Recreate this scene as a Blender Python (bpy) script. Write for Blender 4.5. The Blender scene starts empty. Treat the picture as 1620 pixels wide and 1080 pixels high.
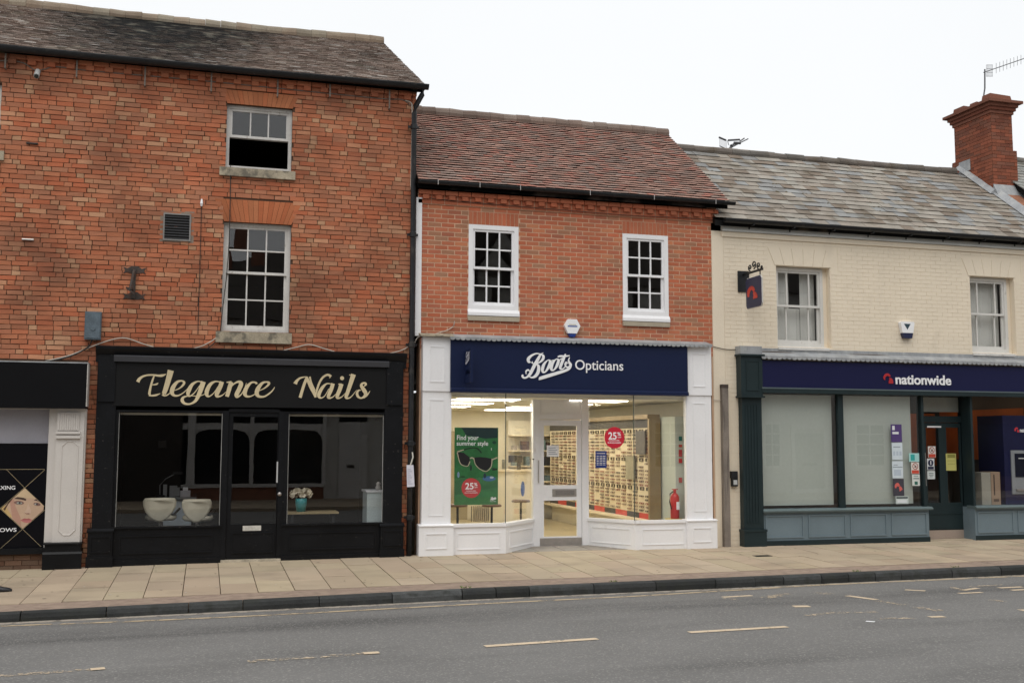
import bpy, bmesh, math, random
from mathutils import Vector, Matrix
random.seed(7)
SC = bpy.context.scene
COL = SC.collection
R_ = math.radians
# ------------------------------------------------------------------ camera
FPX = 1680.0
def cam_axes(yaw, pitch, roll):
    f = Vector((math.sin(yaw)*math.cos(pitch), math.cos(yaw)*math.cos(pitch), math.sin(pitch)))
    r = Vector((math.cos(yaw), -math.sin(yaw), 0)); d = f.cross(r)
    return (r*math.cos(roll)+d*math.sin(roll), d*math.cos(roll)-r*math.sin(roll), f)
CR, CD, CF = cam_axes(R_(16.05), R_(5.46), R_(-.13))
CAM = Vector((-3.3366, -16.9345, 1.7752))
cd = bpy.data.cameras.new('Camera'); co = bpy.data.objects.new('Camera', cd); COL.objects.link(co)
cd.sensor_width = 36; cd.lens = FPX/1620*36; cd.clip_end = 2000
co.matrix_world = Matrix(((CR.x, -CD.x, -CF.x, CAM.x), (CR.y, -CD.y, -CF.y, CAM.y), (CR.z, -CD.z, -CF.z, CAM.z), (0, 0, 0, 1)))
SC.camera = co
# ------------------------------------------------------------------ sky, sun, exposure
W = bpy.data.worlds.new('World'); SC.world = W; W.use_nodes = True
wn = W.node_tree.nodes; wl = W.node_tree.links
sky = wn.new('ShaderNodeTexSky'); sky.sky_type = 'NISHITA'; sky.sun_disc = False
sky.sun_elevation = R_(58); sky.sun_rotation = R_(200); sky.dust_density = 4
hs = wn.new('ShaderNodeHueSaturation'); hs.inputs['Saturation'].default_value = .12
mx = wn.new('ShaderNodeMix'); mx.data_type = 'RGBA'; mx.inputs[0].default_value = .92
mx.inputs[7].default_value = (10.0, 10.25, 10.45, 1)      # even layer of overcast cloud
tc = wn.new('ShaderNodeTexCoord'); cn = wn.new('ShaderNodeTexNoise'); cn.inputs['Scale'].default_value = 2.2; cn.inputs['Detail'].default_value = 5; wl.new(tc.outputs['Generated'], cn.inputs['Vector'])
cm = wn.new('ShaderNodeMix'); cm.data_type = 'RGBA'; cm.inputs[6].default_value = (9.0, 9.25, 9.45, 1); cm.inputs[7].default_value = (10.1, 10.25, 10.4, 1); wl.new(cn.outputs['Fac'], cm.inputs[0]); wl.new(cm.outputs[2], mx.inputs[7])
wl.new(sky.outputs[0], hs.inputs['Color']); wl.new(hs.outputs[0], mx.inputs[6]); wl.new(mx.outputs[2], wn['Background'].inputs[0])
wn['Background'].inputs[1].default_value = .1
sd = bpy.data.lights.new('Sun', 'SUN'); sd.energy = 1.3; sd.angle = R_(50); sd.color = (1, .97, .92)
so = bpy.data.objects.new('Sun', sd); COL.objects.link(so)
so.rotation_euler = Vector((.18, .55, -1.0)).to_track_quat('-Z', 'Y').to_euler()
VS = SC.view_settings; VS.view_transform = 'Standard'; VS.look = 'None'; VS.exposure = 0.09; VS.gamma = 1
SC.cycles.use_denoising = True; SC.cycles.transparent_max_bounces = 24; SC.cycles.max_bounces = 8
SC.cycles.sample_clamp_indirect = 6
# ------------------------------------------------------------------ photo pixel -> place
def ray(px, py): return CR*((px-810)/FPX) + CD*((py-540)/FPX) + CF
def F(px, py, Y=0.0):
    d = ray(px, py); p = CAM + d*((Y-CAM.y)/d.y); return p.x, p.z
def G(px, py, z=0.0):
    d = ray(px, py); p = CAM + d*((z-CAM.z)/d.z); return p.x, p.y
def RC(px0, py0, px1, py1, Y=0.0):
    mx_, my = (px0+px1)/2, (py0+py1)/2
    return F(px0, my, Y)[0], F(px1, my, Y)[0], F(mx_, py1, Y)[1], F(mx_, py0, Y)[1]
# ------------------------------------------------------------------ materials
MATS = {}
def mat(name, col=(.5,.5,.5), rough=.7, var=.12, scale=2.5, fine=45., bump=0., bscale=60., metal=0., attr=False, spec=.4, coat=0., stain=None, stain_amt=0., stain_scale=(1,1,1), stain_lo=.5, stain_hi=.7):
    if name in MATS: return MATS[name]
    m = bpy.data.materials.new(name); m.use_nodes = True; n = m.node_tree.nodes; l = m.node_tree.links
    b = n['Principled BSDF']
    b.inputs['Roughness'].default_value = rough; b.inputs['Metallic'].default_value = metal
    b.inputs['Specular IOR Level'].default_value = spec; b.inputs['Coat Weight'].default_value = coat
    g = n.new('ShaderNodeNewGeometry')
    if attr:
        a = n.new('ShaderNodeAttribute'); a.attribute_name = 'Col'; src = a.outputs['Color']
    else:
        rgb = n.new('ShaderNodeRGB'); rgb.outputs[0].default_value = (*col, 1); src = rgb.outputs[0]
    def noise(sc, det=4, vec=None):
        t = n.new('ShaderNodeTexNoise'); t.inputs['Scale'].default_value = sc; t.inputs['Detail'].default_value = det
        l.new(vec if vec else g.outputs['Position'], t.inputs['Vector']); return t.outputs['Fac']
    def mul(c, fac, amt):
        r = n.new('ShaderNodeMapRange'); r.inputs[1].default_value = .25; r.inputs[2].default_value = .75
        r.inputs[3].default_value = 1-amt; r.inputs[4].default_value = 1+amt; l.new(fac, r.inputs[0])
        v = n.new('ShaderNodeVectorMath'); v.operation = 'SCALE'; l.new(c, v.inputs[0]); l.new(r.outputs[0], v.inputs['Scale']); return v.outputs[0]
    if var > 0:
        src = mul(src, noise(scale), var); src = mul(src, noise(fine), var*.7)
    if stain:
        mp = n.new('ShaderNodeMapping'); mp.inputs['Scale'].default_value = stain_scale; l.new(g.outputs['Position'], mp.inputs[0])
        r = n.new('ShaderNodeMapRange'); r.inputs[1].default_value = stain_lo; r.inputs[2].default_value = stain_hi; r.inputs[4].default_value = stain_amt
        l.new(noise(1., 6, mp.outputs[0]), r.inputs[0])
        x = n.new('ShaderNodeMix'); x.data_type = 'RGBA'; x.inputs[7].default_value = (*stain, 1)
        l.new(r.outputs[0], x.inputs[0]); l.new(src, x.inputs[6]); src = x.outputs[2]
    l.new(src, b.inputs['Base Color'])
    if bump > 0:
        bp = n.new('ShaderNodeBump'); bp.inputs['Strength'].default_value = bump; bp.inputs['Distance'].default_value = .01
        l.new(noise(bscale, 5), bp.inputs['Height']); l.new(bp.outputs[0], b.inputs['Normal'])
    MATS[name] = m; return m
def flat(r, g, b, rough=.6): return mat('print_%d_%d_%d' % (r*100, g*100, b*100), (r, g, b), rough, .05, 8, 60)
def emit(name, col, s):
    if name in MATS: return MATS[name]
    m = bpy.data.materials.new(name); m.use_nodes = True; n = m.node_tree.nodes; b = n['Principled BSDF']
    b.inputs['Base Color'].default_value = (.8, .8, .8, 1); b.inputs['Emission Color'].default_value = (*col, 1); b.inputs['Emission Strength'].default_value = s
    MATS[name] = m; return m
def glass(name, wob=.0, tint=(1, 1, 1), ior=1.5):
    m = bpy.data.materials.new(name); m.use_nodes = True; n = m.node_tree.nodes; l = m.node_tree.links
    n.remove(n['Principled BSDF'])
    t = n.new('ShaderNodeBsdfTransparent'); t.inputs[0].default_value = (*tint, 1)
    g = n.new('ShaderNodeBsdfGlossy'); g.inputs['Roughness'].default_value = .0; g.inputs[0].default_value = (1, 1, 1, 1)
    gg = n.new('ShaderNodeNewGeometry'); dp = n.new('ShaderNodeVectorMath'); dp.operation = 'DOT_PRODUCT'; l.new(gg.outputs['Incoming'], dp.inputs[0]); l.new(gg.outputs['Normal'], dp.inputs[1])
    def mth(op, a, b=None, c=None):
        q = n.new('ShaderNodeMath'); q.operation = op
        for i, v in enumerate((a, b, c)):
            if v is None: continue
            if isinstance(v, (int, float)): q.inputs[i].default_value = v
            else: l.new(v, q.inputs[i])
        return q.outputs[0]
    fac = mth('MULTIPLY_ADD', mth('POWER', mth('SUBTRACT', 1.0, mth('ABSOLUTE', dp.outputs['Value'])), 5.0), .96, .045)   # Schlick, the same from both sides of the pane
    x = n.new('ShaderNodeMixShader'); l.new(fac, x.inputs[0]); l.new(t.outputs[0], x.inputs[1]); l.new(g.outputs[0], x.inputs[2])
    if wob:
        ge = n.new('ShaderNodeNewGeometry'); no = n.new('ShaderNodeTexNoise'); no.inputs['Scale'].default_value = 2.2; no.inputs['Detail'].default_value = 1
        bp = n.new('ShaderNodeBump'); bp.inputs['Strength'].default_value = wob; bp.inputs['Distance'].default_value = .02
        l.new(ge.outputs['Position'], no.inputs[0]); l.new(no.outputs[0], bp.inputs['Height']); l.new(bp.outputs[0], g.inputs['Normal'])
    l.new(x.outputs[0], n['Material Output'].inputs[0]); MATS[name] = m; return m
M_SHOPGLASS = glass('shop_glass', .012)
M_OLDGLASS = glass('old_window_glass', .06)
M_BRICK_OLD = mat('old_brick', rough=.9, var=.16, scale=1.3, fine=70, bump=.5, bscale=90, attr=True, spec=.2, stain=(.12,.062,.042), stain_amt=.75, stain_scale=(.75,.75,1.0), stain_lo=.47, stain_hi=.76)
M_BRICK_NEW = mat('red_brick', rough=.9, var=.12, scale=2, fine=80, bump=.3, bscale=110, attr=True, spec=.2)
M_MORTAR_OLD = mat('old_mortar', (.105,.062,.042), .95, .35, 4, 60, .5, 120, spec=.1)
M_MORTAR_NEW = mat('buff_mortar', (.60,.395,.27), .95, .15, 4, 90, .3, 150, spec=.1)
M_TILE = mat('clay_tile', rough=.9, var=.2, scale=2, fine=60, bump=.4, bscale=80, attr=True, spec=.15, stain=(.16,.115,.095), stain_amt=.5, stain_scale=(2.2,2.2,2.2), stain_lo=.5, stain_hi=.75)
M_OLDTILE = mat('old_roof_tile', rough=.95, var=.25, scale=1.5, fine=50, bump=.5, bscale=70, attr=True, spec=.12, stain=(.30,.28,.22), stain_amt=.4, stain_scale=(3,3,3), stain_lo=.55, stain_hi=.75)
M_SLATE = mat('slate', rough=.75, var=.2, scale=3, fine=60, bump=.4, bscale=50, attr=True, spec=.3, stain=(.10,.075,.045), stain_amt=.7, stain_scale=(2.5,2.5,2.5), stain_lo=.55, stain_hi=.72)
M_BLACKPAINT = mat('black_gloss_paint', (.0055,.006,.0075), .42, .3, 3, 40, .08, 30, spec=.22, stain=(.17,.155,.14), stain_amt=.45, stain_scale=(22,22,34), stain_lo=.67, stain_hi=.75)
M_BLACKMETAL = mat('black_iron', (.010,.011,.013), .5, .25, 4, 40, .1, 40, stain=(.07,.06,.05), stain_amt=.5, stain_scale=(8,8,4), stain_lo=.6, stain_hi=.75)
M_FASCIA_BLK = mat('black_fascia_panel', (.007,.007,.0075), .5, .1, 2, 30, spec=.2)
M_WHITE = mat('white_gloss_paint', (.84,.835,.845), .35, .03, 2, 30, spec=.4, stain=(.5,.46,.40), stain_amt=.35, stain_scale=(9,9,5), stain_lo=.66, stain_hi=.8)
M_OLDWHITE = mat('worn_white_paint', (.62,.60,.57), .6, .12, 4, 50, .25, 40, stain=(.25,.20,.16), stain_amt=.8, stain_scale=(14,14,9), stain_lo=.62, stain_hi=.72)
M_CREAMPAINT = mat('cream_masonry_paint', (.80,.70,.555), .85, .04, 1.2, 40, .25, 70, spec=.2, stain=(.34,.28,.2), stain_amt=.25, stain_scale=(2,2,1.2), stain_lo=.58, stain_hi=.8)
M_STONE = mat('stone_sill', (.36,.31,.23), .9, .25, 6, 60, .5, 50, spec=.2, stain=(.12,.11,.09), stain_amt=.8, stain_scale=(9,9,9), stain_lo=.5, stain_hi=.65)
M_LEAD = mat('lead_flashing', (.30,.31,.32), .55, .2, 5, 50, .3, 30, spec=.4, stain=(.5,.5,.48), stain_amt=.5, stain_scale=(6,6,3), stain_lo=.5, stain_hi=.7)
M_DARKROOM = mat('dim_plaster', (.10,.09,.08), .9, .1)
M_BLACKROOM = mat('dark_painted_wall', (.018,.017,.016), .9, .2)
M_NAVY = mat('navy_fascia', (.0095,.016,.052), .35, .05, 1, 20, spec=.25)
M_INDIGO = mat('indigo_fascia', (.009,.0105,.05), .45, .05, 1, 20, spec=.2)
M_GREEN = mat('dark_green_paint', (.016,.028,.031), .45, .12, 3, 40, .08, 30, spec=.25)
M_BLUEGREY = mat('blue_grey_paint', (.155,.205,.235), .5, .08, 2, 40, .06, 40, spec=.35, stain=(.28,.28,.26), stain_amt=.4, stain_scale=(12,12,20), stain_lo=.68, stain_hi=.76)
M_GOLD = mat('champagne_lettering', (.62,.52,.33), .4, .10, 3, 30)
M_LETTER = mat('white_lettering', (.86,.86,.87), .4, .02)
M_STEEL = mat('brushed_steel', (.45,.42,.40), .38, .1, 10, 80, metal=.7)
M_CABLEW = mat('pale_cable', (.5,.45,.39), .7, .15)
M_CABLEB = mat('black_cable', (.02,.018,.016), .6, .1)
M_WOODGREY = mat('weathered_timber', (.20,.17,.145), .85, .3, 3, 50, .4, 30, stain=(.05,.04,.035), stain_amt=.8, stain_scale=(20,20,1.5), stain_lo=.52, stain_hi=.7)
# ------------------------------------------------------------------ mesh builder
class MB:
    def __init__(s): s.v = []; s.f = []; s.c = []; s.col = None; s.hascol = False
    def setc(s, c): s.col = c; s.hascol = True
    def face(s, idx): s.f.append(idx); s.c.append(s.col)
    def quad(s, a, b, c, d):
        n = len(s.v); s.v += [a, b, c, d]; s.face((n, n+1, n+2, n+3))
    def hexa(s, p, skip=()):
        n = len(s.v); s.v += [tuple(q) for q in p]
        fs = ((0,1,5,4),(1,2,6,5),(2,3,7,6),(3,0,4,7),(4,5,6,7),(3,2,1,0))
        for i, q in enumerate(fs):
            if i not in skip: s.face(tuple(n+k for k in q))
    def box(s, x0, x1, y0, y1, z0, z1, skip=()):
        if x1 < x0: x0, x1 = x1, x0
        if z1 < z0: z0, z1 = z1, z0
        if y1 < y0: y0, y1 = y1, y0
        s.hexa(((x0,y0,z0),(x1,y0,z0),(x1,y1,z0),(x0,y1,z0),(x0,y0,z1),(x1,y0,z1),(x1,y1,z1),(x0,y1,z1)), skip)
    def prism(s, poly, y0, y1, caps=True):        # poly in (x, z), extruded along y
        n = len(s.v); k = len(poly)
        s.v += [(x, y0, z) for x, z in poly] + [(x, y1, z) for x, z in poly]
        for i in range(k):
            j = (i+1) % k; s.face((n+i, n+j, n+k+j, n+k+i))
        if caps:
            s.face(tuple(range(n, n+k))); s.face(tuple(range(n+2*k-1, n+k-1, -1)))
    def prismx(s, poly, x0, x1):                  # poly in (y, z), extruded along x
        n = len(s.v); k = len(poly)
        s.v += [(x0, y, z) for y, z in poly] + [(x1, y, z) for y, z in poly]
        for i in range(k):
            j = (i+1) % k; s.face((n+i, n+j, n+k+j, n+k+i))
        s.face(tuple(range(n, n+k))); s.face(tuple(range(n+2*k-1, n+k-1, -1)))
    def tube(s, pts, r, n=8, close=True):
        pts = [Vector(p) for p in pts]; rings = []
        rr = r if isinstance(r, (list, tuple)) else [r]*len(pts)
        for i, p in enumerate(pts):
            t = (pts[min(i+1, len(pts)-1)] - pts[max(i-1, 0)]).normalized()
            a = t.cross(Vector((0, 0, 1)) if abs(t.z) < .9 else Vector((1, 0, 0))).normalized(); b = t.cross(a)
            k = len(s.v); s.v += [tuple(p + (a*math.cos(q*2*math.pi/n) + b*math.sin(q*2*math.pi/n))*rr[i]) for q in range(n)]
            rings.append(k)
        for k0, k1 in zip(rings, rings[1:]):
            for q in range(n): s.face((k0+q, k0+(q+1) % n, k1+(q+1) % n, k1+q))
        if close: s.face(tuple(rings[0]+q for q in range(n))[::-1]); s.face(tuple(rings[-1]+q for q in range(n)))
    def lathe(s, prof, c, n=16):                  # prof (r, z) around the vertical through c
        k = len(s.v)
        for r, z in prof: s.v += [(c[0]+r*math.cos(q*2*math.pi/n), c[1]+r*math.sin(q*2*math.pi/n), c[2]+z) for q in range(n)]
        for i in range(len(prof)-1):
            for q in range(n): s.face((k+i*n+q, k+i*n+(q+1) % n, k+(i+1)*n+(q+1) % n, k+(i+1)*n+q))
        s.face(tuple(k+q for q in range(n))[::-1]); s.face(tuple(k+(len(prof)-1)*n+q for q in range(n)))
    def mesh(s, name, m, smooth=False):
        me = bpy.data.meshes.new(name); me.from_pydata(s.v, [], s.f)
        if s.hascol:
            a = me.color_attributes.new('Col', 'FLOAT_COLOR', 'CORNER'); d = []
            for f, c in zip(s.f, s.c): d += list((*(c or (.5, .5, .5)), 1))*len(f)
            a.data.foreach_set('color', d)
        if m: me.materials.append(m)
        if smooth: me.polygons.foreach_set('use_smooth', [True]*len(me.polygons))
        me.update(); return me
    def build(s, name, m, parent=None, smooth=False, kind=None):
        if s.v and parent is None:                # stand the object on its own base point
            xs, ys, zs = zip(*s.v); o0 = ((min(xs)+max(xs))/2, (min(ys)+max(ys))/2, min(zs))
            s.v = [(x-o0[0], y-o0[1], z-o0[2]) for x, y, z in s.v]
        else: o0 = None
        me = s.mesh(name, m, smooth)
        bm = bmesh.new(); bm.from_mesh(me); bmesh.ops.recalc_face_normals(bm, faces=bm.faces); bm.to_mesh(me); bm.free()
        o = bpy.data.objects.new(name, me); COL.objects.link(o)
        if o0: o.location = o0
        if parent: attach(o, parent)
        if kind: o['kind'] = kind
        return o
WLOC = {}
def wloc(o):
    p = Vector(o.location)
    while o.parent: o = o.parent; p += Vector(o.location)
    return p
def attach(o, parent):                            # keep world coordinates (parents are never rotated)
    o.parent = parent; o.location = Vector(o.location) - wloc(parent)
def thing(name, label, cat, loc, group=None):
    o = bpy.data.objects.new(name, None); COL.objects.link(o); o.location = loc; o.empty_display_size = .1
    o['label'] = label; o['category'] = cat
    if group: o['group'] = group
    return o
def tag(o, label, cat, group=None):
    o['label'] = label; o['category'] = cat
    if group: o['group'] = group
    return o
def B(name, m, parent, *boxes, **k):
    mb = MB()
    for b in boxes: mb.box(*b)
    return mb.build(name, m, parent, **k)
def PB(name, m, parent, rects, Y, t=.03, Yr=None, **k):    # boxes from photo rectangles on the plane y = Y, thickness t going back
    mb = MB()
    for r in rects:
        x0, x1, z0, z1 = RC(*r, Yr if Yr is not None else Y); mb.box(x0, x1, Y, Y+t, z0, z1)
    return mb.build(name, m, parent, **k)
def frame_mb(mb, x0, x1, z0, z1, w, y0, y1):               # rectangular ring
    mb.box(x0, x1, y0, y1, z0, z0+w); mb.box(x0, x1, y0, y1, z1-w, z1)
    mb.box(x0, x0+w, y0, y1, z0+w, z1-w); mb.box(x1-w, x1, y0, y1, z0+w, z1-w)
def wall_cells(x0, x1, z0, z1, ops):
    xs = sorted({x0, x1, *[c for o in ops for c in o[:2] if x0 < c < x1]}); out = []
    for a, b in zip(xs, xs[1:]):
        m = (a+b)/2; zs = [z0]
        cuts = sorted((max(o[2], z0), min(o[3], z1)) for o in ops if o[0] < m < o[1])
        z = z0
        for c0, c1 in cuts:
            if c0 > z: out.append((a, b, z, c0))
            z = max(z, c1)
        if z < z1: out.append((a, b, z, z1))
    return out
def text(parent, name, s, rect, Y, m, ext=.004, bold=0., shear=0.):
    cu = bpy.data.curves.new(name, 'FONT'); cu.body = s; cu.extrude = .05; cu.offset = bold; cu.shear = shear; cu.resolution_u = 6
    to = bpy.data.objects.new(name, cu); COL.objects.link(to)
    me = bpy.data.meshes.new_from_object(to.evaluated_get(bpy.context.evaluated_depsgraph_get()))
    bpy.data.objects.remove(to); bpy.data.curves.remove(cu)
    xs = [v.co.x for v in me.vertices]; ys = [v.co.y for v in me.vertices]
    x0, x1, z0, z1 = rect; a, b, c, d = min(xs), max(xs), min(ys), max(ys)
    for v in me.vertices:
        u, w, e = v.co; v.co = (x0+(u-a)/(b-a)*(x1-x0), Y-(ext if e > 0 else 0), z0+(w-c)/(d-c)*(z1-z0))
    me.materials.clear(); me.materials.append(m); me.name = name
    o = bpy.data.objects.new(name, me); COL.objects.link(o)
    if parent: attach(o, parent)
    return o
def cr(pts, n=7):                                           # Catmull-Rom through (x, y, w)
    P = [pts[0]] + list(pts) + [pts[-1]]; out = []
    for i in range(1, len(P)-2):
        for k in range(n):
            t = k/n; q = []
            for c in range(len(pts[0])):
                a, b, d, e = P[i-1][c], P[i][c], P[i+1][c], P[i+2][c]
                q.append(.5*(2*b+(d-a)*t+(2*a-5*b+4*d-e)*t*t+(3*b-a-3*d+e)*t**3))
            out.append(q)
    out.append(list(pts[-1])); return out
def strokes(parent, name, lst, mp, Y, m, ext=.012, step=.0004, kx=1.0):
    mb = MB(); y = Y
    for st in lst:
        pts = cr(st) if len(st) > 2 else [list(p) for p in st]; L = []; Rr = []
        for i, p in enumerate(pts):
            a = pts[max(i-1, 0)]; b = pts[min(i+1, len(pts)-1)]; dx, dy = b[0]-a[0], b[1]-a[1]; q = math.hypot(dx, dy) or 1
            nx, ny = -dy/q*max(p[2], 2)/2, dx/q*max(p[2], 2)/2
            L.append(mp(p[0]+nx, p[1]+ny)); Rr.append(mp(p[0]-nx, p[1]-ny))
        for i in range(len(L)-1):
            pl = [L[i], L[i+1], Rr[i+1], Rr[i]]
            mb.hexa([(pl[k][0], y-ext, pl[k][1]) for k in range(4)] + [(pl[k][0], Y+.001, pl[k][1]) for k in range(4)])
            y -= .000004
        y -= step
    return mb.build(name, m, parent)
def zoommap(ox, oy, s, Y): return lambda u, v: F(ox+u/s, oy+v/s, Y)
def cable(name, label, pts, r, m, cat='cable', Y=-.03, parent=None, group=None):
    mb = MB(); w = []
    for p in cr([(p[0], p[1], p[2] if len(p) > 2 else Y) for p in pts], 5):
        x, z = F(p[0], p[1], p[2]); w.append((x, p[2], z))
    mb.tube(w, r, 6); o = mb.build(name, m, parent, smooth=True)
    if label: tag(o, label, cat, group)
    return o
# pieces: the 300 largest as objects of their own, the rest as one mesh
def dist(p): return (Vector(p)-CAM).length
def inview(x, y, z):
    d = Vector((x, y, z))-CAM; w = d.dot(CF)
    return w > 0 and -20 < 810+FPX*d.dot(CR)/w < 1640 and -20 < 540+FPX*d.dot(CD)/w < 1100
def brick_face(mb, x0, x1, z0, z1, y0, y1, jx, jz, jy, rnd):
    a = lambda: rnd.uniform(-jx, jx)
    b = lambda: rnd.uniform(-jz, jz)
    c = lambda: rnd.uniform(-jy, jy)
    mb.hexa(((x0+a(), y0+c(), z0+b()), (x1+a(), y0+c(), z0+b()), (x1, y1, z0), (x0, y1, z0), (x0+a(), y0+c(), z1+b()), (x1+a(), y0+c(), z1+b()), (x1, y1, z1), (x0, y1, z1)), skip=(2,))
def lay_bricks(x0, x1, z0, z1, ops, bond, ch, L, jt):
    out = []; k = 0; z = z0; rnd = random.Random(5)
    while z < z1-.01:
        zt = min(z+ch-jt, z1); spans = [(x0, x1)]
        for o in ops:
            if o[2] < zt and o[3] > z:
                ns = []
                for a, b in spans:
                    if o[0] > a: ns.append((a, min(b, o[0])))
                    if o[1] < b: ns.append((max(a, o[1]), b))
                spans = [q for q in ns if q[1]-q[0] > .01]
        x = x0 - (L/2 if k % 2 else 0) - (rnd.uniform(0, .1) if bond == 'old' else 0); run = rnd.randint(0, 2)
        while x < x1:
            if bond == 'old':
                hd = run <= 0; w = L/2 if hd else L; run = rnd.choice((1, 2, 3)) if hd else run-1
                w += rnd.uniform(-.012, .012)
            else: hd = False; w = L
            for a, b in spans:
                p, q = max(x, a), min(x+w, b)
                if q-p > .03: out.append((p+jt/2 if p > a+.001 else p, q-jt/2 if q < b-.001 else q, z, zt, hd, abs(q-p-w) < .002 and w > .15))
            x += w
        z += ch; k += 1
    return out
def emit_bricks(parent, bricks, m, pal, hpal, proud, jit, rnd, nind=300, name='brick'):
    full = sorted((b for b in bricks if b[5] and inview(b[0], 0, b[2])), key=lambda b: dist((b[0], 0, b[2])))[:nind]
    fs = set(id(b) for b in full); V = {}; mb = MB()
    for b in bricks:
        x0, x1, z0, z1, hd, fl = b
        ci = rnd.randrange(len(hpal if hd else pal)); c = (hpal if hd else pal)[ci]
        if id(b) in fs:
            key = (ci, hd, rnd.randrange(2))
            w, h = x1-x0, z1-z0
            if key not in V:
                q = MB(); q.setc(c); brick_face(q, -.5, .5, -.5, .5, -proud, .02, jit/.22, jit/.07, jit*.7, rnd); V[key] = q.mesh(name, m)
            o = bpy.data.objects.new(name, V[key]); COL.objects.link(o); o.location = ((x0+x1)/2, 0, (z0+z1)/2); o.scale = (w, 1, h); attach(o, parent)
        else:
            mb.setc(c); brick_face(mb, x0, x1, z0, z1, -proud-rnd.uniform(0, jit), .02, jit, jit, jit*.7, rnd)
    return mb.build(name+'_coursing', m, parent, kind='stuff')
def pal(base, n, dv, dh, rnd):
    out = []
    for i in range(n):
        v = 1+rnd.uniform(-dv, dv); h = rnd.uniform(-dh, dh)
        out.append((base[0]*v, base[1]*v*(1+h), base[2]*v*(1+h*1.3)))
    return out
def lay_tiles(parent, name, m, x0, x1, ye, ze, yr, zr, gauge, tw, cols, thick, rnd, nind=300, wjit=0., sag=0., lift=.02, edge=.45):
    run = math.hypot(yr-ye, zr-ze); p = math.atan2(zr-ze, yr-ye); cv, sv = math.cos(p), math.sin(p)
    rows = int(run/gauge)+1; items = []
    for r in range(rows):
        v = r*gauge; x = x0 - (tw/2 if r % 2 else 0)
        while x < x1:
            w = tw + rnd.uniform(-wjit, wjit); a, b = max(x, x0), min(x+w, x1)
            if b-a > .02: items.append((a, b, v+rnd.uniform(-.004, .004), b-a > tw*.8))
            x += w
    def zs(x): return -sag*math.sin(max(0, min(1, (x-x0)/(x1-x0)))*math.pi)
    full = sorted((t for t in items if t[3] and inview(t[0], ye+t[2]*cv, ze+t[2]*sv)), key=lambda t: dist((t[0], ye+t[2]*cv, ze+t[2]*sv))*(1-.001*t[2]))[:nind]
    fs = set(id(t) for t in full); V = {}; mb = MB()
    def tile(q, a, b, L, k, O=None):
        g = .0025; e = lambda: rnd.uniform(-.004, .004)
        h0, h1 = lift+thick+e(), .006
        pts = [(a+g, 0+e(), h0-thick), (b-g, 0+e(), h0-thick), (b-g, L, h1-thick), (a+g, L, h1-thick), (a+g, 0+e(), h0+e()), (b-g, 0+e(), h0+e()), (b-g, L, h1), (a+g, L, h1)]
        if O: pts = [(x, O[0]+v*cv-h*sv, O[1]+v*sv+h*cv) for x, v, h in pts]
        q.hexa(pts, skip=(2, 5, 0)); c_ = q.col; q.setc(tuple(w*edge for w in c_)); k0 = len(q.v)-8; q.face((k0, k0+1, k0+5, k0+4)); q.setc(c_)   # leading edge takes a darker tone of the tile's own colour
    for t in items:
        a, b, v, fl = t; L = min(gauge*2.1, run-v+.02); ci = rnd.randrange(len(cols))
        if id(t) in fs:
            key = (ci, rnd.randrange(2))
            if key not in V:
                q = MB(); q.setc(cols[ci]); tile(q, -tw/2, tw/2, gauge*2.1, 0); V[key] = q.mesh(name, m)
            o = bpy.data.objects.new(name, V[key]); COL.objects.link(o); o.location = ((a+b)/2, ye+v*cv, ze+v*sv+zs((a+b)/2)); o.rotation_euler = (p+rnd.uniform(-.01, .01), rnd.uniform(-.006, .006), 0); o.scale = ((b-a)/tw, 1, 1); attach(o, parent)
        else:
            mb.setc(cols[ci]); s0 = zs((a+b)/2); tile(mb, a, b, L, 0, (ye+v*cv, ze+v*sv+s0))
    return mb.build(name+'_courses', m, parent, kind='stuff')
# ================================================================== SETTING
rnd = random.Random(11)
def zg(x, y): return .022*y + (.008*x if x < 0 else 0)
def kerb_y(x): return -3.58+.035*x
X0, X1 = -11.0, 18.0
# road and far ground
M_ASPH = mat('asphalt', (.172,.168,.162), .88, .10, .8, 220, .5, 260, spec=.3, stain=(.095,.093,.09), stain_amt=.5, stain_scale=(.22,1.6,1), stain_lo=.53, stain_hi=.72)
n = M_ASPH.node_tree.nodes; l = M_ASPH.node_tree.links     # pale chippings in the asphalt
vo = n.new('ShaderNodeTexVoronoi'); vo.inputs['Scale'].default_value = 70; ge = n.new('ShaderNodeNewGeometry'); l.new(ge.outputs['Position'], vo.inputs['Vector'])
mr = n.new('ShaderNodeMapRange'); mr.inputs[1].default_value = .78; mr.inputs[2].default_value = 1.0; mr.inputs[4].default_value = .8
sp = n.new('ShaderNodeSeparateColor'); l.new(vo.outputs['Color'], sp.inputs[0]); l.new(sp.outputs[0], mr.inputs[0])
mxx = n.new('ShaderNodeMix'); mxx.data_type = 'RGBA'; mxx.inputs[7].default_value = (.30, .29, .27, 1)
lk = n['Principled BSDF'].inputs['Base Color'].links[0].from_socket
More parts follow.
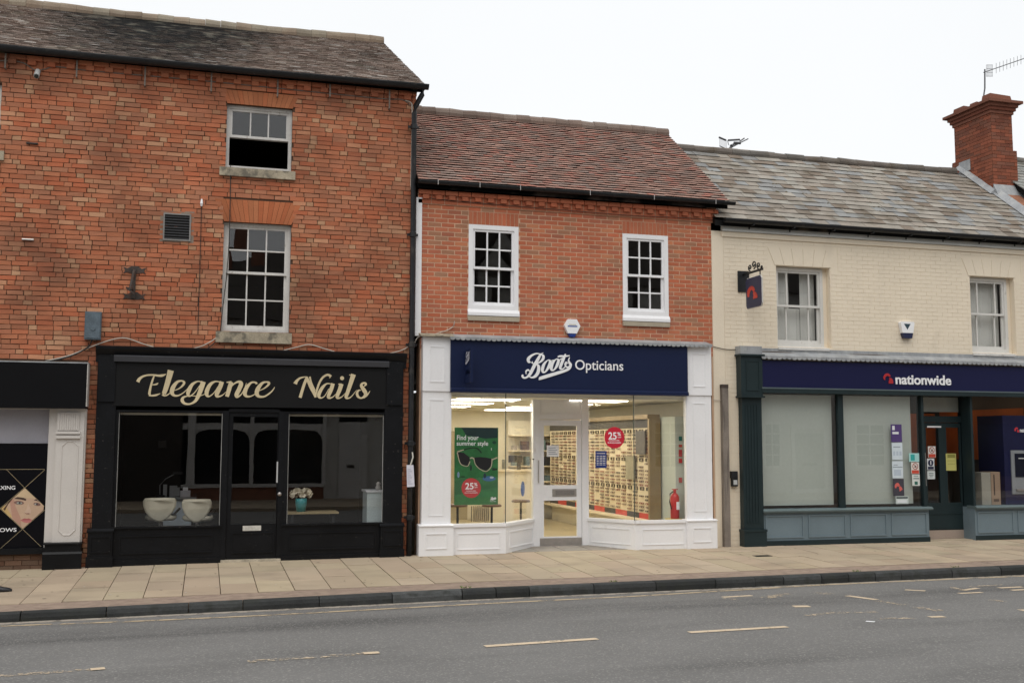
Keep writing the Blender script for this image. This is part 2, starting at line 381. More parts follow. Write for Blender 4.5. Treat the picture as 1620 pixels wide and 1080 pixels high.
# worn, oily wheel track running along the kerb side of the lane
se = n.new('ShaderNodeSeparateXYZ'); l.new(ge.outputs['Position'], se.inputs[0])
def mm(op, a, b=0.0, c=0.0):
    q = n.new('ShaderNodeMath'); q.operation = op
    for i, v in enumerate((a, b, c)):
        if isinstance(v, (int, float)): q.inputs[i].default_value = v
        else: l.new(v, q.inputs[i])
    return q.outputs[0]
nt = n.new('ShaderNodeTexNoise'); nt.inputs['Scale'].default_value = 1.0; nt.inputs['Detail'].default_value = 7; mpn = n.new('ShaderNodeMapping'); mpn.inputs['Scale'].default_value = (.35, 2.2, 1); l.new(ge.outputs['Position'], mpn.inputs[0]); l.new(mpn.outputs[0], nt.inputs['Vector'])
dd = mm('MULTIPLY', mm('ADD', mm('MULTIPLY_ADD', se.outputs[0], -.035, se.outputs[1]), 5.0), 2.0)
bnd = mm('MULTIPLY', mm('POWER', 2.718, mm('MULTIPLY', mm('MULTIPLY', dd, dd), -1.0)), mm('MULTIPLY_ADD', nt.outputs['Fac'], 3.2, -1.0)); bnd.node.use_clamp = True
mtr = n.new('ShaderNodeMix'); mtr.data_type = 'RGBA'; mtr.inputs[7].default_value = (.082, .080, .078, 1); l.new(mm('MULTIPLY', bnd, .75), mtr.inputs[0]); l.new(lk, mtr.inputs[6]); lk = mtr.outputs[2]
l.new(mr.outputs[0], mxx.inputs[0]); l.new(lk, mxx.inputs[6]); l.new(mxx.outputs[2], n['Principled BSDF'].inputs['Base Color'])
def zroad(x, y): t = max(0, min(1, (kerb_y(x)-y)/4.5)); return -.205+.08*math.sin(t*math.pi/2) + (.004*x if x < 0 else 0)
mb = MB(); xs = [-60, -30, -15, -11, -8, -6, -4, -2, 0, 2, 4, 6, 8, 10, 13, 18, 30, 60]; ts = [0, .3, .8, 1.5, 2.3, 3.2, 4.5, 6, 8, 10.4]
idx = {}
for i, x in enumerate(xs):
    for j, t in enumerate(ts):
        y = kerb_y(max(-12, min(18, x)))+.02-t*(1 if t < 6 else (kerb_y(max(-12, min(18, x)))+14.3)/10.4 + (0 if t > 10 else 0)); idx[i, j] = len(mb.v); mb.v.append((x, y, zroad(max(-12, min(18, x)), y) if t < 8 else -.16))
for i in range(len(xs)-1):
    for j in range(len(ts)-1): mb.face((idx[i, j], idx[i+1, j], idx[i+1, j+1], idx[i, j+1]))
road = mb.build('road', M_ASPH, smooth=True, kind='structure'); road['label'] = 'worn grey asphalt road with faded cream markings'; road['category'] = 'road'
M_GROUND = mat('earth', (.16,.15,.13), .95, .2)
mb = MB(); mb.quad((-400, -400, -.42), (400, -400, -.42), (400, 400, -.42), (-400, 400, -.42)); g0 = mb.build('ground', M_GROUND, kind='structure')
# painted markings
def worn(name, col, lo, hi, sc=9):
    m = mat(name, col, .7, .12, 5, 60, .2, 120); n = m.node_tree.nodes; l = m.node_tree.links
    g = n.new('ShaderNodeNewGeometry'); t = n.new('ShaderNodeTexNoise'); t.inputs['Scale'].default_value = sc; t.inputs['Detail'].default_value = 8; t.inputs['Roughness'].default_value = .75
    l.new(g.outputs['Position'], t.inputs[0]); r = n.new('ShaderNodeMapRange'); r.inputs[1].default_value = lo; r.inputs[2].default_value = hi; l.new(t.outputs[0], r.inputs[0])
    l.new(r.outputs[0], n['Principled BSDF'].inputs['Alpha']); return m
M_PAINT = worn('cream_road_paint', (.60,.48,.34), .36, .42); M_PAINTW = worn('worn_road_paint', (.52,.42,.30), .50, .56, 14); M_YEL = worn('faded_yellow_line', (.47,.37,.24), .40, .50, 4)
def on_road(px, py):
    x, y = G(px, py, -.15)
    for _ in range(4): x, y = G(px, py, zroad(x, y))
    return Vector((x, y, 0))
def ribbon(name, pts, w, m, dz=.004):
    mb = MB(); P = [on_road(px, py) for px, py in pts]
    Q = []
    for a, b in zip(P, P[1:]): Q += [a.lerp(b, t/6) for t in range(6)]
    Q.append(P[-1]); L = []
    for i, p in enumerate(Q):
        t = (Q[min(i+1, len(Q)-1)]-Q[max(i-1, 0)]).normalized(); nn = Vector((-t.y, t.x, 0))*w/2
        L.append([(q.x, q.y, zroad(q.x, q.y)+dz) for q in (p+nn, p-nn)])
    for a, b in zip(L, L[1:]): mb.quad(a[0], b[0], b[1], a[1])
    return mb.build(name, m, road)
for a in (((767, 1022), (945, 1010)), ((1090, 1000), (1245, 991))): ribbon('lane_dash', a, .10, M_PAINT)
for a in (((392, 1046), (600, 1032)), ((0, 1069), (165, 1057))): ribbon('lane_dash', a, .10, M_PAINTW)
ribbon('lane_dash', ((575, 1033.5), (600, 1032)), .10, M_PAINT, .006); ribbon('lane_dash', ((143, 1059), (166, 1057)), .10, M_PAINT, .006)
ribbon('edge_line', ((0, 990), (200, 983), (420, 973), (700, 958), (1000, 943), (1300, 925), (1640, 910)), .09, M_YEL)
zz = lambda *q: [(1080+u/3, 840+v/3) for u, v in q]
for pts, w, m in ((zz((190, 313), (330, 305)), .10, M_PAINT), (zz((190, 319), (265, 323)), .08, M_PAINTW), (zz((390, 316), (500, 296)), .16, M_PAINTW), (zz((630, 292), (712, 298)), .16, M_PAINTW),
                  (zz((780, 306), (920, 325)), .10, M_PAINT), (zz((925, 330), (1050, 350)), .10, M_PAINTW), (zz((525, 357), (602, 356)), .14, M_PAINT), (zz((590, 400), (700, 388), (920, 382)), .10, M_PAINTW), (zz((870, 427), (912, 430)), .07, M_LETTER),
                  (zz((1170, 407), (1242, 405)), .10, M_PAINT), (zz((1055, 278), (1152, 283)), .10, M_PAINT), (zz((1270, 265), (1340, 282)), .09, M_PAINTW), (zz((1330, 280), (1400, 270)), .09, M_PAINT), (zz((1312, 295), (1420, 290)), .09, M_PAINT),
                  (zz((1360, 262), (1530, 254)), .09, M_PAINTW), (zz((1500, 269), (1612, 264)), .10, M_PAINT), (zz((1110, 360), (1225, 378)), .14, M_PAINTW), (zz((1560, 280), (1640, 276)), .1, M_PAINT), (zz((1600, 375), (1640, 374)), .12, M_PAINT), (zz((1450, 325), (1530, 333)), .1, M_PAINTW), (zz((930, 415), (1110, 412)), .09, M_PAINTW)):
    ribbon('worn_marking', pts, w, m)
# pavement: bedding sheet, slabs, brick strip, kerb stones
mb = MB(); mb.hexa([(X0, kerb_y(X0)+.05, zg(X0, kerb_y(X0))-.02), (X1, kerb_y(X1)+.05, zg(X1, -3.2)-.02), (X1, 9, .178), (X0, 9, .1)] and
    [(X0, kerb_y(X0)+.06, -.4), (X1, kerb_y(X1)+.06, -.4), (X1, 1.2, -.4), (X0, 1.2, -.4), (X0, kerb_y(X0)+.06, zg(X0, kerb_y(X0))-.022), (X1, kerb_y(X1)+.06, zg(X1, kerb_y(X1))-.022), (X1, 1.2, .005), (X0, 1.2, zg(X0, 1.2)-.022)])
M_BED = mat('sandy_bedding', (.17,.135,.095), .95, .25)
pave = mb.build('pavement', M_BED, kind='structure'); pave['label'] = 'buff slab pavement in front of the shops'; pave['category'] = 'pavement'
M_SLAB = mat('buff_slab', rough=.85, var=.08, scale=1.2, fine=120, bump=.25, bscale=160, attr=True, spec=.25, stain=(.20,.165,.125), stain_amt=.45, stain_scale=(1.1,1.6,1), stain_lo=.52, stain_hi=.74)
SV = {}; ang = math.atan(.022)
def slab(x0, x1, y0, y1, base=(.425,.343,.245), name='paving_slab', mat_=None, dz=0):
    k = (round(x1-x0, 2), round(y1-y0, 2), rnd.randrange(4), name)
    if k not in SV:
        q = MB(); v = 1+rnd.uniform(-.10, .08); q.setc(tuple(c*v*(1+rnd.uniform(-.02, .02)) for c in base)); w, h = (x1-x0)/2-.0035, (y1-y0)/2-.002
        e = lambda: rnd.uniform(-.002, .002)
        q.hexa([(-w, -h, -.05), (w, -h, -.05), (w, h, -.05), (-w, h, -.05), (-w+.002, -h+.002, e()), (w-.002, -h+.002, e()), (w-.002, h-.002, e()), (-w+.002, h-.002, e())], skip=(5,)); SV[k] = q.mesh(name, mat_ or M_SLAB)
    o = bpy.data.objects.new(name, SV[k]); COL.objects.link(o); o.location = ((x0+x1)/2, (y0+y1)/2, zg((x0+x1)/2, (y0+y1)/2)+dz+rnd.uniform(-.0015, .0015)); o.rotation_euler = (ang, 0, 0); attach(o, pave)
x = -8.1
while x < 14.5:
    yk = kerb_y(x+.23)+.62; y = -.02
    while y > yk+.05:
        L = rnd.choice((.6, .75, .9)) if y-yk > 1.2 else y-yk
        if L > 1.05: L = round(L/2, 2)
        slab(x, x+.455, y-L, y, dz=0); y -= L
    x += .455
# slabs run on a little under the shopfronts' feet
M_STRIP = mat('pink_paver_strip', (.285,.215,.17), .9, .22, 9, 120, .5, 60, spec=.2, stain=(.38,.30,.23), stain_amt=.5, stain_scale=(5,9,1), stain_lo=.5, stain_hi=.68)
def strip(name, o0, o1, z0, m, par, dzz=0.):
    mb = MB(); xs = [X0+i*(X1-X0)/29 for i in range(30)]
    for a, b in zip(xs, xs[1:]):
        p = [(a, kerb_y(a)+o0), (b, kerb_y(b)+o0), (b, kerb_y(b)+o1), (a, kerb_y(a)+o1)]
        mb.hexa([(u, v, zg(u, v)-.1) for u, v in p]+[(u, v, zg(u, v)+z0) for u, v in p])
    return mb.build(name, m, par)
strip('paver_strip', .155, .615, -.004, M_STRIP, pave)
M_KERB = mat('dark_kerb_stone', rough=.85, var=.25, scale=5, fine=60, bump=.6, bscale=35, attr=True, spec=.3, stain=(.03,.032,.028), stain_amt=.8, stain_scale=(5,5,7), stain_lo=.48, stain_hi=.66)
x = X0
while x < X1:
    L = rnd.choice((.9, .9, .62, .9, .45)); e = lambda: rnd.uniform(-.008, .008); x1 = x+L-.012; y0, y1 = kerb_y(x), kerb_y(x1); zt = zg(x, y0); zu = zg(x1, y1); v = rnd.uniform(.6, 1.5); v = 2.0 if -1.5 < x < -.9 else v
    mb = MB(); mb.setc((.042*v, .044*v, .044*v)); f = [(x, y0), (x1, y1)]
    prof = lambda yy, z, d: [(yy+.005+d, z-.30), (yy-.012+d, z-.06), (yy+d, z-.018+e()), (yy+.022, z+e()*.4), (yy+.15, z), (yy+.15, z-.3)]
    a, b = prof(y0, zt, e()), prof(y1, zu, e()); n0 = len(mb.v); mb.v += [(x, *q) for q in a]+[(x1, *q) for q in b]
    for i in range(6): mb.face((n0+i, n0+(i+1) % 6, n0+6+(i+1) % 6, n0+6+i))
    mb.face(tuple(range(n0, n0+6))); mb.face(tuple(range(n0+11, n0+5, -1)))
    k = mb.build('kerb_stone', M_KERB, pave); x += L
# channel of grit along the kerb
mb = MB(); M_GRIT = mat('gutter_grit', (.24,.21,.18), .95, .3, 6, 90, .5, 90)
M_GRIT = worn('gutter_silt', (.34,.30,.25), .36, .5, 5)
xs = [X0+i*(X1-X0)/40 for i in range(41)]
for a, b in zip(xs, xs[1:]): mb.quad(*[(u, kerb_y(u)-o, zroad(u, kerb_y(u)-o)+.003) for u, o in ((a, .01), (b, .01), (b, .17), (a, .17))])
mb.build('gutter_silt', M_GRIT, road)
# weeds in kerb joints
M_WEED = mat('weed_green', (.10,.15,.035), .8, .3)
for px, py in ((748, 935), (980, 923), (1358, 904), (1518, 898)):
    x, y = G(px, py, -.075); mb = MB()
    for i in range(16):
        a = rnd.uniform(0, 6.28); r = rnd.uniform(.005, .04); h = rnd.uniform(.006, .025); cx, cy = x+rnd.uniform(-.06, .06), kerb_y(x)+.16+rnd.uniform(-.02, .03); z = zg(cx, cy)
        mb.quad((cx-.006, cy, z), (cx+.006, cy, z), (cx+.004+r*math.cos(a), cy+r*math.sin(a), z+h), (cx+r*math.cos(a), cy+r*math.sin(a), z+h*.9))
    tag(mb.build('weed_tuft', M_WEED), 'small green weed tuft growing in a kerb joint before the %s' % {748: 'navy opticians sign', 980: 'opticians door', 1358: 'frosted bank window', 1518: 'bank door'}[px], 'weed', 'weeds along the kerb')
mb = MB()
for i in range(260):
    x, y = rnd.uniform(-6.5, 12.5), rnd.uniform(-2.9, -.25); r_ = rnd.uniform(.006, .02); z = zg(x, y)+.0035; k = rnd.uniform(.6, 1.4); n0 = len(mb.v)
    mb.setc((.10, .085, .065) if rnd.random() < .7 else (.5, .45, .38)); mb.v += [(x+r_*k*math.cos(q*1.047)*rnd.uniform(.8, 1.2), y+r_*math.sin(q*1.047)*rnd.uniform(.8, 1.2), z) for q in range(6)]; mb.face(tuple(range(n0, n0+6)))
mb.build('gum_spot', mat('gum_spots', rough=.9, var=.1, attr=True), pave, kind='stuff')
# iron cover on the pavement
x, y = G(1206, 876, 0); mb = MB(); mb.box(x-.14, x+.14, y-.08, y+.08, zg(x, y)-.03, zg(x, y)+.005); mb.box(x-.11, x+.11, y-.055, y+.055, zg(x, y), zg(x, y)+.008)
tag(mb.build('stopcock_cover', M_BLACKMETAL), 'small dark iron access cover let into the paving by the green pilaster', 'cover')

# ================================================================== BUILDINGS
def sash_window(parent, x0, x1, z0, z1, Y, cols, up, lo, m, fw=.05, bar=.022, label=None, gl=None, low_open=False, mid=None, colw=None, name='window'):
    gl = gl or M_OLDGLASS; mb = MB(); frame_mb(mb, x0, x1, z0, z1, fw, Y, Y+.12)
    win = mb.build(name, m, parent)
    if label: win['label'] = label
    zm = mid if mid else (z0+z1)/2
    for nm, a, b, y, rows in (('upper_sash', zm-.02, z1-fw, Y+.02, up), ('lower_sash', z0+fw, zm+.02, Y+.058, lo)):
        if low_open and nm == 'lower_sash': continue
        q = MB(); xa, xb = x0+fw, x1-fw; rw = .038; bot = .06 if nm == 'lower_sash' else .04
        q.box(xa, xb, y, y+.035, a, a+bot); q.box(xa, xb, y, y+.035, b-rw, b); q.box(xa, xa+rw, y, y+.035, a+bot, b-rw); q.box(xb-rw, xb, y, y+.035, a+bot, b-rw)
        ga, gb, gc, gd = xa+rw, xb-rw, a+bot, b-rw
        cw = colw or [1]*cols; S = sum(cw); xs = [ga]
        for c in cw: xs.append(xs[-1]+c/S*(gb-ga))
        for c in xs[1:-1]: q.box(c-bar/2, c+bar/2, y+.004, y+.03, gc, gd)
        for r in range(1, rows):
            zr = gc+(gd-gc)*r/rows
            for c0, c1 in zip(xs, xs[1:]): q.box(c0+(bar/2 if c0 > ga else 0), c1-(bar/2 if c1 < gb else 0), y+.005, y+.029, zr-bar/2, zr+bar/2)
        sa = q.build(nm, m, win)
        for c0, c1 in zip(xs, xs[1:]):
            for r in range(rows):
                za, zb = gc+(gd-gc)*r/rows, gc+(gd-gc)*(r+1)/rows
                t = rnd.uniform(-.0035, .0035); t2 = rnd.uniform(-.003, .003); p = MB(); yy = y+.018
                p.hexa([(c0, yy+t, za), (c1, yy-t, za), (c1, yy-t+.003, za), (c0, yy+t+.003, za), (c0, yy+t+t2, zb), (c1, yy-t+t2, zb), (c1, yy-t+t2+.003, zb), (c0, yy+t+t2+.003, zb)]); p.build('pane', gl, win)
    return win
def gutter(parent, x0, x1, y, z, r, m=M_BLACKMETAL, sag=0):
    mb = MB(); n = 9; N = 14
    for i in range(N):
        a, b = x0+(x1-x0)*i/N, x0+(x1-x0)*(i+1)/N; za, zb = [z-sag*math.sin((q-x0)/(x1-x0)*math.pi) for q in (a, b)]
        for k in range(n):
            t0, t1 = math.pi+math.pi*k/n, math.pi+math.pi*(k+1)/n
            mb.quad((a, y+r*math.cos(t0), za+r*math.sin(t0)), (b, y+r*math.cos(t0), zb+r*math.sin(t0)), (b, y+r*math.cos(t1), zb+r*math.sin(t1)), (a, y+r*math.cos(t1), za+r*math.sin(t1)))
        mb.box(a, b, y-r-.006, y-r+.004, za-.012, za+.006)
    for e in (x0, x1): mb.prismx([(y+r*math.cos(math.pi+math.pi*k/n), z+r*math.sin(math.pi+math.pi*k/n)) for k in range(n+1)], e, e+.004)
    return mb.build('gutter', m, parent, smooth=False)
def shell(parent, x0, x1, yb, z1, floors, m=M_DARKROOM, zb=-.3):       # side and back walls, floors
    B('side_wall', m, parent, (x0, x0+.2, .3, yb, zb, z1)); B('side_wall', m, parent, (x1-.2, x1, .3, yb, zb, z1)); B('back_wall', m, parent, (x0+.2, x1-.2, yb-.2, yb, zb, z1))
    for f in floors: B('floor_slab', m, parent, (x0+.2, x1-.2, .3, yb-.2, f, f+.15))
def roof_back(parent, x0, x1, ye, ze, yr, zr, m, dz=-.01):            # rafters' underside and rear slope as one solid
    yb = 2*yr-ye
    mb = MB(); mb.prismx([(ye+.02, ze+dz-.10), (ye+.02, ze+dz), (yr, zr+dz), (yb, ze+dz), (yb, ze+dz-.12), (yr, zr+dz-.14)], x0, x1); return mb.build('roof', m, parent)
def ridge(parent, x0, x1, y, z, n, r, m, cols, rn, sag=0., name='ridge_tile'):
    w = (x1-x0)/n
    for i in range(n):
        mb = MB(); mb.setc(cols[rn.randrange(len(cols))]); a, b = x0+i*w+.002, x0+(i+1)*w-.002; zz_ = z-sag*math.sin((a-x0)/(x1-x0)*math.pi)+rn.uniform(-.008, .008); t = rn.uniform(-.008, .008)
        pl = [(math.cos(k*math.pi/6)*r, math.sin(k*math.pi/6)*r-.5*r) for k in range(-1, 8)]
        k = len(pl); n0 = len(mb.v); mb.v += [(a, y+p, zz_+q+t) for p, q in pl]+[(b, y+p, zz_+q-t) for p, q in pl]
        for j in range(k): mb.face((n0+j, n0+(j+1) % k, n0+k+(j+1) % k, n0+k+j))
        mb.face(tuple(range(n0, n0+k))); mb.face(tuple(range(n0+2*k-1, n0+k-1, -1))); mb.build(name, m, parent)
# ------------------------------------------------------------------ A: three storey brick building
A = thing('brick_building', 'tall three-storey orange brick building with dark tiled roof above the nail salon', 'building', (-4.8, 0, 0))
w1 = RC(358, 168, 462, 268); w2 = RC(352, 353, 459, 525)
ax0, ax1 = -9.6, -.13
w3 = (-7.45, -6.40, w1[2], w1[3]); w4 = (-7.5, -6.42, w2[2], w2[3])
openA = [w1, w2, w3, w4, (-9.3, -5.04, -1, 2.93), (-4.86, -.30, -1, 3.06)]
mb = MB()
for c in wall_cells(ax0, ax1, -.35, 7.52, openA): mb.box(c[0], c[1], 0, .3, c[2], c[3])
wallA = mb.build('wall', M_MORTAR_OLD, A)
rA = random.Random(3)
palA = pal((.43,.148,.076), 16, .13, .12, rA) + pal((.40,.165,.094), 9, .11, .08, rA) + pal((.34,.125,.068), 3, .15, .1, rA) + pal((.48,.235,.135), 3, .1, .1, rA); hpalA = pal((.45,.235,.135), 6, .10, .08, rA) + pal((.43,.175,.095), 9, .14, .1, rA)
def arch_op(w, px): return w
a1 = (w1[0]-.11, w1[1]+.06, w1[3], w1[3]+.23); a2 = (w2[0]-.15, w2[1]+.16, w2[3], w2[3]+.36)
bA = lay_bricks(ax0, ax1-.002, -.2, 7.33, openA + [(w1[0]-.02, w1[1]+.02, w1[3], w1[3]+.23), (w2[0]-.02, w2[1]+.02, w2[3], w2[3]+.36), (w4[0]-.02, w4[1]+.02, w4[3], w4[3]+.36)], 'old', .0725, .235, .0095)
bA = [b for b in bA if b[1] > -7.9]
emit_bricks(wallA, bA, M_BRICK_OLD, palA, hpalA, .012, .0042, rA)
# gauged flat arches
palArch = pal((.43,.145,.066), 8, .16, .1, rA)
for (w, h, n, sp) in ((w1, .22, 15, .10), (w2, .355, 16, .155), (w4, .355, 16, .155)):
    for i in range(n):
        t0, t1 = i/n, (i+1)/n; f = lambda t, s: w[0]-s+(w[1]-w[0]+2*s)*t
        mb = MB(); mb.setc(palArch[rA.randrange(8)])
        mb.prism([(f(t0, .0)+.002, w[3]), (f(t1, .0)-.002, w[3]), (f(t1, sp)-.002, w[3]+h), (f(t0, sp)+.002, w[3]+h)], -.013-rA.uniform(0, .002), .02); mb.build('arch_brick', M_BRICK_OLD, wallA)
# eaves: dentil course and projecting courses
mb = MB()
for z0, z1, y in ((7.335, 7.40, -.03), (7.403, 7.474, -.022), (7.475, 7.55, -.075)):
    x = ax0
    while x < ax1: mb.setc(palA[rA.randrange(16)]); mb.box(x+.003, min(x+.23, ax1)-.003, y, .02, z0, z1); x += .235
mb.build('eaves_course', M_BRICK_OLD, wallA, kind='stuff')
q = {}
x = -7.9
while x < ax1-.1:
    i = rA.randrange(5)
    if i not in q:
        m_ = MB(); m_.setc(palA[i]); m_.box(-.056, .056, -.074, .02, 0, .068); q[i] = m_.mesh('dentil_brick', M_BRICK_OLD)
    o = bpy.data.objects.new('dentil_brick', q[i]); COL.objects.link(o); o.location = (x, 0, 7.404); attach(o, wallA); x += .272
B('wall_plate', M_MORTAR_OLD, wallA, (ax0, ax1, -.004, .3, 7.52, 7.66))
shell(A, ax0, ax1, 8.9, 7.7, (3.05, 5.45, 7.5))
EA = (-.16, 7.63, 4.35, 10.02)
roofA = roof_back(A, ax0, ax1+.10, *EA, M_OLDTILE)
colsT = pal((.40,.32,.275), 10, .20, .06, rA) + pal((.50,.41,.36), 5, .16, .06, rA) + pal((.62,.57,.53), 1, .1, .05, rA)
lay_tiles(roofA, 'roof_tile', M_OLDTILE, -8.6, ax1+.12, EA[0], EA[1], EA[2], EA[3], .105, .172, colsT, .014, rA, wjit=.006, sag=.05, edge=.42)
ridge(roofA, -8.6, ax1+.12, EA[2], EA[3]+.09, 29, .125, M_OLDTILE, pal((.26,.215,.165), 5, .18, .06, rA), rA, .05)
mb = MB(); mb.prismx([(EA[0]+.05, EA[1]-.10), (EA[0]+.05, EA[1]-.02), (EA[2], EA[3]-.05), (8.86, EA[1]-.02), (8.86, 7.3), (.3, 7.3), (.3, EA[1]-.2)], ax1-.12, ax1-.002); mb.build('gable', M_MORTAR_OLD, A)
gA = gutter(A, ax0, ax1+.16, EA[0]-.05, EA[1]-.005, .075, sag=.03)
for px, py0, py1 in ((8, 82, 108), (121, 88, 122), (229, 94, 136), (334, 110, 145), (439, 117, 153), (522, 122, 153), (616, 136, 172)):
    x, z0 = F(px, py1, -.09); z1 = EA[1]-.03; mb = MB(); mb.box(x-.011, x+.011, -.10, -.085, z0, z1); mb.box(x-.009, x+.009, -.085, -.005, z0, z0+.016); mb.build('gutter_strap', M_WOODGREY, gA)
W1 = sash_window(A, *w1, .075, 3, 1, 1, M_OLDWHITE, mid=(w1[2]+(w1[3]-w1[2])*.52), low_open=True, label='worn white sash window with its lower half slid open')
W2 = sash_window(A, *w2, .075, 3, 2, 2, M_OLDWHITE, mid=(w2[2]+(w2[3]-w2[2])*.545), label='tall twelve-pane white sash window with peeling paint')
sash_window(A, *w3, .075, 3, 1, 1, M_OLDWHITE); sash_window(A, *w4, .075, 3, 2, 2, M_OLDWHITE)
def sill(par, w, x0, x1, z0, z1, yf, m, name='sill'):
    mb = MB(); mb.prismx([(yf, z0), (yf, z1-.015), (.12, z1), (.12, z0)], x0, x1); return mb.build(name, m, par)
r = RC(347, 264, 467, 282); sill(W1, w1, r[0], r[1], r[2], w1[2]+.004, -.06, M_STONE)
r = RC(341, 527, 461, 543); sill(W2, w2, r[0], r[1], r[2], w2[2]+.004, -.07, M_STONE)
sill(A, w3, w3[0]-.1, w3[1]+.08, w3[2]-.15, w3[2]+.004, -.06, M_STONE); sill(A, w4, w4[0]-.1, w4[1]+.08, w4[2]-.15, w4[2]+.004, -.06, M_STONE)
# opened lower sash slid up behind the upper one
B('lower_sash', M_OLDWHITE, W1, (w1[0]+.05, w1[1]-.05, .135, .17, w1[2]+(w1[3]-w1[2])*.50, w1[2]+(w1[3]-w1[2])*.50+.05))
# ------------------------------------------------------------------ B: two storey brick building
Bd = thing('brick_building', 'two-storey red brick building with clay tiled roof over the opticians shop', 'building', (2.6, 0, 0))
v1 = RC(741, 357, 820, 500); v2 = RC(985, 372, 1057, 508); v2 = (v2[0], v2[1], v1[2], v1[3])
bx0, bx1 = -.02, 5.215
openB = [v1, v2, (.0, 5.19, -1, 3.30)]
mb = MB()
for c in wall_cells(bx0, bx1, -.35, 5.92, openB): mb.box(c[0], c[1], 0, .3, c[2], c[3])
wallB = mb.build('wall', M_MORTAR_NEW, Bd)
rB = random.Random(9)
palB = pal((.47,.150,.080), 18, .10, .09, rB) + pal((.39,.140,.084), 6, .10, .08, rB) + pal((.53,.21,.11), 3, .08, .06, rB) + pal((.36,.175,.105), 4, .10, .06, rB)
sold = .235
bB = lay_bricks(bx0, bx1, 2.70, 5.70, openB + [(v[0]-.005, v[1]+.005, v[3], v[3]+.225) for v in (v1, v2)], 'str', .075, .225, .014)
emit_bricks(wallB, bB, M_BRICK_NEW, palB, palB, .003, .0010, rB)
for v in (v1, v2):
    n = 12
    for i in range(n):
        a, b = v[0]+(v[1]-v[0])*i/n+.005, v[0]+(v[1]-v[0])*(i+1)/n-.005; mb = MB(); mb.setc(palB[rB.randrange(18)]); mb.box(a, b, -.005, .02, v[3]+.006, v[3]+.217); mb.build('arch_brick', M_BRICK_NEW, wallB)
mb = MB()
for z0, z1, y in ((5.70, 5.765, -.03), (5.771, 5.839, -.026), (5.845, 5.915, -.075)):
    x = bx0-.06
    while x < bx1+.10: mb.setc(palB[rB.randrange(18)]); mb.box(x+.004, min(x+.218, bx1+.12)-.004, y, .02, z0, z1); x += .222
mb.build('eaves_course', M_BRICK_NEW, wallB, kind='stuff')
B('eaves_bed', M_MORTAR_NEW, wallB, (bx0-.06, bx1+.115, -.020, .02, 5.69, 5.92))
x = bx0+.06; q = {}
while x < bx1+.1:
    i = rB.randrange(5)
    if i not in q:
        m_ = MB(); m_.setc(palB[i]); m_.box(-.051, .051, -.07, .02, 0, .066); q[i] = m_.mesh('dentil_brick', M_BRICK_NEW)
    o = bpy.data.objects.new('dentil_brick', q[i]); COL.objects.link(o); o.location = (x, 0, 5.772); attach(o, wallB); x += .2215
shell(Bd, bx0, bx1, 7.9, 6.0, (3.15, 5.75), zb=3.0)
EB = (-.17, 6.03, 2.42, 7.99)
roofB = roof_back(Bd, bx0-.09, bx1+.26, *EB, M_TILE)
colsB = pal((.375,.225,.180), 10, .14, .06, rB) + pal((.32,.225,.19), 5, .12, .06, rB) + pal((.39,.185,.145), 3, .10, .06, rB)
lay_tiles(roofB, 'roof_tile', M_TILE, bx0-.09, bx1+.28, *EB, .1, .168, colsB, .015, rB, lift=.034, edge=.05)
ridge(roofB, bx0-.09, bx1+.28, EB[2], EB[3]+.08, 21, .115, M_TILE, pal((.20,.155,.13), 4, .12, .05, rB), rB)
mb = MB(); mb.prismx([(EB[0]+.05, EB[1]-.08), (EB[0]+.05, EB[1]-.02), (EB[2], EB[3]-.05), (5.0, EB[1]-.02), (5.0, 5.9), (.3, 5.9)], bx1-.1, bx1+.10); mb.build('gable', M_BRICK_NEW if False else M_MORTAR_NEW, Bd)
gB = gutter(Bd, bx0-.10, bx1+.36, EB[0]-.05, EB[1]-.005, .05)
for px in (692, 758, 822, 932, 1033, 1130):
    x, z = F(px, 300, -.24); B('gutter_clip', M_STEEL, gB, (x-.006, x+.006, EB[0]-.13, EB[0]-.124, EB[1]-.07, EB[1]+.02))
for v, lb in ((v1, 'white twelve-pane sash window beside the white panel'), (v2, 'white twelve-pane sash window nearer the cream building')):
    w = sash_window(Bd, v[0], v[1], v[2]+.10, v[3], -.012, 3, 2, 2, M_WHITE, fw=.075, bar=.024, label=lb, gl=M_OLDGLASS, mid=(v[2]+.10+v[3])/2-.01)
    mb = MB(); mb.prismx([(-.045, v[2]), (-.045, v[2]+.05), (-.02, v[2]+.10), (.1, v[2]+.10), (.1, v[2])], v[0]-.012, v[1]+.012); mb.build('sill', M_WHITE, w)
    mb = MB(); mb.prismx([(-.04, v[2]-.085), (-.04, v[2]-.01), (.1, v[2]-.004), (.1, v[2]-.085)], v[0]-.01, v[1]+.01); mb.build('stone_sill', M_STONE if False else mat('pale_stone_sill', (.40,.345,.26), .9, .12, 6, 60, .3, 50), w)
r = RC(656, 312, 668, 531, -.03); B('white_panel', M_WHITE, Bd, (ax1+.02, bx0+.005, -.03, .1, r[2], r[3]))
